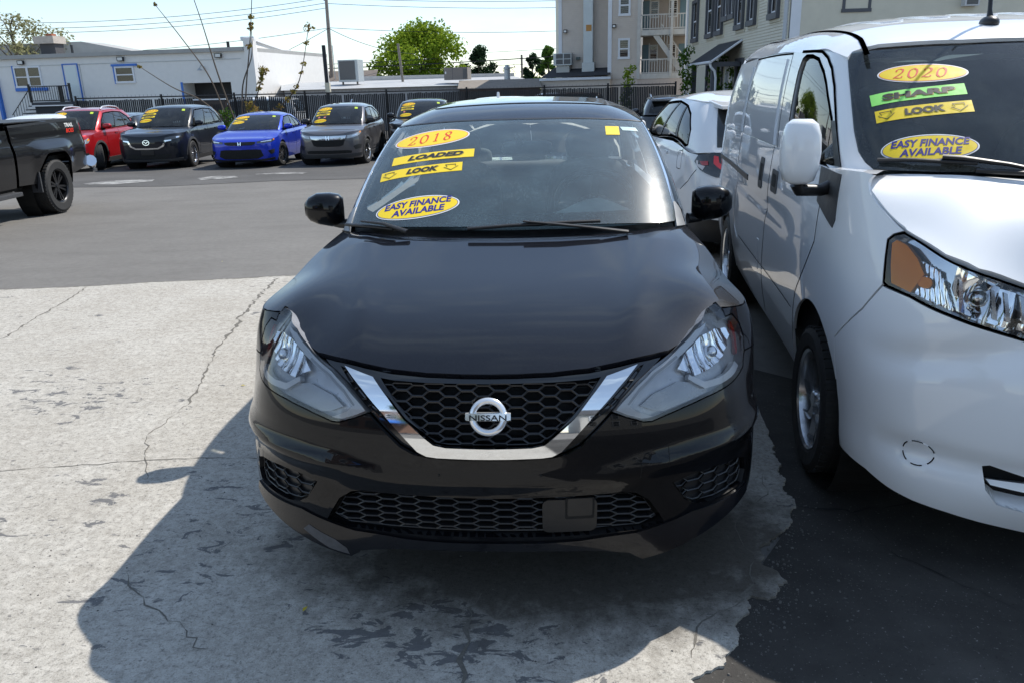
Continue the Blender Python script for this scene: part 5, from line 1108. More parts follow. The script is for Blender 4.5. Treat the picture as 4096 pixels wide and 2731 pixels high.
    for u in (1.13, 7.53, 13.53):
        fl = wbox('floodlight', r, iron, u, u+.40, 3.53, 3.76, -.16, -.06); wbox('floodlight_glass', fl, M_plain('lamp_glass_pale', (.6, .62, .62), .2), u+.05, u+.35, 3.57, 3.73, -.170, -.161)
    gl = MB(); gl.tube([(12.80, 0, 2.9), (12.82, -.15, 3.1), (12.7, -.25, 3.15), (12.6, -.28, 3.0)], .025, 6); gl.lathe([(.03, 0), (.16, .12)], 14, T((12.6, -.28, 3.02), 0, 0, RAD(90))); gl.build('gooseneck_lamp', galv, r)
    cd = MB(); cd.tube([(-2, -.02, 3.45), (15, -.02, 3.45)], .014, 5); cd.tube([(5.02, -.02, 3.45), (5.02, -.02, 1.4)], .014, 5); cd.build('conduit', galv, r)
    pl = MB(); pl.box((-.50, -.10, .95), (.16, .2, 3.7)); pl.build('blue_pillar', blue, r)
    # landing, railing and steps
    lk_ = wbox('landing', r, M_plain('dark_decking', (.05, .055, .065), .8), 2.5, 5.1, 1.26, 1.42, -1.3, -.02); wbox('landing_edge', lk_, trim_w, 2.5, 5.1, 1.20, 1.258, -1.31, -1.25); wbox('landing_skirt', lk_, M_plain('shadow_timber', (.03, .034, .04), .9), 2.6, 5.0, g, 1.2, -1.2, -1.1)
    rl = MB(); rl.box((3.8, -1.28, 2.28), (2.5, .05, .05)); rl.box((3.8, -1.28, 1.50), (2.5, .05, .06)); rail = rl.build('railing', iron, r)
    for i in range(17):
        u = 2.62+i*.15; wbox('baluster', rail, iron, u-.011, u+.011, 1.53, 2.255, -1.29, -1.27)
    for u in (2.5, 5.08, 4.42, 4.55): wbox('railing_post', rail, iron, u-.05, u+.05, 1.42, 2.42 if u < 3 or u > 5 else 2.28, -1.33, -1.23)
    st = MB(); st.tube([(2.45, -1.28, 2.10), (1.1, -1.28, .75)], .025, 5)
    for i in range(7): u = 2.3-i*.18; st.box((u, -1.28, 1.5-i*.18+.12), (.02, .02, .75))
    st.build('stair_rail', iron, r); sp = MB()
    for i in range(7): sp.box((2.35-i*.22, -.7, 1.22-i*.2), (.26, 1.1, .06))
    sp.build('steps', M_plain('dark_decking', (.05, .055, .065), .8), r)
    # chimney and higher roof behind
    ch = MB(); ch.box((1.55, 2.5, 4.55), (1.0, .8, 1.0)); c_ = ch.build('chimney', M_plain('flashed_brick', (.06, .06, .065), .8, 0, .3), r); MB().box((1.50, 2.45, 4.98), (1.35, 1.1, .42)).build('chimney_cap', M_plain('old_render', (.45, .40, .35), .9, 0, .3, 5), c_); MB().box((1.62, 2.5, 5.26), (.4, .4, .15)).build('chimney_pot', brickm, c_)
    hp = MB(); hp.add([(-8, 9, 5.3), (-1.2, 9, 5.3), (5.0, 9, 4.1), (-8, 9, 4.0)], [(0, 1, 2, 3)]); hp.add([(-8, 11.5, 5.3), (-1.2, 11.5, 5.3), (5.0, 11.5, 4.1), (-8, 11.5, 4.0), (-8, 9, 5.3), (-1.2, 9, 5.3), (5.0, 9, 4.1)], [(4, 5, 1, 0), (5, 6, 2, 1)]); hp.build('upper_roof', M_plain('grey_membrane', (.36, .36, .35), .8), r)
    wbox('vent_pipe', r, iron, 14.0+.0, 14.12, 4.06, 4.40, .5, .62); wbox('vent_pipe', r, iron, 3.0, 3.1, 4.06, 4.65, 2.2, 2.3)
white_building()
def house_a():
    r = empty('porch_house', (.21, 48.31, 0), RAD(-10.52), 'tall pinkish clapboard house with open porches and outside stairs', 'house')
    g = -.7; H = 9.0
    wbox('wall', r, sid_a, 0, 2.9, g, H, .02, 6); siding(r, sid_a, 0, 2.9, 2.2, H-.5)
    wbox('wall', r, sid_a, 3.0, 4.62, g, H, -1.03, 6); siding(r, sid_a, 3.0, 4.62, 1.85, H-.5, y=-1.05)
    sd = MB(); wbox('foundation', r, M_plain('pale_foundation', (.55, .46, .41), .9), 3.0, 7.3, g, 1.86, -1.02, 0)
    # canted left wall and white corner boards
    b = MB(); b.add([(-.50, .9, g), (0, 0, g), (0, 0, H), (-.50, .9, H)], [(0, 1, 2, 3)]); b.build('bay_wall', sid_b, r)
    wbox('corner_board', r, trim_w, -.16, .04, 2.4, H, -.05, .02); wbox('corner_board', r, trim_w, 2.90, 3.12, 2.0, H, -1.12, -1.0); wbox('corner_board', r, rustw, 4.56, 4.75, 1.8, H, -1.12, -1.0)
    side = MB(); side.add([(2.9, 0, 2.0), (3.0, -1.03, 2.0), (3.0, -1.03, H), (2.9, 0, H)], [(0, 1, 2, 3)]); side.build('return_wall', sid_a, r)
    ev = MB(); ev.box((-.2, -.1, 6.55+.1), (.9, .7, .18), Matrix.Identity(4)); ev.box((-.2, -.1, 6.72), (1.0, .8, .10)); ev.build('eave', trim_w, r)
    # lean-to with dark shingles
    b = MB(); b.add([(-1.0, -1.6, 1.98), (3.15, -1.6, 2.08), (2.9, 0, 2.52), (-.45, .4, 2.62)], [(0, 1, 2, 3)]); b.build('lean_to_roof', shingle, r); wbox('lean_to_gutter', r, trim_w, -1.0, 3.15, 1.84, 1.98, -1.70, -1.6); wbox('lean_to_wall', r, sid_a, -.95, 3.1, g, 1.85, -1.55, 0)
    # flue, condenser, lamps
    wbox('flue', r, M_plain('flue_metal', (.52, .56, .57), .45, .2, .1, 2), 1.40, 1.94, 2.8, H+.3, -.55, -.05); wbox('flue_base', r, galv, 1.34, 2.06, 2.2, 2.8, -.7, -.02); wbox('flue_patch', r, M_plain('rust_patch', (.50, .25, .08), .9, 0, .3, 8), 1.56, 1.88, 4.52, 4.86, -.565, -.551)
    ac = wbox('condenser', r, galv, -.35, .72, 2.69, 3.36, -.75, -.1); 
    for i in range(2):
        for j in range(2): wbox('condenser_grille', ac, screen, -.18+i*.46, .22+i*.46, 2.75+j*.31, 3.02+j*.30, -.757, -.751)
    wbox('condenser_base', ac, M_plain('pale_plinth', (.5, .5, .47), .8), -.2, .58, 2.25, 2.69, -.65, -.15); wbox('meter_box', r, M_plain('green_box', (.12, .16, .15), .6), .9, 1.13, 2.98, 3.14, -.2, 0)
    for u, z, y in ((.16, 4.5, 0), (3.16, 4.6, -1.05)): f = wbox('floodlight', r, iron, u, u+.2, z, z+.18, y-.2, y-.02); wbox('floodlight_glass', f, st_white, u+.03, u+.17, z+.03, z+.13, y-.205, y-.201)
    for z0, z1 in ((2.9, 4.03), (5.2, 6.33)): window(r, 3.49, 4.16, z0, z1, trim_w, -1.05, True, M_plain('red_curtain', (.10, .035, .035), .8) if z0 > 5 else M_plain('grey_blind', (.18, .16, .13), .8), .11, .06)
    # recessed porches
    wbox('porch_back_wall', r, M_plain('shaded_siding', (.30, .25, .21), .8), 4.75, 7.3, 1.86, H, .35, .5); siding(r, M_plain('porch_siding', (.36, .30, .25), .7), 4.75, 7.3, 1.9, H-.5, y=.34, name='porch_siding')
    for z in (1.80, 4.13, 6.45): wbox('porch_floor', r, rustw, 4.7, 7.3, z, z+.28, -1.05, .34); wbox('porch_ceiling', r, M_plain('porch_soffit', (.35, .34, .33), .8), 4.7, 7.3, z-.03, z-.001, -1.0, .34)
    for z0 in (2.06, 4.42):
        rl = MB(); rl.box((5.98, -1.02, z0+.78), (2.56, .06, .06)); rl.box((5.98, -1.02, z0+.06), (2.56, .05, .05)); rail = rl.build('porch_railing', rustw, r)
        for i in range(17): wbox('baluster', rail, rustw, 4.80+i*.15, 4.835+i*.15, z0+.085, z0+.75, -1.035, -1.005)
        window(r, 5.13, 5.64, z0+.7, z0+1.62, rustw, .34, True, M_plain('warm_curtain', (.30, .14, .08), .8, 0, .4, 4), .07, .05); window(r, 6.19, 6.70, z0+.7, z0+1.62, rustw, .34, True, MATS['warm_curtain'], .07, .05)
        for u in (4.72, 6.82): d = wbox('porch_door', r, M_plain('teal_door', (.10, .17, .20), .5, 0, .2), u, u+.38, z0-.0, z0+1.62, .30, .335); wbox('door_frame', d, rustw, u+.385, u+.46, z0, z0+1.7, .29, .338)
    wbox('porch_post', r, rustw, 6.40, 6.55, 1.9, H, -1.12, -1.0); wbox('downpipe', r, trim_w, 7.22, 7.36, g, H, -1.15, -1.02)
    # outside stair between the porches
    b = MB(); b.add([(5.40, -.98, 4.14), (5.75, -.98, 4.14), (7.25, -.98, 2.1), (6.95, -.98, 2.05)], [(0, 1, 2, 3)]); b.add([(5.40, -.90, 4.14), (5.75, -.90, 4.14), (7.25, -.90, 2.1), (6.95, -.90, 2.05)], [(0, 1, 2, 3)]); st = b.build('stair_stringer', rustw, r)
    for i in range(9): k = i/9; wbox('tread', st, M_plain('dark_tread', (.05, .05, .05), .9), 5.45+1.5*k, 5.72+1.5*k, 4.05-2.0*k, 4.10-2.0*k, -.88, -.1)
    hr = MB(); hr.tube([(5.85, -.98, 4.75), (7.3, -.98, 2.75)], .03, 5)
    for i in range(9): k = i/9; hr.box((5.92+1.4*k, -.98, 4.33-1.95*k), (.03, .03, .7))
    hr.build('stair_handrail', rustw, r)
    wbox('roof', r, shingle, -.6, 7.5, H, H+.2, -1.4, 6)
house_a()
def house_b():
    r = empty('cream_house', (7.03, 44.39, 0), RAD(-88.5), 'cream clapboard house with many narrow windows and a dark shingled canopy', 'house')
    g = -.7; H = 8.2; L = 18.60
    wbox('wall', r, sid_b, 0, L, g, H, .02, 9); siding(r, sid_b, 0, L, 1.0-1.6, H)
    for u0, u1, z0, z1 in ((1.75, 3.30, 3.48, 5.49), (5.4, 6.95, 3.49, 5.9), (7.5, 8.95, 3.5, 5.9), (9.1, 10.1, 3.99, 5.9), (10.25, 11.2, 3.99, 5.9), (11.4, 12.7, 3.49, 5.9), (13.4, 14.55, 3.51, 5.9), (16.4, 17.55, 3.52, 5.9)):
        w = window(r, u0, u1, z0, z1, dark_trim, 0, False, dark_in, .16, .16); wi = .16
        sh = MB(); sh.box(((u0+u1)/2, -.05, (z0+z1)/2), (u1-u0-2*wi, .03, .07))
        for u in (u0+wi+.05, u1-wi-.05): sh.box((u, -.05, (z0+z1)/2), (.08, .03, z1-z0-2*wi))
        sh.box(((u0+u1)/2, -.05, z0+wi+.06), (u1-u0-2*wi-.2, .03, .1)); sh.build('sash', trim_w, w)
        ft = MB(); ft.box((u0-.05, -.02, (z0+z1)/2), (.09, .05, z1-z0+.1)); ft.box((u1+.05, -.02, (z0+z1)/2), (.09, .05, z1-z0+.1)); ft.box(((u0+u1)/2, -.03, z0-.05), (u1-u0+.2, .06, .09)); ft.build('outer_trim', sid_b, w)
    for u0, u1 in ((5.72, 7.5), (8.25, 9.3), (11.7, 13.0)): window(r, u0, u1, .2, 2.42, dark_trim, 0, True, M_plain('grey_blind', (.18, .16, .13), .8), .14, .10)
    d = wbox('door', r, trim_w, 9.75, 11.1, .0, 2.16, -.05, .0); 
    for z0, z1 in ((.25, .95), (1.15, 1.95)): wbox('door_panel', d, M_plain('door_shade', (.45, .47, .52), .5), 9.95, 10.35, z0, z1, -.056, -.051)
    dl = MB(); dl.add([(x, 0, z) for x, z in ellipse(.16, .30, 20)], [tuple(range(20))], T((10.72, -.055, 1.55))); dl.build('door_light', pane, d)
    # canopy
    b = MB(); V = [(.97, -1.9, 2.46), (6.65, -1.9, 2.46), (12.42, 0, 3.13), (8.1, 0, 3.13)]
    b = MB(); V = [(7.74, -1.2, 2.36), (12.57, -1.2, 2.36), (12.45, -.02, 3.13), (8.05, -.02, 3.13)]
    b.add(V+[(x, y, z-.09) for x, y, z in V], [(0, 1, 2, 3), (7, 6, 5, 4), (0, 4, 5, 1), (1, 5, 6, 2), (3, 7, 4, 0)]); cn = b.build('canopy', shingle, r)
    b = MB(); b.tube([(12.60, -1.22, 2.31), (12.48, -.03, 3.09)], .045, 6); b.tube([(7.74, -1.25, 2.29), (12.6, -1.25, 2.29)], .06, 6); b.build('canopy_edge', trim_w, cn)
    for u in (12.2, 7.9): wbox('canopy_post', cn, dark_trim, u, u+.20, g, 2.3, -1.15, -.95)
    wbox('canopy_beam', cn, dark_trim, 12.2, 12.4, 2.12, 2.30, -.94, -.02)
    b = MB(); b.tube([(12.5, -1.25, 2.24), (12.5, -1.2, 2.1), (12.5, -1.05, 1.95), (12.5, -1.0, 1.7), (12.5, -1.0, -.6)], .05, 8); b.build('downpipe', trim_w, r); wbox('corner_board', r, trim_w, -.05, .12, g, H, -.08, .0)
    wbox('corner_board', r, M_plain('grey_corner', (.50, .52, .55), .6), L-.55, L-.18, g, H, -.05, 0.0)
    wbox('roof', r, shingle, -.4, L+.4, H, H+.25, -.5, 9)
    # street front seen above the van
    f = empty('corner_house', (7.63, 25.84, 0), RAD(2.07), 'cream clapboard front wing with white framed windows above the van roof', 'house')
    wbox('wall', f, sid_b, 0.05, 12, g, H, .02, 7); siding(f, sid_b, .05, 12, 1.0, H); wbox('corner_board', f, trim_w, -.10, .22, g, H, -.06, .05); wbox('corner_board', f, trim_w, 3.84, 4.0, g, H, -.07, -.01)
    window(f, 1.50, 2.40, 3.55, 5.2, dark_trim, 0, False, M_plain('pale_curtain', (.5, .52, .55), .8), .09, .08); window(f, 3.96+.1, 4.60, 3.45, 5.2, trim_w, 0, True, MATS['pale_curtain'], .10, .06); w = window(f, 4.95, 5.88, 3.45, 5.2, trim_w, 0, True, dark_in, .12, .06)
    a = wbox('air_conditioner', w, M_plain('pale_metal', (.55, .56, .58), .4), 5.2, 5.65, 3.62, 3.95, -.35, -.06); wbox('ac_grille', a, screen, 5.25, 5.6, 3.66, 3.91, -.356, -.351); wbox('roof', f, shingle, -.4, 12.4, H, H+.25, -.5, 7)
house_b()
def low_building():
    r = empty('flat_roofed_building', (-15.2, 44.2, 0), RAD(18), 'low grey flat-roofed building behind the slatted fence', 'building')
    wbox('wall', r, M_plain('grey_block', (.40, .40, .41), .85, 0, .2, 2), -.2, 14.6, -.7, 1.72, 0, 6); b = MB(); b.add([(-.4, -.3, 1.70), (14.8, -.3, 1.75), (14.8, 6, 2.25), (-.4, 6, 2.15)], [(0, 1, 2, 3)]); b.build('roof', M_plain('silver_roofing', (.38, .39, .40), .7, 0, .25, 1.5), r)
    wbox('parapet', r, M_plain('pale_parapet', (.55, .54, .52), .8, 0, .2, 3), 4, 14.8, 2.1, 2.45, 6, 6.2)
    for i, (x, y, z0, w, h, lab) in enumerate(((-12.45, 47.9, 2.1, 1.25, 1.25, 'boxy grey rooftop air unit on legs, dark louvre facing the lot'), (-6.05, 48.3, 2.05, 1.45, .7, 'wide brown rooftop air unit with white labels'))):
        m = MB(); m.box((0, 0, h/2), (w, .9, h)); u = m.build('rooftop_unit', galv if i == 0 else M_plain('brown_metal', (.22, .19, .17), .5), None, lab, 'air unit', 'rooftop air units'); u.location = (x, y, z0); u.rotation_euler[2] = RAD(-8)
        if i == 0:
            wbox('louvre', u, screen, -.55, .45, .12, 1.18, -.47, -.451); wbox('leg', u, woodp, -.5, -.42, -.5, 0, -.3, -.2); wbox('leg', u, woodp, .42, .5, -.5, 0, -.3, -.2)
        else: wbox('side_grille', u, screen, .45, .70, .08, .62, -.47, -.451); wbox('label_plate', u, st_white, -.65, -.58, .35, .48, -.456, -.4505); wbox('panel_seam', u, steel, -.2, -.18, .02, .68, -.456, -.4505)
    v = MB(); v.lathe([(.0, .95), (.10, .95), (.12, .90), (.12, .85), (.22, .80), (.22, .70), (.18, .68), (.19, 0)], 20, T((-3.1, 49.0, 1.9), 0, 0, RAD(-90))); v.build('roof_vent', galv, None, 'slim grey roof vent standing beside the brown air unit', 'vent', smooth=40)
    h = empty('brown_roof_house', (-19.9, 58.6, 0), 0, 'low house with brown shingle roof and brick chimney', 'house')
    b = MB(); b.add([(0, 0, 1.6), (6.2, 0, 1.6), (6.2, 2.5, 3.05), (.9, 2.5, 3.05)], [(0, 1, 2, 3)]); b.build('roof', M_plain('brown_shingle', (.20, .165, .14), .9, 0, .2, 6), h); wbox('wall', h, stucco, .3, 6, -.7, 1.6, .3, 4)
    c = wbox('chimney', h, brickm, 2.1, 2.45, 1.9, 3.45, .6, .95); wbox('flashing', c, iron, 2.05, 2.5, 1.7, 2.1, .55, 1.0); b2 = wbox('wall', h, M_plain('pale_teal_wall', (.20, .42, .50), .8), 8.2, 12, -.7, 2.55, 4, 6)
    low = MB(); low.box((0, 0, 1.0), (4.2, 1.2, 2.9)); 
    s = empty('cluttered_shed', (-3.6, 46.5, 0), RAD(4), 'low shed with brown roof panels left of the porch house', 'shed'); b = MB(); b.add([(-2.2, -1, 1.55), (2.6, -1, 1.5), (2.6, 1.2, 2.0), (-2.2, 1.2, 2.0)], [(0, 1, 2, 3)]); b.build('roof', M_plain('tan_roofing', (.22, .19, .16), .9, 0, .3, 4), s); wbox('wall', s, M_plain('dark_boards', (.07, .05, .045), .9, 0, .3, 3), -2.1, 2.5, -.7, 1.5, -.9, 1)
low_building()
# ------------------------------------------------------------------ fence with privacy slats
def fence():
    pts = [(-19.8, 31.15), (-16.5, 31.85), (-13.6, 32.4), (-10.73, 32.95), (-7.4, 33.85), (-4.0, 34.8), (-.57, 35.72), (2.3, 35.95), (5.35, 36.1)]
    r = empty('slatted_fence', (pts[0][0], pts[0][1], 0), 0, 'long black chain-link fence with dark privacy slats behind the parked row', 'fence')
    sm = M_plain('dark_slat_vinyl', (.012, .013, .016), .5, 0, .3, 20); O = Vector((pts[0][0], pts[0][1], 0)); b = MB(); rnd = random.Random(2)
    for i in range(len(pts)-1):
        a, c = Vector((*pts[i], 0))-O, Vector((*pts[i+1], 0))-O; d = (c-a); L = d.length; ang = math.atan2(d.y, d.x); za, zb = gz(pts[i][1]), gz(pts[i+1][1])
        n = int(L/.080)
        for k in range(n):
            p = a+d*((k+.5)/n); z = za+(zb-za)*k/n
            if rnd.random() < .02: continue
            b.box((0, 0, z+1.06+rnd.uniform(-.02, .02)), (.066+rnd.uniform(-.006, .006), .012, 2.02), T((p.x, p.y, 0), ang+rnd.uniform(-.05, .05)))
        for z in (2.16, .12): rl = MB(); rl.tube([a+Vector((0, 0, za+z)), c+Vector((0, 0, zb+z))], .026, 6); rl.build('rail', iron, r)
        w = MB()
        for k in range(int(L/.16)): p = a+d*((k+.5)/int(L/.16)); w.box((p.x, p.y, za+2.20), (.006, .006, .10))
        w.build('wire_ends', iron, r, kind='stuff')
    b.build('slats', sm, r, kind='stuff')
    for x, y in pts: q = MB(); q.tube([(x-O.x, y-O.y-.04, gz(y)-.05), (x-O.x, y-O.y-.04, gz(y)+2.26)], .045, 8); q.build('post', iron, r)
    # leaf of an open gate
    g = empty('open_gate_leaf', (-15.0, 31.6, 0), RAD(-25), 'dark open gate frame leaning against the slatted fence', 'gate')
    for x0, x1, z0, z1 in ((0, .14, 0, 2.0), (1.66, 1.80, 0, 2.0), (.14, 1.66, 1.80, 1.94), (.14, 1.66, .9, 1.02), (.85, .95, .05, 1.8)): wbox('frame_bar', g, M_plain('brown_gate_steel', (.035, .025, .022), .6, .2), x0, x1, z0-.6, z1-.6, -.04, .04)
    c = MB(); c.box((.9, 0, 1.40), (1.9, .10, .05)); c.build('top_cap', trim_w, g)
fence()

# ------------------------------------------------------------------ across the street, behind the camera: unseen, added for paint and chrome to mirror
def street():
    t = empty('shop_building', (-9, -19, 0), 0, 'brick shop with blue awning across the street, seen only mirrored in the black bumper', 'building')
    wbox('wall', t, M_plain('brown_brick', (.16, .095, .07), .9, 0, .3, 3), -9, 7, 0, 5.6, -8, 0); wbox('parapet', t, trim_w, -9.1, 7.1, 5.6, 5.9, -8.1, .1)
    for u in (-7, -3.6, 3.4): window(t, u, u+2.2, .7, 2.6, dark_trim, .06, False, dark_in, .1, -.05)
    b = MB(); b.add([(-1.6, .05, 3.3), (2.6, .05, 3.3), (2.6, 1.4, 2.5), (-1.6, 1.4, 2.5)], [(0, 1, 2, 3)]); b.build('awning', blue, t)
    for u in (-7.5, -4, -.5, 3): window(t, u, u+1.5, 3.5, 4.9, trim_w, .06, True, dark_in, .1, -.05)
    h = empty('mirrored_house', (4.5, -21, 0), 0, 'pale timber house across the street, seen only mirrored in car paint', 'house'); wbox('wall', h, M_plain('pale_timber', (.42, .41, .38), .8, 0, .1, 2), 0, 9, 0, 5.2, -8, 0); b = MB(); b.add([(-.3, .4, 5.1), (9.3, .4, 5.1), (9.3, -4, 7.6), (-.3, -4, 7.6), (-.3, -8.3, 5.1), (9.3, -8.3, 5.1)], [(0, 1, 2, 3), (3, 2, 5, 4)]); b.build('roof', shingle, h)
    for u in (1, 4, 7): window(h, u, u+1.1, 1, 2.6, trim_w, .06, True, dark_in, .1, -.05); window(h, u, u+1.1, 3.3, 4.7, trim_w, .06, True, dark_in, .1, -.05)
street()
# ================================================================== trees, shrubs, poles, wires
def M_leaf(name, a, b, c):
    t = NT(name); v = t.coord('Object'); n = t.noise(v, .9, 3); n2 = t.noise(v, 7, 2); col = t.mix(t.ramp(n, [(.35, 0), (.65, 1)]), a, b); col = t.mix(t.ramp(n2, [(.45, 0), (.7, .8)]), col, c)
    d = t.n('BsdfDiffuse'); t.l(col, d.inputs[0]); tr = t.n('BsdfTranslucent'); t.l(col, tr.inputs[0]); m = t.n('MixShader'); m.inputs[0].default_value = .38; t.l(d.outputs[0], m.inputs[1]); t.l(tr.outputs[0], m.inputs[2]); return t.done(m.outputs[0])
leaf_lime = M_leaf('spring_leaf', (.12, .21, .02), (.24, .33, .03), (.36, .42, .05)); leaf_dark = M_leaf('evergreen_needle', (.018, .042, .022), (.035, .065, .032), (.05, .085, .04)); leaf_mid = M_leaf('green_leaf', (.05, .11, .02), (.09, .17, .03), (.14, .22, .045)); leaf_rust = M_leaf('young_bronze_leaf', (.20, .16, .05), (.28, .26, .07), (.30, .13, .07)); leaf_pale = M_leaf('pale_spring_leaf', (.22, .22, .11), (.30, .29, .15), (.35, .34, .2)); bark = M_plain('bark', (.11, .085, .065), .95, 0, .3, 8)
def leaf_blob(name, clumps, n, size, m, parent, seed, flat=.6):
    r = random.Random(seed); V = []; F = []; tot = sum(c[3]**2 for c in clumps)
    for (x, y, z, rad) in clumps:
        for _ in range(int(n*rad**2/tot)):
            while True:
                d = Vector((r.gauss(0, 1), r.gauss(0, 1), r.gauss(0, 1)))
                if d.length > .1: break
            d.normalize(); k = rad*(r.random()**.45)*r.uniform(.8, 1.12); p = Vector((x+d.x*k, y+d.y*k, z+d.z*k*.85))
            nn = (d*.6+Vector((r.gauss(0, .6), r.gauss(0, .6), r.gauss(.3, .6)))).normalized(); a = nn.orthogonal().normalized(); a = (Matrix.Rotation(r.random()*6.28, 3, nn)@a); b = nn.cross(a); s = size*r.uniform(.6, 1.4); i = len(V)
            V += [p-a*s*.5, p+b*s*flat*.5+nn*s*.1, p+a*s*.5, p-b*s*flat*.5]; F.append((i, i+1, i+2, i+3))
    return put(name, mesh(name, V, F, None, False), m, parent, kind='stuff')
def tree(name, base, H, spread, m, n, size, label, seed, crown0=.25, shape='round', group='trees beyond the fence', nc=26, trunk=.16):
    r = random.Random(seed); root = empty(name, base, 0, label, 'tree', group); b = MB(); b.tube([(0, 0, 0), (.05*H*.2, 0, H*.25), (0, .05, H*.55), (0, 0, H*.9)], [trunk, trunk*.8, trunk*.5, trunk*.12], 8); cl = []
    for k in range(nc):
        h = crown0+(1-crown0)*((k+.5)/nc); a = k*2.4+r.random()
        if shape == 'cone': rr = spread*(1.02-h)*1.25*r.uniform(.5, 1)
        elif shape == 'col': rr = spread*.6*r.random()
        else: q = (h-crown0)/(1-crown0); rr = spread*math.sqrt(max(.02, 1-(2*q-.75)**2/1.6))*r.uniform(.2, 1.12)
        z = H*h*(.95 if shape == 'round' else 1); p = (rr*math.cos(a), rr*math.sin(a), z); cl.append((*p, spread*(r.uniform(.15, .40) if shape == 'round' else r.uniform(.4, .7) if shape == 'col' else r.uniform(.2, .32))))
        b.tube([(0, 0, max(H*.2, z-rr*.7-.3)), (p[0]*.55, p[1]*.55, z-rr*.18), p], [trunk*.35, trunk*.2, trunk*.06], 5)
    b.build('trunk', bark, root, smooth=40); leaf_blob('crown', cl, n, size, m, root, seed)
    return root
tree('maple_tree', (-12.0, 71, -1.2), 8.0, 3.9, leaf_lime, 15000, .30, 'big bright green leafy tree rising above the flat roofs', 5, .16, nc=64)
tree('pine_tree', (-7.6, 77, -.65), 5.9, 1.75, leaf_dark, 4500, .26, 'dark rounded evergreen just right of the big green tree', 6, .30, nc=22)
tree('pine_tree', (-2.4, 73, -.65), 5.0, 1.25, leaf_dark, 2600, .24, 'ragged dark evergreen beside the porch house', 8, .35, nc=16)
tree('leafy_tree', (-.9, 69, -.65), 5.4, 1.3, leaf_mid, 2600, .26, 'green leafy tree half hidden by the porch house', 9, .2, nc=16)
tree('cone_tree', (-20.3, 66, -.65), 4.8, 1.1, leaf_mid, 1800, .24, 'pointed green tree left of the utility pole', 12, .2, 'cone', nc=16)
tree('cone_tree', (-22.2, 66, -.65), 4.4, .9, leaf_dark, 1500, .24, 'dark green tree at the corner of the white side wall', 13, .2, 'cone', nc=14)
tree('low_tree', (-16.3, 64, -.65), 4.0, 1.2, leaf_dark, 1700, .22, 'low dark tree behind the brown roof', 14, .4, nc=12)
tree('bare_tree', (-4.6, 74, -.65), 4.2, 1.1, leaf_pale, 260, .16, 'thin nearly bare tree between the two evergreens', 15, .35, nc=14, trunk=.05)
tree('spring_tree', (-36.6, 53.0, -.7), 8.1, 3.0, leaf_pale, 4200, .20, 'pale budding tree above the white building at the left edge', 16, .3, nc=30)
def sapling(base, H, spread, m, n, label, seed):
    return tree('sapling', base, H, spread, m, n, .13, label, seed, .12, 'col', 'saplings by the porch house', 14, .03)
sapling((3.25, 36.6, -.65), 3.0, .42, leaf_lime, 700, 'small bright lime sapling in front of the pink house', 21); sapling((5.75, 35.2, -.65), 3.6, .5, leaf_mid, 900, 'taller green sapling beside the outside stairs', 22); sapling((6.75, 34.0, -.65), 3.2, .5, leaf_mid, 900, 'green sapling next to the cream house downpipe', 23)
tag(sapling((7.3, 33.2, -.65), 2.9, .42, leaf_mid, 700, 'bushy green sapling under the dark canopy', 24))
# tall suckering shrub in front of the fence: long whips with tufts of young leaves
def shrub():
    O = Vector((-12.6, 29.6, gz(29.6))); root = empty('whip_shrub', tuple(O), 0, 'straggly bare shrub with long whips behind the dark blue-black SUV', 'shrub')
    whips = [([(-12.9, 29.6, .6), (-13.4, 29.7, 2.2), (-14.3, 29.8, 3.6), (-15.2, 29.8, 4.9)], 0), ([(-12.6, 29.6, .6), (-13.0, 29.5, 2.4), (-13.35, 29.5, 4.2), (-13.75, 29.6, 5.75)], 0), ([(-12.2, 29.6, .5), (-11.9, 29.5, 2.0), (-11.55, 29.5, 3.6), (-11.2, 29.5, 5.65)], 1), ([(-12.3, 29.6, .5), (-12.1, 29.6, 1.9), (-11.6, 29.6, 3.0), (-11.5, 29.6, 4.1)], 0), ([(-12.9, 29.7, .5), (-13.9, 29.7, 1.4), (-15.0, 29.8, 1.9), (-16.2, 29.8, 2.7)], 0), ([(-11.8, 29.6, .4), (-10.7, 29.6, 1.1), (-9.9, 29.7, 2.0), (-9.3, 29.6, 3.9)], 2), ([(-12.2, 29.5, .5), (-11.6, 29.5, 1.4), (-11.2, 29.5, 2.4)], 1), ([(-12.9, 29.6, .5), (-13.7, 29.5, 1.1), (-14.6, 29.5, 1.0)], 0)]
    for k, (P, lf) in enumerate(whips):
        q = smoothpoly(P, 6, False); n = len(q); b = MB(); b.tube([Vector(p)-O for p in q], [.034*(1-.8*i/n)+.003 for i in range(n)], 6); b.build('stem', bark, root, smooth=50)
        cl = []
        if lf: cl += [(*(Vector(q[-1])-O), .20)]
        if lf: cl += [(*(Vector(q[int(n*f)])-O), .12) for f in (.62, .7, .78, .86)]
        if lf == 2: cl += [(*(Vector(q[int(n*f)])-O), .14) for f in (.35, .45, .55)]
        if not lf: cl += [(*(Vector(q[-1])-O), .07)]
        leaf_blob('leaf_tuft', cl, 200 if lf else 20, .12, leaf_rust, root, 30+k)
    leaf_blob('leaf_tuft', [(.4, 0, .9, .5), (.9, 0, 1.3, .4), (.2, .1, .6, .5), (-.5, 0, .8, .3), (1.2, 0, .9, .35), (-.9, 0, .7, .3), (1.6, 0, 1.3, .3), (.7, 0, 1.7, .25), (2.0, 0, .8, .3)], 1300, .13, leaf_rust, root, 50); leaf_blob('leaf_tuft', [(-.3, 0, 1.4, .3), (-.2, 0, 1.0, .3)], 160, .13, leaf_mid, root, 51)
shrub()
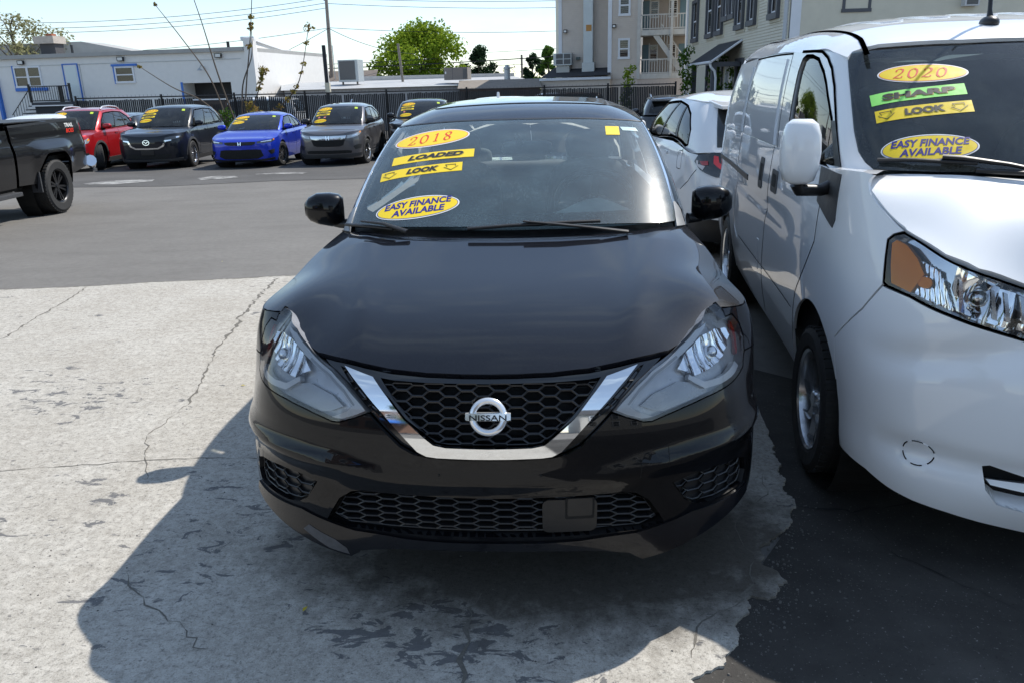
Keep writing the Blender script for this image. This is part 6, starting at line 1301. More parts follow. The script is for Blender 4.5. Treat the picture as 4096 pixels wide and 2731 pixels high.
# poles and wires
p = empty('utility_pole', (-16.9, 60.1, -.65), 0, 'tall wooden utility pole carrying wires above the rooftops', 'pole')
b = MB(); b.tube([(-.05, 0, 0), (-.2, .3, 3), (-.53, 1.8, 9.1)], [.19, .17, .12], 10); b.build('shaft', woodp, p, smooth=40); b = MB(); b.tube([(-.5, 1.75, 8.7), (-.95, 1.7, 8.95), (-1.05, 1.7, 9.2)], .05, 6); b.build('bracket', steel, p); wbox('meter_cabinet', p, galv, -.5, .5, 1.6, 2.95, -.9, -.5); b = MB(); b.tube([(.15, -.1, 2.6), (.05, .2, 5.5)], .03, 5); b.build('riser_pipe', galv, p)
b = MB(); b.tube([(-11.53, 39.3, -.65), (-11.72, 39.9, 3.79)], .10, 10); q = b.build('steel_post', iron, None, 'plain black steel post standing just left of the utility pole', 'post', smooth=40); wbox('post_sleeve', q, M_plain('cream_sleeve', (.55, .52, .42), .7), -11.63, -11.40, 1.55, 2.0, 39.2, 39.42)
b = MB(); b.tube([(-9.7, 50, 1.5), (-9.9, 50, 4.3)], .08, 8); b.build('grey_pole', woodp, None, 'short grey pole in front of the big green tree', 'pole', smooth=40); b = MB(); b.tube([(-3.0, 66, -.6), (-3.0, 66, 4.0)], .09, 8); b.build('distant_pole', woodp, None, 'thin distant pole between the evergreens right of the roof vent', 'pole', smooth=40)
def wire(a, c, sag, label, r=.022):
    a, c = Vector(a), Vector(c); P = [a+(c-a)*k/20-Vector((0, 0, sag*4*(k/20)*(1-k/20))) for k in range(21)]; m = MB(); m.tube(P, r, 4); m.build('overhead_wire', iron, None, label, 'wire', 'overhead wires')
PT = (-17.4, 61.9)
wire((-48, 58, 7.4), (*PT, 8.3), .8, 'topmost overhead wire running left from the utility pole'); wire((-48, 58, 7.0), (*PT, 7.95), .8, 'second overhead wire running left from the utility pole'); wire((-48, 58, 6.7), (*PT, 7.6), .8, 'third overhead wire running left from the utility pole')
wire((*PT, 8.3), (14, 70, 8.6), .5, 'topmost overhead wire running right from the utility pole'); wire((*PT, 7.9), (14, 70, 8.0), .5, 'second overhead wire running right from the utility pole'); wire((-42, 56, 4.6), (-17.2, 61.3, 6.15), .5, 'mid-height wire crossing the sky above the white building'); wire((-17.2, 61.3, 6.15), (12, 68, 6.3), .6, 'mid-height wire from the pole to the porch house')
wire((-17.2, 61, 6.1), (-20.2, 58.5, 4.3), .05, 'slanting service wire from the pole to the white side wall'); wire((-17.2, 61, 6.1), (-9.9, 56, 3.9), .35, 'slanting service wire from the pole to the short grey pole')
wire((-24, 60, 3.55), (-9.9, 66, 3.9), .1, 'upper of the low thick wires crossing behind the air unit', .03); wire((-24, 60, 3.2), (2, 66, 3.9), .15, 'thickest low cable crossing behind the air unit', .05); wire((-24, 60, 2.95), (2, 66, 3.4), .12, 'thin low wire under the thick cable'); wire((-6, 66, 4.25), (4, 66, 4.6), .05, 'high thin wire meeting the porch house')

tree('mirrored_tree', (-3.5, -12.5, 0), 7.5, 2.6, leaf_mid, 2500, .30, 'leafy street tree behind the photographer, seen only mirrored in car paint', 61, .3, nc=20)  # unseen tree, added only for the car paint to mirror
# ================================================================== other cars
priv = M_glass('tinted_car_glass', (.30, .36, .38), .03, .55); clearg = M_glass('car_windscreen_glass', (.55, .66, .66), .05, .7, (.45, .5, .52)); cav = blackhole
arch_pl = M_plain('arch_cladding', (.03, .031, .033), .6, 0, .2, 30); dkchrome = M_plain('dark_chrome', (.25, .26, .28), .15, 1.0)
tailclear = M_plain('tail_clear', (.55, .5, .5), .15, 0, .1, coat=1); rim_dark = M_plain('dark_alloy', (.03, .031, .034), .3, .6)
def car(name, label, loc, az, paint, L=4.5, W=1.82, H=1.65, zb=1.06, zh=.92, yc=1.02, yw=1.75, yr=3.85, yb=4.25, zr=1.10, wy=(.92, 3.6), R=.345, clad=False, feats=(), stickers=None, rails=None, wheelstyle=(5, .45, 'double'), rimm=None, group='cars on the lot', spoiler=False, tail=None, flipy=False, glass_side=None, steer=0., mirror_m=None, cat='car', res=.06, belt_extra=None, win_end=.0, fin=None, cshape=None):
    root = empty(name, loc, -az+(math.pi if flipy else 0), label, cat, group); w = W/2
    P = [(0, 0), (.22, .004), (.42, .022), (.60, .06), (.76, .125), (.88, .225), (.945, .345), (.975, .49), (.993, .68), (1, .95), (1, 1.4), (1, L*.5), (1, L-1.3), (.99, L-.8), (.965, L-.42), (.88, L-.16), (.66, L-.04), (.33, L-.005), (0, L)]
    plan = [(x*w, y) for x, y in P]; k = zb/1.0; zs = [q*k for q in (.16, .25, .34, .46, .58, .68, .78, .88, .96, 1.05)]
    cF = [.09, .04, .02, .005, 0, 0, .015, .05, .12, .26]; cC = [.07, .03, .01, 0, 0, .004, .02, .055, .11, .19]; cS = [.06, .035, .015, .004, 0, 0, .004, .012, .03, .085]; cR = [.06, .03, .01, 0, 0, .01, .03, .06, .10, .15]
    def ext(s, z):
        d = 0*s
        for y0 in wy:
            s0 = np.interp(y0, [.95, L-1.3], [belt_s95, belt_s95+L-2.25]); d = d-.018*np.exp(-((np.abs(s)-s0)/.40)**2)*np.exp(-((z-R*1.9)/.12)**2)
        if belt_extra: d = d+belt_extra(s, z)
        return d
    belt_s95 = float(np.cumsum([math.dist(plan[i], plan[i+1]) for i in range(9)])[-1])
    belt = Belt(plan, zs, np.array([cF]*3+[cC]*4+[cS]*8+[cR]*4).T, ext)
    xs = [0, .3*w, .6*w, .8*w, .97*w]; hy = [.02, .14, .35, .7, yc+.3]; hz = [zh-.07, zh+.0, zh+.045, zh+(zb-zh)*.75+.01, zb+.035]
    hf = table(xs, hy, [[z+q for q in (0, 0, -.004, -.016, -.05)] for z in hz]); hood = Sheet(hf)
    sY = lambda y: float(np.interp(y, [.95, 1.4, L*.5, L-1.3], [belt.s[9], belt.s[10], belt.s[11], belt.s[12]]))
    sc = sY(max(1.0, yc+.32)); sr = np.linspace(0, sc, 40); zr_ = np.full_like(sr, zh)
    for _ in range(60): p = belt.p(sr, zr_); zr_ = .7*zr_+.3*(hf(p[:, 0], p[:, 1]))
    pr = belt.p(sr, zr_)
    B = [(0, yc, zb+.02), (.30*w, yc+.012, zb+.02), (.58*w, yc+.05, zb+.017), (.76*w, yc+.12, zb+.01), (.83*w, yc+.20, zb), (.87*w, yc+.34, zb), (.895*w, yc+.7, zb), (.905*w, L*.52, zb+.01), (.90*w, yb-.95, zb+.03), (.87*w, yb-.36, zr-.02), (.80*w, yb-.13, zr), (.45*w, yb+.02, zr), (0, yb+.05, zr)]
    T_ = [(0, yw, H-.075), (.30*w, yw+.006, H-.077), (.54*w, yw+.035, H-.088), (.66*w, yw+.08, H-.102), (.70*w, yw+.13, H-.106), (.715*w, yw+.22, H-.10), (.72*w, yw+.45, H-.085), (.715*w, (yw+yr)*.5, H-.078), (.70*w, yr-.55, H-.09), (.67*w, yr-.16, H-.108), (.60*w, yr-.03, H-.115), (.35*w, yr+.02, H-.095), (0, yr+.03, H-.085)]
    gh = Loft(B, T_, .03); S = gh.s; gsc = (1, .7)
    ym = (yw+yr)/2
    roof = Sheet(table([0, .3*w, .55*w, .73*w], [yw-.05, yw+.15, yw+.5, ym, yr-.5, yr-.1, yr+.1], [[H-.10, H-.103, H-.115, H-.14], [H-.045, H-.05, H-.068, H-.104], [H-.012, H-.018, H-.04, H-.086], [H, H-.006, H-.03, H-.08], [H-.02, H-.026, H-.048, H-.092], [H-.065, H-.07, H-.085, H-.112], [H-.105, H-.108, H-.12, H-.14]]))
    # lower body
    arch = lambda s0, r, a0, a1, n=16: [(s0+r*math.cos(a), R+r*math.sin(a)) for a in np.linspace(a0, a1, n)]
    s1, s2 = sY(wy[0]) if wy[0] > .95 else belt.s[9]-(.95-wy[0]), sY(wy[1]); ra = R+.055; zl = .20*k; zz = zb+.0
    sE = belt.S
    half = [(0, zl)]+[(s1-ra-.05, zl), (s1-ra, R*.8)]+arch(s1, ra, math.pi, 0)+[(s1+ra, zl), (s2-ra, zl)]+arch(s2, ra, math.pi, 0)+[(s2+ra, zl+.05), (sE, zl+.10), (sE, zr-.06), (sE-.5, zr-.045), (sY(L-1.3), zb+.015), (sc, zr_[-1])]+list(zip(sr[::-1], zr_[::-1]))[1:]
    holes = [h for (n_, poly, m_, o_, r_, hole) in feats if hole for h in ([mir(poly)] if poly[0][0] == 0 else [poly, flip(poly)])]
    for f in (half,):
        patch('body', belt, f, paint, root, holes=[[(u, v) for u, v in h if True] for h in holes if min(q[0] for q in h) >= 0]+[], res=res, rim=.012); patch('body', belt, flip(f), paint, root, holes=[h for h in holes if max(q[0] for q in h) <= 0], res=res, rim=.012)
    patch('bonnet', hood, mir([(q[0], q[1]+.003) for q in pr]+[(.72*w, yc+.16), (.5*w, yc+.05), (0, yc+.01)]), paint, root, res=res, rim=.015)
    for n_, poly, m_, o_, r_, hole in feats:
        for q in ([mir(poly)] if poly[0][0] == 0 else [poly, flip(poly)]): patch(n_, belt, q, m_, root, res=.04, off=o_, rim=r_)
    if clad:
        for sg in (1, -1):
            G = (lambda q: q) if sg > 0 else flip
            for s0 in (s1, s2): patch('arch_cladding', belt, G(arch(s0, ra+.055, math.pi, 0)+arch(s0, ra-.002, 0, math.pi)), arch_pl, root, res=.05, off=.008, rim=.02)
            patch('sill_cladding', belt, G([(s1+ra, zl-.02), (s2-ra, zl-.02), (s2-ra-.03, zl+.10), (s1+ra+.03, zl+.10)]), arch_pl, root, res=.08, off=.008, rim=.02)
    # glasshouse
    s3 = S[3]+.03; WS = mir([(0, .02), (s3-.05, .02), (s3, .06), (s3-.002, .94), (s3-.05, .985), (0, .985)]); patch('windscreen', gh, WS, clearg, root, res=.09, off=.006, sc=gsc); patch('windscreen_border', gh, WS, MATS['black_frit'], root, holes=[mir([(0, .09), (s3-.09, .09), (s3-.05, .14), (s3-.055, .86), (s3-.10, .91), (0, .91)])], res=.09, off=.002, sc=gsc)
    sA, sC = S[4]+.10, S[9]+win_end; sB = S[7]-.02; sD = sC-.55
    gs = glass_side or priv
    for sg in (1, -1):
        G = (lambda q: q) if sg > 0 else flip
        SW = [(sA+.02, .06), (sC-.30, .06), (sC-.10, .10), (sC-.16, .55), (sC-.42, .86), (sB, .90), (sA+.05, .87), (sA-.035, .5)] if not cshape else cshape(sA, sB, sC)
        patch('upper_body', gh, G([(s3+.004, 0), (S[10]+.05, 0), (S[10]+.03, 1), (s3+.004, 1)]), paint, root, holes=[G(SW)], res=res, sc=gsc, rim=.012)
        patch('side_window', gh, G(SW), gs, root, res=.09, off=-.008, sc=gsc); seam('window_trim', gh, G(SW), root, .022, blackpl, .002, True)
        for sb in (sB, sD): patch('window_pillar', gh, G([(sb-.03, .06), (sb+.035, .06), (sb+.02, .90), (sb-.035, .90)]), blackpl, root, res=.08, off=-.003, sc=gsc)
        seam('shut_line', belt, G([(sY(yc+.42), zl+.05), (sY(yc+.42), zb)]), root, .010); seam('shut_line', belt, G([(sY(L*.5+.12), zl+.05), (sY(L*.5+.12), zb)]), root, .010)
        for yh in (L*.5-.05, L*.5+.80): patch('door_handle', belt, G(rrect(.20, .03, .012, 3, (sY(yh), zb-.10))), paint, root, res=.05, off=.022, rim=.02)
        b = MB(); c = (sg*(w+.045), yc+.42, zb+.10); b.ell(c, (.115, .085, .072), 16, 10, .7, T((0, 0, 0))); mo = b.build('wing_mirror', mirror_m or paint, root, smooth=60); b = MB(); b.tube([(sg*(w-.10), yc+.46, zb+.02), (sg*(w-.02), yc+.44, zb+.055)], .035, 8); b.build('mirror_foot', blackpl, mo, smooth=50)
    patch('rear_window', gh, [(S[10]+.10, .08), (gh.s[-1], .06), (gh.s[-1], .90), (S[10]+.08, .88)], priv, root, res=.1, off=.003, sc=gsc); patch('rear_window', gh, flip([(S[10]+.10, .08), (gh.s[-1], .06), (gh.s[-1], .90), (S[10]+.08, .88)]), priv, root, res=.1, off=.003, sc=gsc)
    patch('tailgate', gh, [(S[10]+.05, 0), (gh.s[-1], 0), (gh.s[-1], 1), (S[10]+.03, 1)], paint, root, res=.1, sc=gsc); patch('tailgate', gh, flip([(S[10]+.05, 0), (gh.s[-1], 0), (gh.s[-1], 1), (S[10]+.03, 1)]), paint, root, res=.1, sc=gsc)
    rp = [(q[0], q[1]+.004) for q in T_]; patch('roof', roof, mir(rp), paint, root, res=.08, rim=.02)
    if L-yb > .35: patch('boot_lid', Sheet(lambda x, y: zr+.004-.03*(np.abs(x)/w)**2-.05*np.clip((y-yb)/(L-yb), 0, 1)**2), [(-.82*w, yb-.12), (.82*w, yb-.12), (.85*w, L-.22), (.6*w, L-.10), (-.6*w, L-.10), (-.85*w, L-.22)], paint, root, res=.1, rim=.05)
    if spoiler:
        b = MB(); b.add([(-.62*w, yr-.12, H-.085), (.62*w, yr-.12, H-.085), (.60*w, yr+.28, H-.13), (-.60*w, yr+.28, H-.13), (-.62*w, yr-.1, H-.14), (.62*w, yr-.1, H-.14), (.58*w, yr+.27, H-.165), (-.58*w, yr+.27, H-.165)], [(0, 1, 2, 3), (7, 6, 5, 4), (1, 5, 6, 2), (2, 6, 7, 3), (3, 7, 4, 0)]); b.build('roof_spoiler', paint, root, bevel=.012)
    if rails is not None:
        for sg in (1, -1): b = MB(); b.tube([(sg*.60*w, yw+.35, H-.05), (sg*.60*w, yw+.50, H+.015), (sg*.60*w, ym, H+.03), (sg*.60*w, yr-.45, H+.0), (sg*.60*w, yr-.28, H-.06)], .022, 8); b.build('roof_rail', rails, root, smooth=50)
    if fin is not None: b = MB(); b.prism([(yr-.35, H-.02), (yr-.18, H+.085), (yr-.13, H+.085), (yr-.08, H-.04)], -.02, .02, axes='yz'); b.build('roof_fin', fin, root, bevel=.008)
    # cabin, wheels
    b = MB(); b.box((0, L*.5, zb-.35), (W*.86, L*.55, .5)); b.box((0, yc+.35, zb-.05), (W*.8, .5, .14)); b.build('cabin_floor', M_plain('cabin_grey', (.06, .062, .065), .8), root)
    for sg in (1, -1):
        b = MB(); b.ell((sg*.36, yc+1.35, zb-.02), (.24, .10, .33), 12, 8, .6); b.ell((sg*.36, yc+1.38, zb+.37), (.13, .05, .085), 12, 8, .6); b.build('front_seat', cloth, root, smooth=60)
        for i, y in enumerate(wy): wheel(root, (sg*(w-.115), y, R), R, .22, wheelstyle, sg, rz=steer if i == 0 else 0, mats=(rimm or satin, blackhole))
    b = MB(); b.box((0, L*.5, R+.02), (W*.72, L-.7, .22)); b.build('underbody', blackhole, root)
    for sg in (1, -1):
        for y in wy: b = MB(); b.lathe([(.02, -.20), (ra, -.20), (ra+.01, .07)], 22, T((sg*(w-.14), y, R))@Matrix.Scale(sg, 4, (1, 0, 0))); b.build('arch_liner', blackhole, root)
    if stickers: stickers(root, gh, S)
    if tail: tail(root, belt, gh, S)
    root['_b'] = 0; del root['_b']
    return root, belt, gh
def spot(wx, wy_, az, lx, ly):   # where the origin goes so that local point (lx,ly) lands on (wx,wy_)
    return (wx-lx*math.cos(az)-ly*math.sin(az), wy_+lx*math.sin(az)-ly*math.cos(az), gz(wy_))
def badge(root, belt, z, kind, size=.075, off=.02):
    P, N = belt.pn(np.array([0.]), np.array([z])); M = T((0, float(P[0][1])-off, z), 0, math.atan2(-float(N[0][2]), float(-N[0][1])))
    b = MB()
    if kind == 'bars':     # two uprights joined by a crossbar
        for sx in (-1, 1): b.add([(sx*size*.62, 0, size*.62), (sx*size*.36, 0, size*.62), (sx*size*.24, 0, -size*.62), (sx*size*.5, 0, -size*.62)], [(0, 1, 2, 3) if sx < 0 else (3, 2, 1, 0)], M)
        b.box((0, 0, 0), (size*.7, .004, size*.2), M)
    else:                  # winged ring
        n = 24
        for i in range(n):
            a, c = 2*math.pi*i/n, 2*math.pi*(i+1)/n; b.add([(size*1.1*math.cos(a), 0, size*.85*math.sin(a)), (size*1.1*math.cos(c), 0, size*.85*math.sin(c)), (size*.9*math.cos(c), 0, size*.68*math.sin(c)), (size*.9*math.cos(a), 0, size*.68*math.sin(a))], [(0, 1, 2, 3)], M)
        b.add([(-size*.9, 0, .1*size), (-size*.3, 0, .3*size), (0, 0, -.2*size), (.3*size, 0, .3*size), (.9*size, 0, .1*size), (.3*size, 0, .05*size), (0, 0, -.5*size), (-.3*size, 0, .05*size)], [(0, 1, 2, 7), (7, 2, 6), (2, 3, 5, 6), (3, 4, 5)] and [(0, 1, 7), (1, 2, 6, 7), (2, 3, 5, 6), (3, 4, 5)], M)
    b.build('emblem', chrome, root)
def stickset(years, strips, fin=True, stars=0, sc=1.):
    def f(root, gh, S):
        u = -S[3]*.62; t = .80
        def ov(uv, w, m2, label=None):
            E_ = [(0, 0)]+ellipse(w/2, w*.21); fan = [(0, 1+i, 1+(i+1) % 48) for i in range(48)]; o = decal('sticker', gh, uv, E_, fan, st_yellow, root, .009, ang=RAD(6)); return o
        o = ov((u, t), .40*sc, None); V, F = figures(years, .09*sc, .3, 1.0); decal('lettering', gh, (u, t), V, F, ink_red, o, .012, ang=RAD(6), maxlen=.1)
        t -= .17
        for s in strips:
            st_strip(root, gh, (u-.02, t), s, .40*sc, RAD(5), None, 0, False, None, .18, 0, .2, .36); t -= .15
        if stars:
            for k in range(stars):
                a = [((.05 if i % 2 == 0 else .022)*math.sin(i*math.pi/5), (.05 if i % 2 == 0 else .022)*math.cos(i*math.pi/5)) for i in range(10)]; decal('star_sticker', gh, (u-.10+.16*k, t), [(0, 0)]+a, [(0, 1+i, 1+(i+1) % 10) for i in range(10)], M_plain('pink_star', (.7, .25, .2), .5), root, .009)
            t -= .14
        if fin: o = ov((u-.05, max(.12, t-.03)), .36*sc, None); V, F = text_mesh('EASY FINANCE', .05*sc, .2, .001); decal('lettering', gh, (u-.05, max(.12, t-.03)), V, F, M_plain('ink_orange', (.62, .16, .01), .5), o, .012, ang=RAD(6), maxlen=.2)
        decal('inspection_sticker', gh, (S[3]*.75, .85), [(-.04, -.05), (.04, -.05), (.04, .05), (-.04, .05)], [(0, 1, 2, 3)], M_plain('lime_label', (.5, .65, .05), .5), root, .009)
    return f
GROUP = 'row of cars parked along the fence'
# dark blue-black SUV with a wide winged grille
az = RAD(-5); navy = M_paint('navy_black_paint', (.006, .008, .013), .02, 0, .5, rough=.3)
F = [('grille', [(0, .865), (.30, .872), (.44, .86), (.47, .80), (.40, .66), (.28, .60), (0, .595)], M_plain('mesh_black', (.008, .008, .009), .5, 0, .4, 60, .3), -.012, 0, False),
     ('chrome_wing', [(0, .590), (.29, .594), (.41, .655), (.48, .79), (.66, .80), (.66, .775), (.52, .752), (.45, .63), (.31, .560), (0, .552)], chrome, .016, .03, False),
     ('headlight', [(.50, .805), (.68, .805), (.86, .825), (1.00, .86), (.98, .895), (.80, .893), (.62, .878), (.50, .85)], M_plain('lamp_dark_glass', (.05, .055, .06), .08, 0, .2, coat=1), .006, .01, False),
     ('headlight_element', [(.80, .835), (.93, .858), (.93, .882), (.80, .872)], M_plain('lamp_bright', (.8, .82, .85), .08, .8), .010, 0, False),
     ('lower_intake', [(0, .42), (.5, .425), (.62, .44), (.60, .36), (.45, .30), (0, .295)], cav, .004, 0, False), ('lower_lip', [(0, .285), (.6, .29), (.95, .31), (.95, .25), (.6, .235), (0, .23)], arch_pl, .012, .03, False), ('plate_bracket', rrect(.36, .13, .01, 2, (0, .47)) if False else [(0, .535), (.17, .535), (.17, .41), (0, .41)], blackpl, .02, .02, False)]
r_, b_, g_ = car('suv', 'dark blue-black SUV with chrome-winged grille and silver wheels, front row', spot(-10.33, 20.47, az, .79, .94), az, navy, 4.55, 1.84, 1.68, 1.08, .95, 1.10, 1.85, 3.95, 4.35, 1.16, (.94, 3.64), .36, True, F, stickset('2023', ('LOADED', 'SHARP')), None, (10, .45, 'spoke'), satin, GROUP); badge(r_, b_, .735, 'wing', .085)
# blue sedan
blu = M_paint('bright_blue_paint', (.010, .035, .42), .01, .35, .3, rough=.3)
F = [('grille', [(0, .700), (.30, .705), (.42, .70), (.40, .64), (.30, .615), (0, .61)], M_plain('mesh_black', (.008, .008, .009), .5), .006, .01, False), ('headlight', [(.46, .705), (.62, .72), (.80, .74), (.98, .765), (1.0, .72), (.86, .68), (.64, .66), (.46, .655)], M_plain('lamp_dark_glass', (.05, .055, .06), .08, coat=1), .006, .01, False), ('headlight_element', [(.56, .685), (.86, .715), (.90, .735), (.70, .722), (.56, .705)], MATS['lamp_bright'], .010, 0, False), ('side_marker', [(.93, .725), (1.0, .735), (.99, .755), (.95, .755)], lens_amber, .012, 0, False),
     ('lower_intake', [(0, .50), (.42, .505), (.54, .49), (.60, .33), (.45, .26), (0, .25)], cav, .006, .01, False), ('fog_vent', [(.72, .46), (.94, .50), (.92, .40), (.80, .36)], cav, .006, .01, False), ('lower_lip', [(0, .235), (.5, .24), (.95, .28), (.95, .22), (.5, .19), (0, .19)], blackpl, .012, .03, False)]
az = RAD(-4)
r_, b_, g_ = car('sedan', 'bright blue low sedan between the dark SUV and the grey SUV, front row', spot(-7.64, 20.21, az, .79, .92), az, blu, 4.67, 1.80, 1.415, .93, .76, 1.15, 2.0, 3.45, 4.05, .98, (.92, 3.66), .325, False, F, stickset('2023', ('LOOK',)), None, (5, .5, 'double'), M_plain('two_tone_alloy', (.2, .2, .21), .3, .7), GROUP, steer=RAD(-14)); badge(r_, b_, .655, 'bars', .075, .03)
# grey small SUV
gry = M_paint('warm_grey_paint', (.095, .092, .098), .015, .5, .3, rough=.32)
F = [('chrome_bar', [(0, .79), (.35, .795), (.50, .80), (.46, .725), (.33, .70), (0, .695)], M_plain('bright_bar', (.62, .64, .67), .14, .9), .016, .02, False), ('headlight', [(.52, .80), (.66, .825), (.84, .865), (1.02, .905), (1.02, .86), (.90, .80), (.68, .745), (.50, .725)], M_plain('lamp_clear', (.40, .42, .44), .08, .3, .2, coat=1), .006, .01, False), ('headlight_element', [(.62, .765), (.78, .80), (.84, .835), (.70, .81)], MATS['lamp_bright'], .010, 0, False), ('side_marker', [(.93, .845), (1.01, .875), (1.0, .895), (.94, .875)], lens_amber, .012, 0, False), ('grille', [(0, .68), (.34, .685), (.46, .70), (.40, .55), (.30, .52), (0, .515)], cav, .006, .01, False),
     ('lower_intake', [(0, .415), (.50, .42), (.62, .40), (.60, .34), (0, .33)], cav, .006, .01, False), ('fog_recess', [(.66, .52), (.80, .56), (.95, .56), (.92, .46), (.72, .43)], blackpl, .004, .01, False), ('lower_lip', [(0, .31), (.6, .32), (.98, .36), (.98, .27), (.6, .23), (0, .22)], arch_pl, .012, .03, False)]
az = RAD(-2)
r_, b_, g_ = car('suv', 'grey small SUV with broad bright grille bar, right end of the front row', spot(-5.3, 20.37, az, .765, .86), az, gry, 4.33, 1.775, 1.605, 1.04, .90, 1.02, 1.78, 3.55, 4.05, 1.16, (.86, 3.47), .335, True, F, stickset('2022', ('SHARP', 'LOOK'), True, 2), None, (5, .45, 'double'), satin, GROUP, fin=satin, mirror_m=blackpl, steer=RAD(-10)); badge(r_, b_, .745, 'bars', .085, .035)
# red small SUV, nose half hidden by the pickup
red = M_paint('metallic_red_paint', (.33, .008, .012), .012, .3, .3, rough=.3)
F = [('grille', [(0, .80), (.40, .80), (.46, .74), (.40, .68), (0, .675)], M_plain('mesh_black', (.008, .008, .009), .5), .006, .01, False), ('chrome_bar', [(0, .66), (.42, .66), (.42, .645), (0, .64)], chrome, .014, .02, False), ('lower_intake', [(0, .63), (.42, .63), (.48, .50), (.40, .40), (0, .39)], cav, .006, .01, False), ('headlight', [(.50, .76), (.68, .79), (.86, .84), (1.0, .885), (1.02, .82), (.94, .755), (.72, .715), (.50, .70)], MATS['lamp_clear'], .006, .01, False), ('headlight_element', ellipse(.06, .04, 16, (.80, .785)), MATS['lamp_bright'], .010, 0, False), ('side_marker', [(.93, .80), (1.01, .83), (1.0, .87), (.94, .85)], lens_amber, .012, 0, False), ('fog_recess', [(.62, .47), (.90, .50), (.92, .40), (.66, .36)], cav, .004, .01, False), ('lower_lip', [(0, .36), (.6, .36), (1.0, .38), (1.0, .26), (.6, .22), (0, .21)], arch_pl, .010, .03, False)]
az = RAD(-6)
r_, b_, g_ = car('suv', 'red small SUV with silver roof rails behind the black pickup', spot(-12.74, 19.99, az, .77, .90), az, red, 4.26, 1.775, 1.66, 1.06, .94, .98, 1.70, 3.55, 4.0, 1.16, (.90, 3.45), .345, True, F, stickset('2019', ('SHARP',), False), M_plain('pale_rail', (.6, .61, .63), .3, .6), (5, .45, 'double'), satin, GROUP, steer=RAD(28))
# dark SUV half hidden by the black sedan
F = [('grille', [(0, .82), (.45, .82), (.42, .60), (0, .58)], cav, .006, .01, False), ('headlight', [(.50, .80), (.98, .88), (1.0, .82), (.50, .73)], MATS['lamp_clear'], .006, .01, False)]
az = RAD(-4); car('suv', 'dark SUV mostly hidden behind the black sedan, yellow stickers on its screen', (-3.95, 21.6, gz(21)), az, M_paint('charcoal_paint', (.02, .021, .024), .02, 0, .2), 4.5, 1.85, 1.66, 1.10, .98, 1.0, 1.75, 3.8, 4.2, 1.16, (.92, 3.6), .36, True, F, stickset('2020', ('LOADED', 'LOOK'), True, 1), None, (5, .45, 'double'), satin, GROUP)
# roofs showing over the sedan
white2 = M_paint('white_car_paint', (.72, .73, .74), .02, 0, 0, rough=.35); dkgrey = M_paint('dark_grey_paint', (.05, .055, .062), .03, .3, .2)
car('suv', 'white SUV with white roof fin hidden behind the black sedan roof', (-.80, 16.6, gz(16)), RAD(2), white2, 4.5, 1.85, 1.66, 1.08, .95, 1.05, 1.8, 3.85, 4.25, 1.14, (.92, 3.6), .35, True, (), None, None, (5, .45, 'double'), satin, 'cars behind the sedan', flipy=True, spoiler=True, fin=white2)
car('suv', 'silver SUV whose bright roof rails show above the black sedan', (.9, 26.8, gz(26)), RAD(3), M_paint('silver_paint', (.40, .41, .42), .02, .5, .2), 4.5, 1.85, 1.66, 1.08, .95, 1.05, 1.8, 3.85, 4.25, 1.14, (.92, 3.6), .35, True, (), None, chrome, (5, .45, 'double'), satin, 'cars behind the sedan', flipy=True)
car('suv', 'dark grey SUV with roof rails left of the white hatchback', (3.75, 27.0, gz(27)), RAD(4), dkgrey, 4.6, 1.88, 1.70, 1.10, .95, 1.05, 1.8, 3.9, 4.3, 1.16, (.92, 3.6), .36, True, (), None, satin, (5, .45, 'double'), satin, 'cars behind the sedan', flipy=True, spoiler=True)
# tails of three cars over the pickup bed
for i, (x, y, pm, lab) in enumerate(((-18.2, 23.6, M_paint('black_car_paint', (.006, .006, .007), .02), 'black SUV with roof spoiler at the far left behind the pickup'), (-15.0, 23.2, white2, 'white SUV with roof spoiler behind the pickup bed'), (-14.4, 26.4, navy, 'dark SUV with roof spoiler left of the red SUV'))):
    car('suv', lab, (x, y, gz(y)), RAD(-12), pm, 4.5, 1.85, 1.60, 1.06, .95, 1.05, 1.8, 3.85, 4.25, 1.14, (.92, 3.6), .35, True, (), None, None, (5, .45, 'double'), satin, 'cars tail-on behind the pickup', flipy=True, spoiler=True)
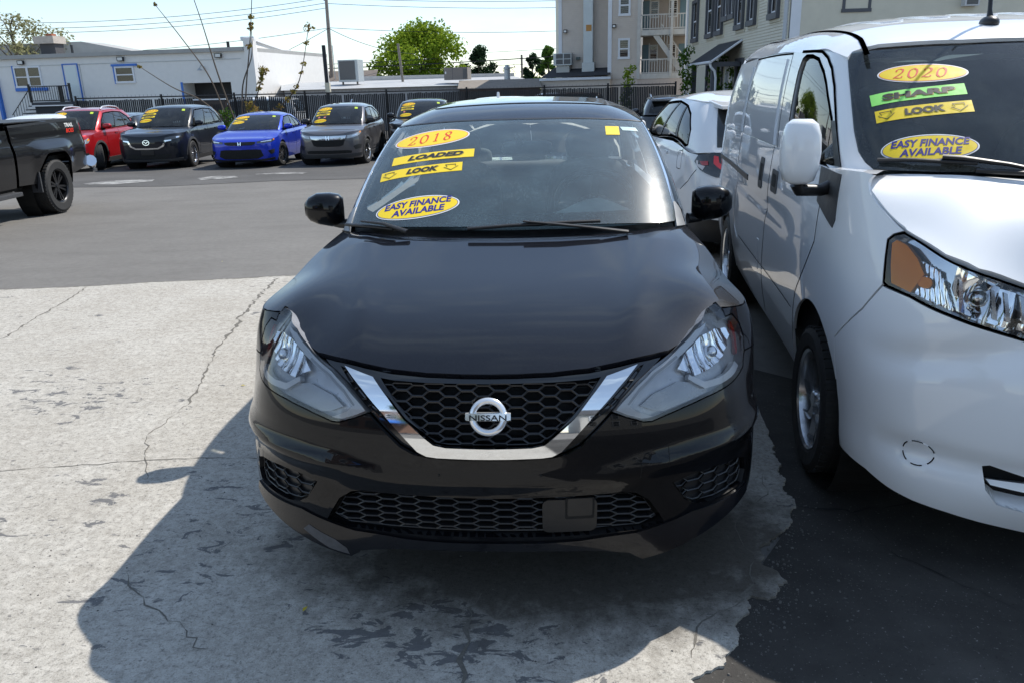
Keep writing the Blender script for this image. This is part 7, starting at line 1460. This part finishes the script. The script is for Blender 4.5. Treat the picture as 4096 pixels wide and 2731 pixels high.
# white hatchback behind the van, tail towards the camera
def hatch_tail(root, belt, gh, S):
    sE = belt.S
    for sg in (1, -1):
        G = (lambda q: q) if sg > 0 else flip
        tl = patch('tail_lamp', belt, G([(sE-.28, 1.050), (sE-.55, 1.065), (sE-.80, 1.075), (sE-1.00, 1.050), (sE-1.03, 0.990), (sE-.92, 0.920), (sE-.72, 0.865), (sE-.5, 0.860), (sE-.28, 0.890)]), M_plain('smoked_lens', (.012, .012, .014), .08, 0, .1, coat=1), root, res=.03, off=.008, rim=.02)
        patch('red_sweep', belt, G([(sE-.72, 1.040), (sE-.78, 1.045), (sE-.76, 0.980), (sE-.66, 0.920), (sE-.45, 0.905), (sE-.45, 0.920), (sE-.62, 0.940), (sE-.70, 0.990)]), M_plain('red_lamp', (.6, .02, .03), .15, coat=1), tl, res=.03, off=.014); patch('red_core', belt, G([(sE-.84, 1.000), (sE-.95, 0.995), (sE-.90, 0.960), (sE-.82, 0.965)]), lens_red, tl, res=.03, off=.014); patch('clear_part', belt, G([(sE-.86, 0.955), (sE-.96, 0.970), (sE-.97, 1.000), (sE-1.0, 1.000), (sE-.98, 0.960), (sE-.88, 0.920)]), tailclear, tl, res=.03, off=.012)
        patch('rear_valance', belt, G([(sE, .28), (sE-.8, .28), (sE-1.15, .30), (sE-1.12, .44), (sE-.85, .50), (sE-.4, .46), (sE, .46)]), blackpl, root, res=.05, off=.008, rim=.02)
        seam('fuel_flap', belt, G(rrect(.19, .17, .04, 4, (sE-1.48, .97))), root, .006, M_plain('grey_gap', (.25, .26, .28), .5), .001, True); seam('bumper_seam', belt, G([(sE-1.35, .70), (sE-1.12, .80), (sE-.98, .92)]), root, .007, MATS['grey_gap'])
def hshape(sA, sB, sC): return [(sA+.02, .03), (sC-.60, .03), (sC-.20, .06), (sC-.12, .12), (sC-.10, .40), (sC-.22, .70), (sC-.46, .84), (sC-1.0, .91), (sB, .93), (sA+.05, .90), (sA-.03, .5)]
car('hatchback', 'white hatchback tail-on behind the white van, smoked tail lamp with red sweep', (1.95, 9.66, gz(9.6)), RAD(-4.5), white2, 4.45, 1.80, 1.60, 1.10, .95, 1.10, 1.85, 3.55, 4.15, 1.06, (.92, 3.55), .345, True, (), None, None, (5, .45, 'double'), satin, 'cars behind the sedan', flipy=True, tail=hatch_tail, spoiler=True, cshape=hshape, glass_side=M_glass('dark_privacy_glass', (.10, .12, .14), .02, .5), res=.05)

car('van', 'white van parked side-on behind the slatted fence', (-17.6, 38.4, gz(34)), RAD(92), white2, 5.2, 1.95, 2.05, 1.25, 1.05, .95, 1.5, 4.7, 5.0, 1.3, (.9, 4.0), .35, False, (), None, None, (5, .45, 'double'), satin, 'vehicles beyond the fence', res=.12)
car('van', 'dark van parked behind the right half of the slatted fence', (-2.5, 39.4, gz(34)), RAD(95), M_paint('maroon_paint', (.03, .015, .014), .02), 5.0, 1.95, 1.9, 1.2, 1.05, .95, 1.5, 4.6, 4.9, 1.3, (.9, 3.9), .35, False, (), None, None, (5, .45, 'double'), satin, 'vehicles beyond the fence', res=.12)
# ================================================================== black pickup at the left edge
def pickup():
    az = RAD(-5); root = empty('pickup_truck', spot(-7.77, 10.06, az, .89, 4.65), -az, 'lifted black pickup cut off by the left edge, big knobbly rear tyre showing', 'truck')
    pb = M_paint('gloss_black_truck_paint', (.005, .005, .006), .02, 0, .2, rough=.3, coat_rough=.01); R = .41
    plan = [(0, 0), (.35, .01), (.7, .06), (.9, .2), (1.0, .5), (1.03, .9), (1.03, 2.0), (1.03, 3.6), (1.03, 4.65), (1.03, 5.35), (1.02, 5.62), (.985, 5.76), (.90, 5.80), (.5, 5.81), (0, 5.81)]
    zs = [.45, .60, .75, .90, 1.02, 1.12, 1.22, 1.30, 1.40]; cS = [.06, .03, .012, 0, .006, .030, .034, .040, .055]; cF = [.1, .05, .02, 0, 0, .01, .03, .06, .12]
    fl = lambda s, z: -.05*np.exp(-((np.abs(s)-sR)/.52)**6)*np.exp(-((z-.86)/.20)**4)
    Ls = np.r_[0, np.cumsum([math.dist(plan[i], plan[i+1]) for i in range(len(plan)-1)])]; sY = lambda y: float(np.interp(y, [p[1] for p in plan[5:10]], Ls[5:10])); sR = sY(4.65)
    belt = Belt(plan, zs, np.array([cF]*4+[cS]*11).T, fl); E_ = belt.S
    arch = [(sR+.52*math.cos(a)*(1 if math.cos(a) > 0 else .98), R+.50*min(1, 1.12*math.sin(a))) for a in np.linspace(math.pi, 0, 22)]; archF = [(sY(.95)+.52*math.cos(a), R+.50*math.sin(a)) for a in np.linspace(math.pi, 0, 18)]
    for sg in (1, -1):
        G = (lambda q: q) if sg > 0 else flip
        bed = [(sY(3.64), .52), (sR-.53, .50)]+arch+[(sR+.54, .55), (sY(5.35)+.30, .62), (E_-.82, .70), (E_-.82, 1.37), (sY(5.35), 1.37), (sY(3.64), 1.33)]
        patch('bed_side', belt, G(bed), pb, root, res=.06, rim=.03); patch('bed_rail_cap', belt, G([(sY(3.64), 1.325), (sY(5.35), 1.365), (E_-.80, 1.365), (E_-.80, 1.40), (sY(5.35), 1.40), (sY(3.64), 1.36)]), blackpl, root, res=.1, off=.006, rim=.06)
        seam('arch_lip', belt, G(arch), root, .03, blackpl, .004)
        cab = [(sY(.95)+.54, .50), (sY(3.58), .50), (sY(3.58), 1.30), (sY(.95)-.3, 1.22), (Ls[3], 1.15), (Ls[3], .6), (sY(.95)-.54, .5)]+archF; patch('cab_side', belt, G(cab), pb, root, res=.08, rim=.02)
        seam('shut_line', belt, G([(sY(3.61), .5), (sY(3.60), 1.35)]), root, .06); seam('shut_line', belt, G([(sY(2.62), .55), (sY(2.60), 1.28)]), root, .012)
        h = patch('door_handle', belt, G(rrect(.24, .045, .02, 3, (sY(3.25), 1.16))), chrome, root, res=.05, off=.03, rim=.02)
        tl = patch('tail_lamp', belt, G([(E_-1.0, .98), (E_-.82, .98), (E_-.82, 1.32), (E_-.98, 1.32), (E_-1.05, 1.2)]), lens_red, root, res=.04, off=.012, rim=.03)
        b = MB(); b.box((sg*.99, 2.3, .42), (.16, 2.5, .06)); b.build('running_board', greypl, root, bevel=.012)
        b = MB(); b.box((sg*.90, 4.15, .52), (.26, .03, .30)); b.build('mud_flap', greypl, root)
        b = MB(); b.lathe([(.02, -.25), (.52, -.25), (.53, .03)], 26, T((sg*.86, 4.65, R+.0))@Matrix.Scale(sg, 4, (1, 0, 0))); b.build('arch_liner', blackhole, root); b = MB(); b.lathe([(.02, -.25), (.52, -.25), (.53, .03)], 22, T((sg*.86, .95, R))@Matrix.Scale(sg, 4, (1, 0, 0))); b.build('arch_liner', blackhole, root)
        b = MB(); b.tube([(sg*.30, 5.90, .64), (sg*.78, 5.90, .64), (sg*.98, 5.88, .66), (sg*1.02, 5.80, .70)], [.10, .10, .10, .09], 10, sq=1.1); bp = b.build('rear_bumper', chrome, root, smooth=50); b = MB(); b.box((sg*.75, 5.93, .53), (.5, .16, .05)); b.build('bumper_step', greypl, bp)
        for y in (.95, 4.65): wheel(root, (sg*.89, y, R), R, .28, (6, .5, 'double'), sg, mats=(rim_dark, blackhole), rr=.255)
        V, F = text_mesh('TRAIL', .085, .2, .001, 1.3); decal('bed_lettering', belt, (sg*(sY(5.35)-.02), 1.30), [(x*1, y) for x, y in V], F, st_white, root, .004, maxlen=.1); V, F = text_mesh('BOSS', .085, .2, .002, 1.3); decal('bed_lettering', belt, (sg*(sY(5.35)-.02), 1.215), V, F, ink_red, root, .004, maxlen=.1)
    patch('tailgate', belt, [(E_-.80, .70), (E_, .70), (E_, 1.36), (E_-.80, 1.36)], pb, root, res=.1, rim=.03); patch('tailgate', belt, flip([(E_-.80, .70), (E_, .70), (E_, 1.36), (E_-.80, 1.36)]), pb, root, res=.1, rim=.03)
    wbox('bed_floor', root, blackhole, -.9, .9, .8, .86, 3.65, 5.75); wbox('tonneau', root, M_plain('black_vinyl', (.02, .021, .023), .5), -.93, .93, 1.385, 1.40, 3.66, 5.74)
    # cab
    B = [(0, 1.55, 1.30), (.5, 1.58, 1.30), (.8, 1.68, 1.30), (.93, 1.9, 1.30), (.96, 2.5, 1.30), (.96, 3.3, 1.31), (.93, 3.5, 1.32), (.5, 3.54, 1.32), (0, 3.54, 1.32)]; U = [(0, 2.1, 1.93), (.45, 2.12, 1.93), (.68, 2.17, 1.92), (.76, 2.3, 1.915), (.78, 2.6, 1.92), (.78, 3.15, 1.91), (.74, 3.32, 1.90), (.45, 3.36, 1.91), (0, 3.36, 1.915)]
    gh = Loft(B, U, .015); S = gh.s
    for sg in (1, -1):
        G = (lambda q: q) if sg > 0 else flip
        w_ = [(S[3]+.12, .05), (S[5]+.05, .05), (S[5]-.0, .88), (S[3]+.2, .88)]
        patch('cab_upper', gh, G([(0, 0), (gh.s[-1], 0), (gh.s[-1], 1), (0, 1)]), pb, root, holes=[G(w_)], res=.1, sc=(1, .65)); patch('side_window', gh, G(w_), priv, root, res=.1, off=-.005, sc=(1, .65)); patch('windscreen', gh, G([(.0, .06), (S[2], .06), (S[2]-.02, .94), (0, .94)]), clearg, root, res=.1, off=.004, sc=(1, .65))
    wbox('cab_roof', root, pb, -.77, .77, 1.905, 1.955, 2.15, 3.34, bevel=.02); wbox('bonnet', root, pb, -.92, .92, 1.05, 1.26, .12, 1.62, bevel=.06); wbox('grille', root, blackpl, -.7, .7, .7, 1.1, -.02, .1); wbox('underbody', root, blackhole, -.75, .75, .42, .62, .4, 5.6)
pickup()
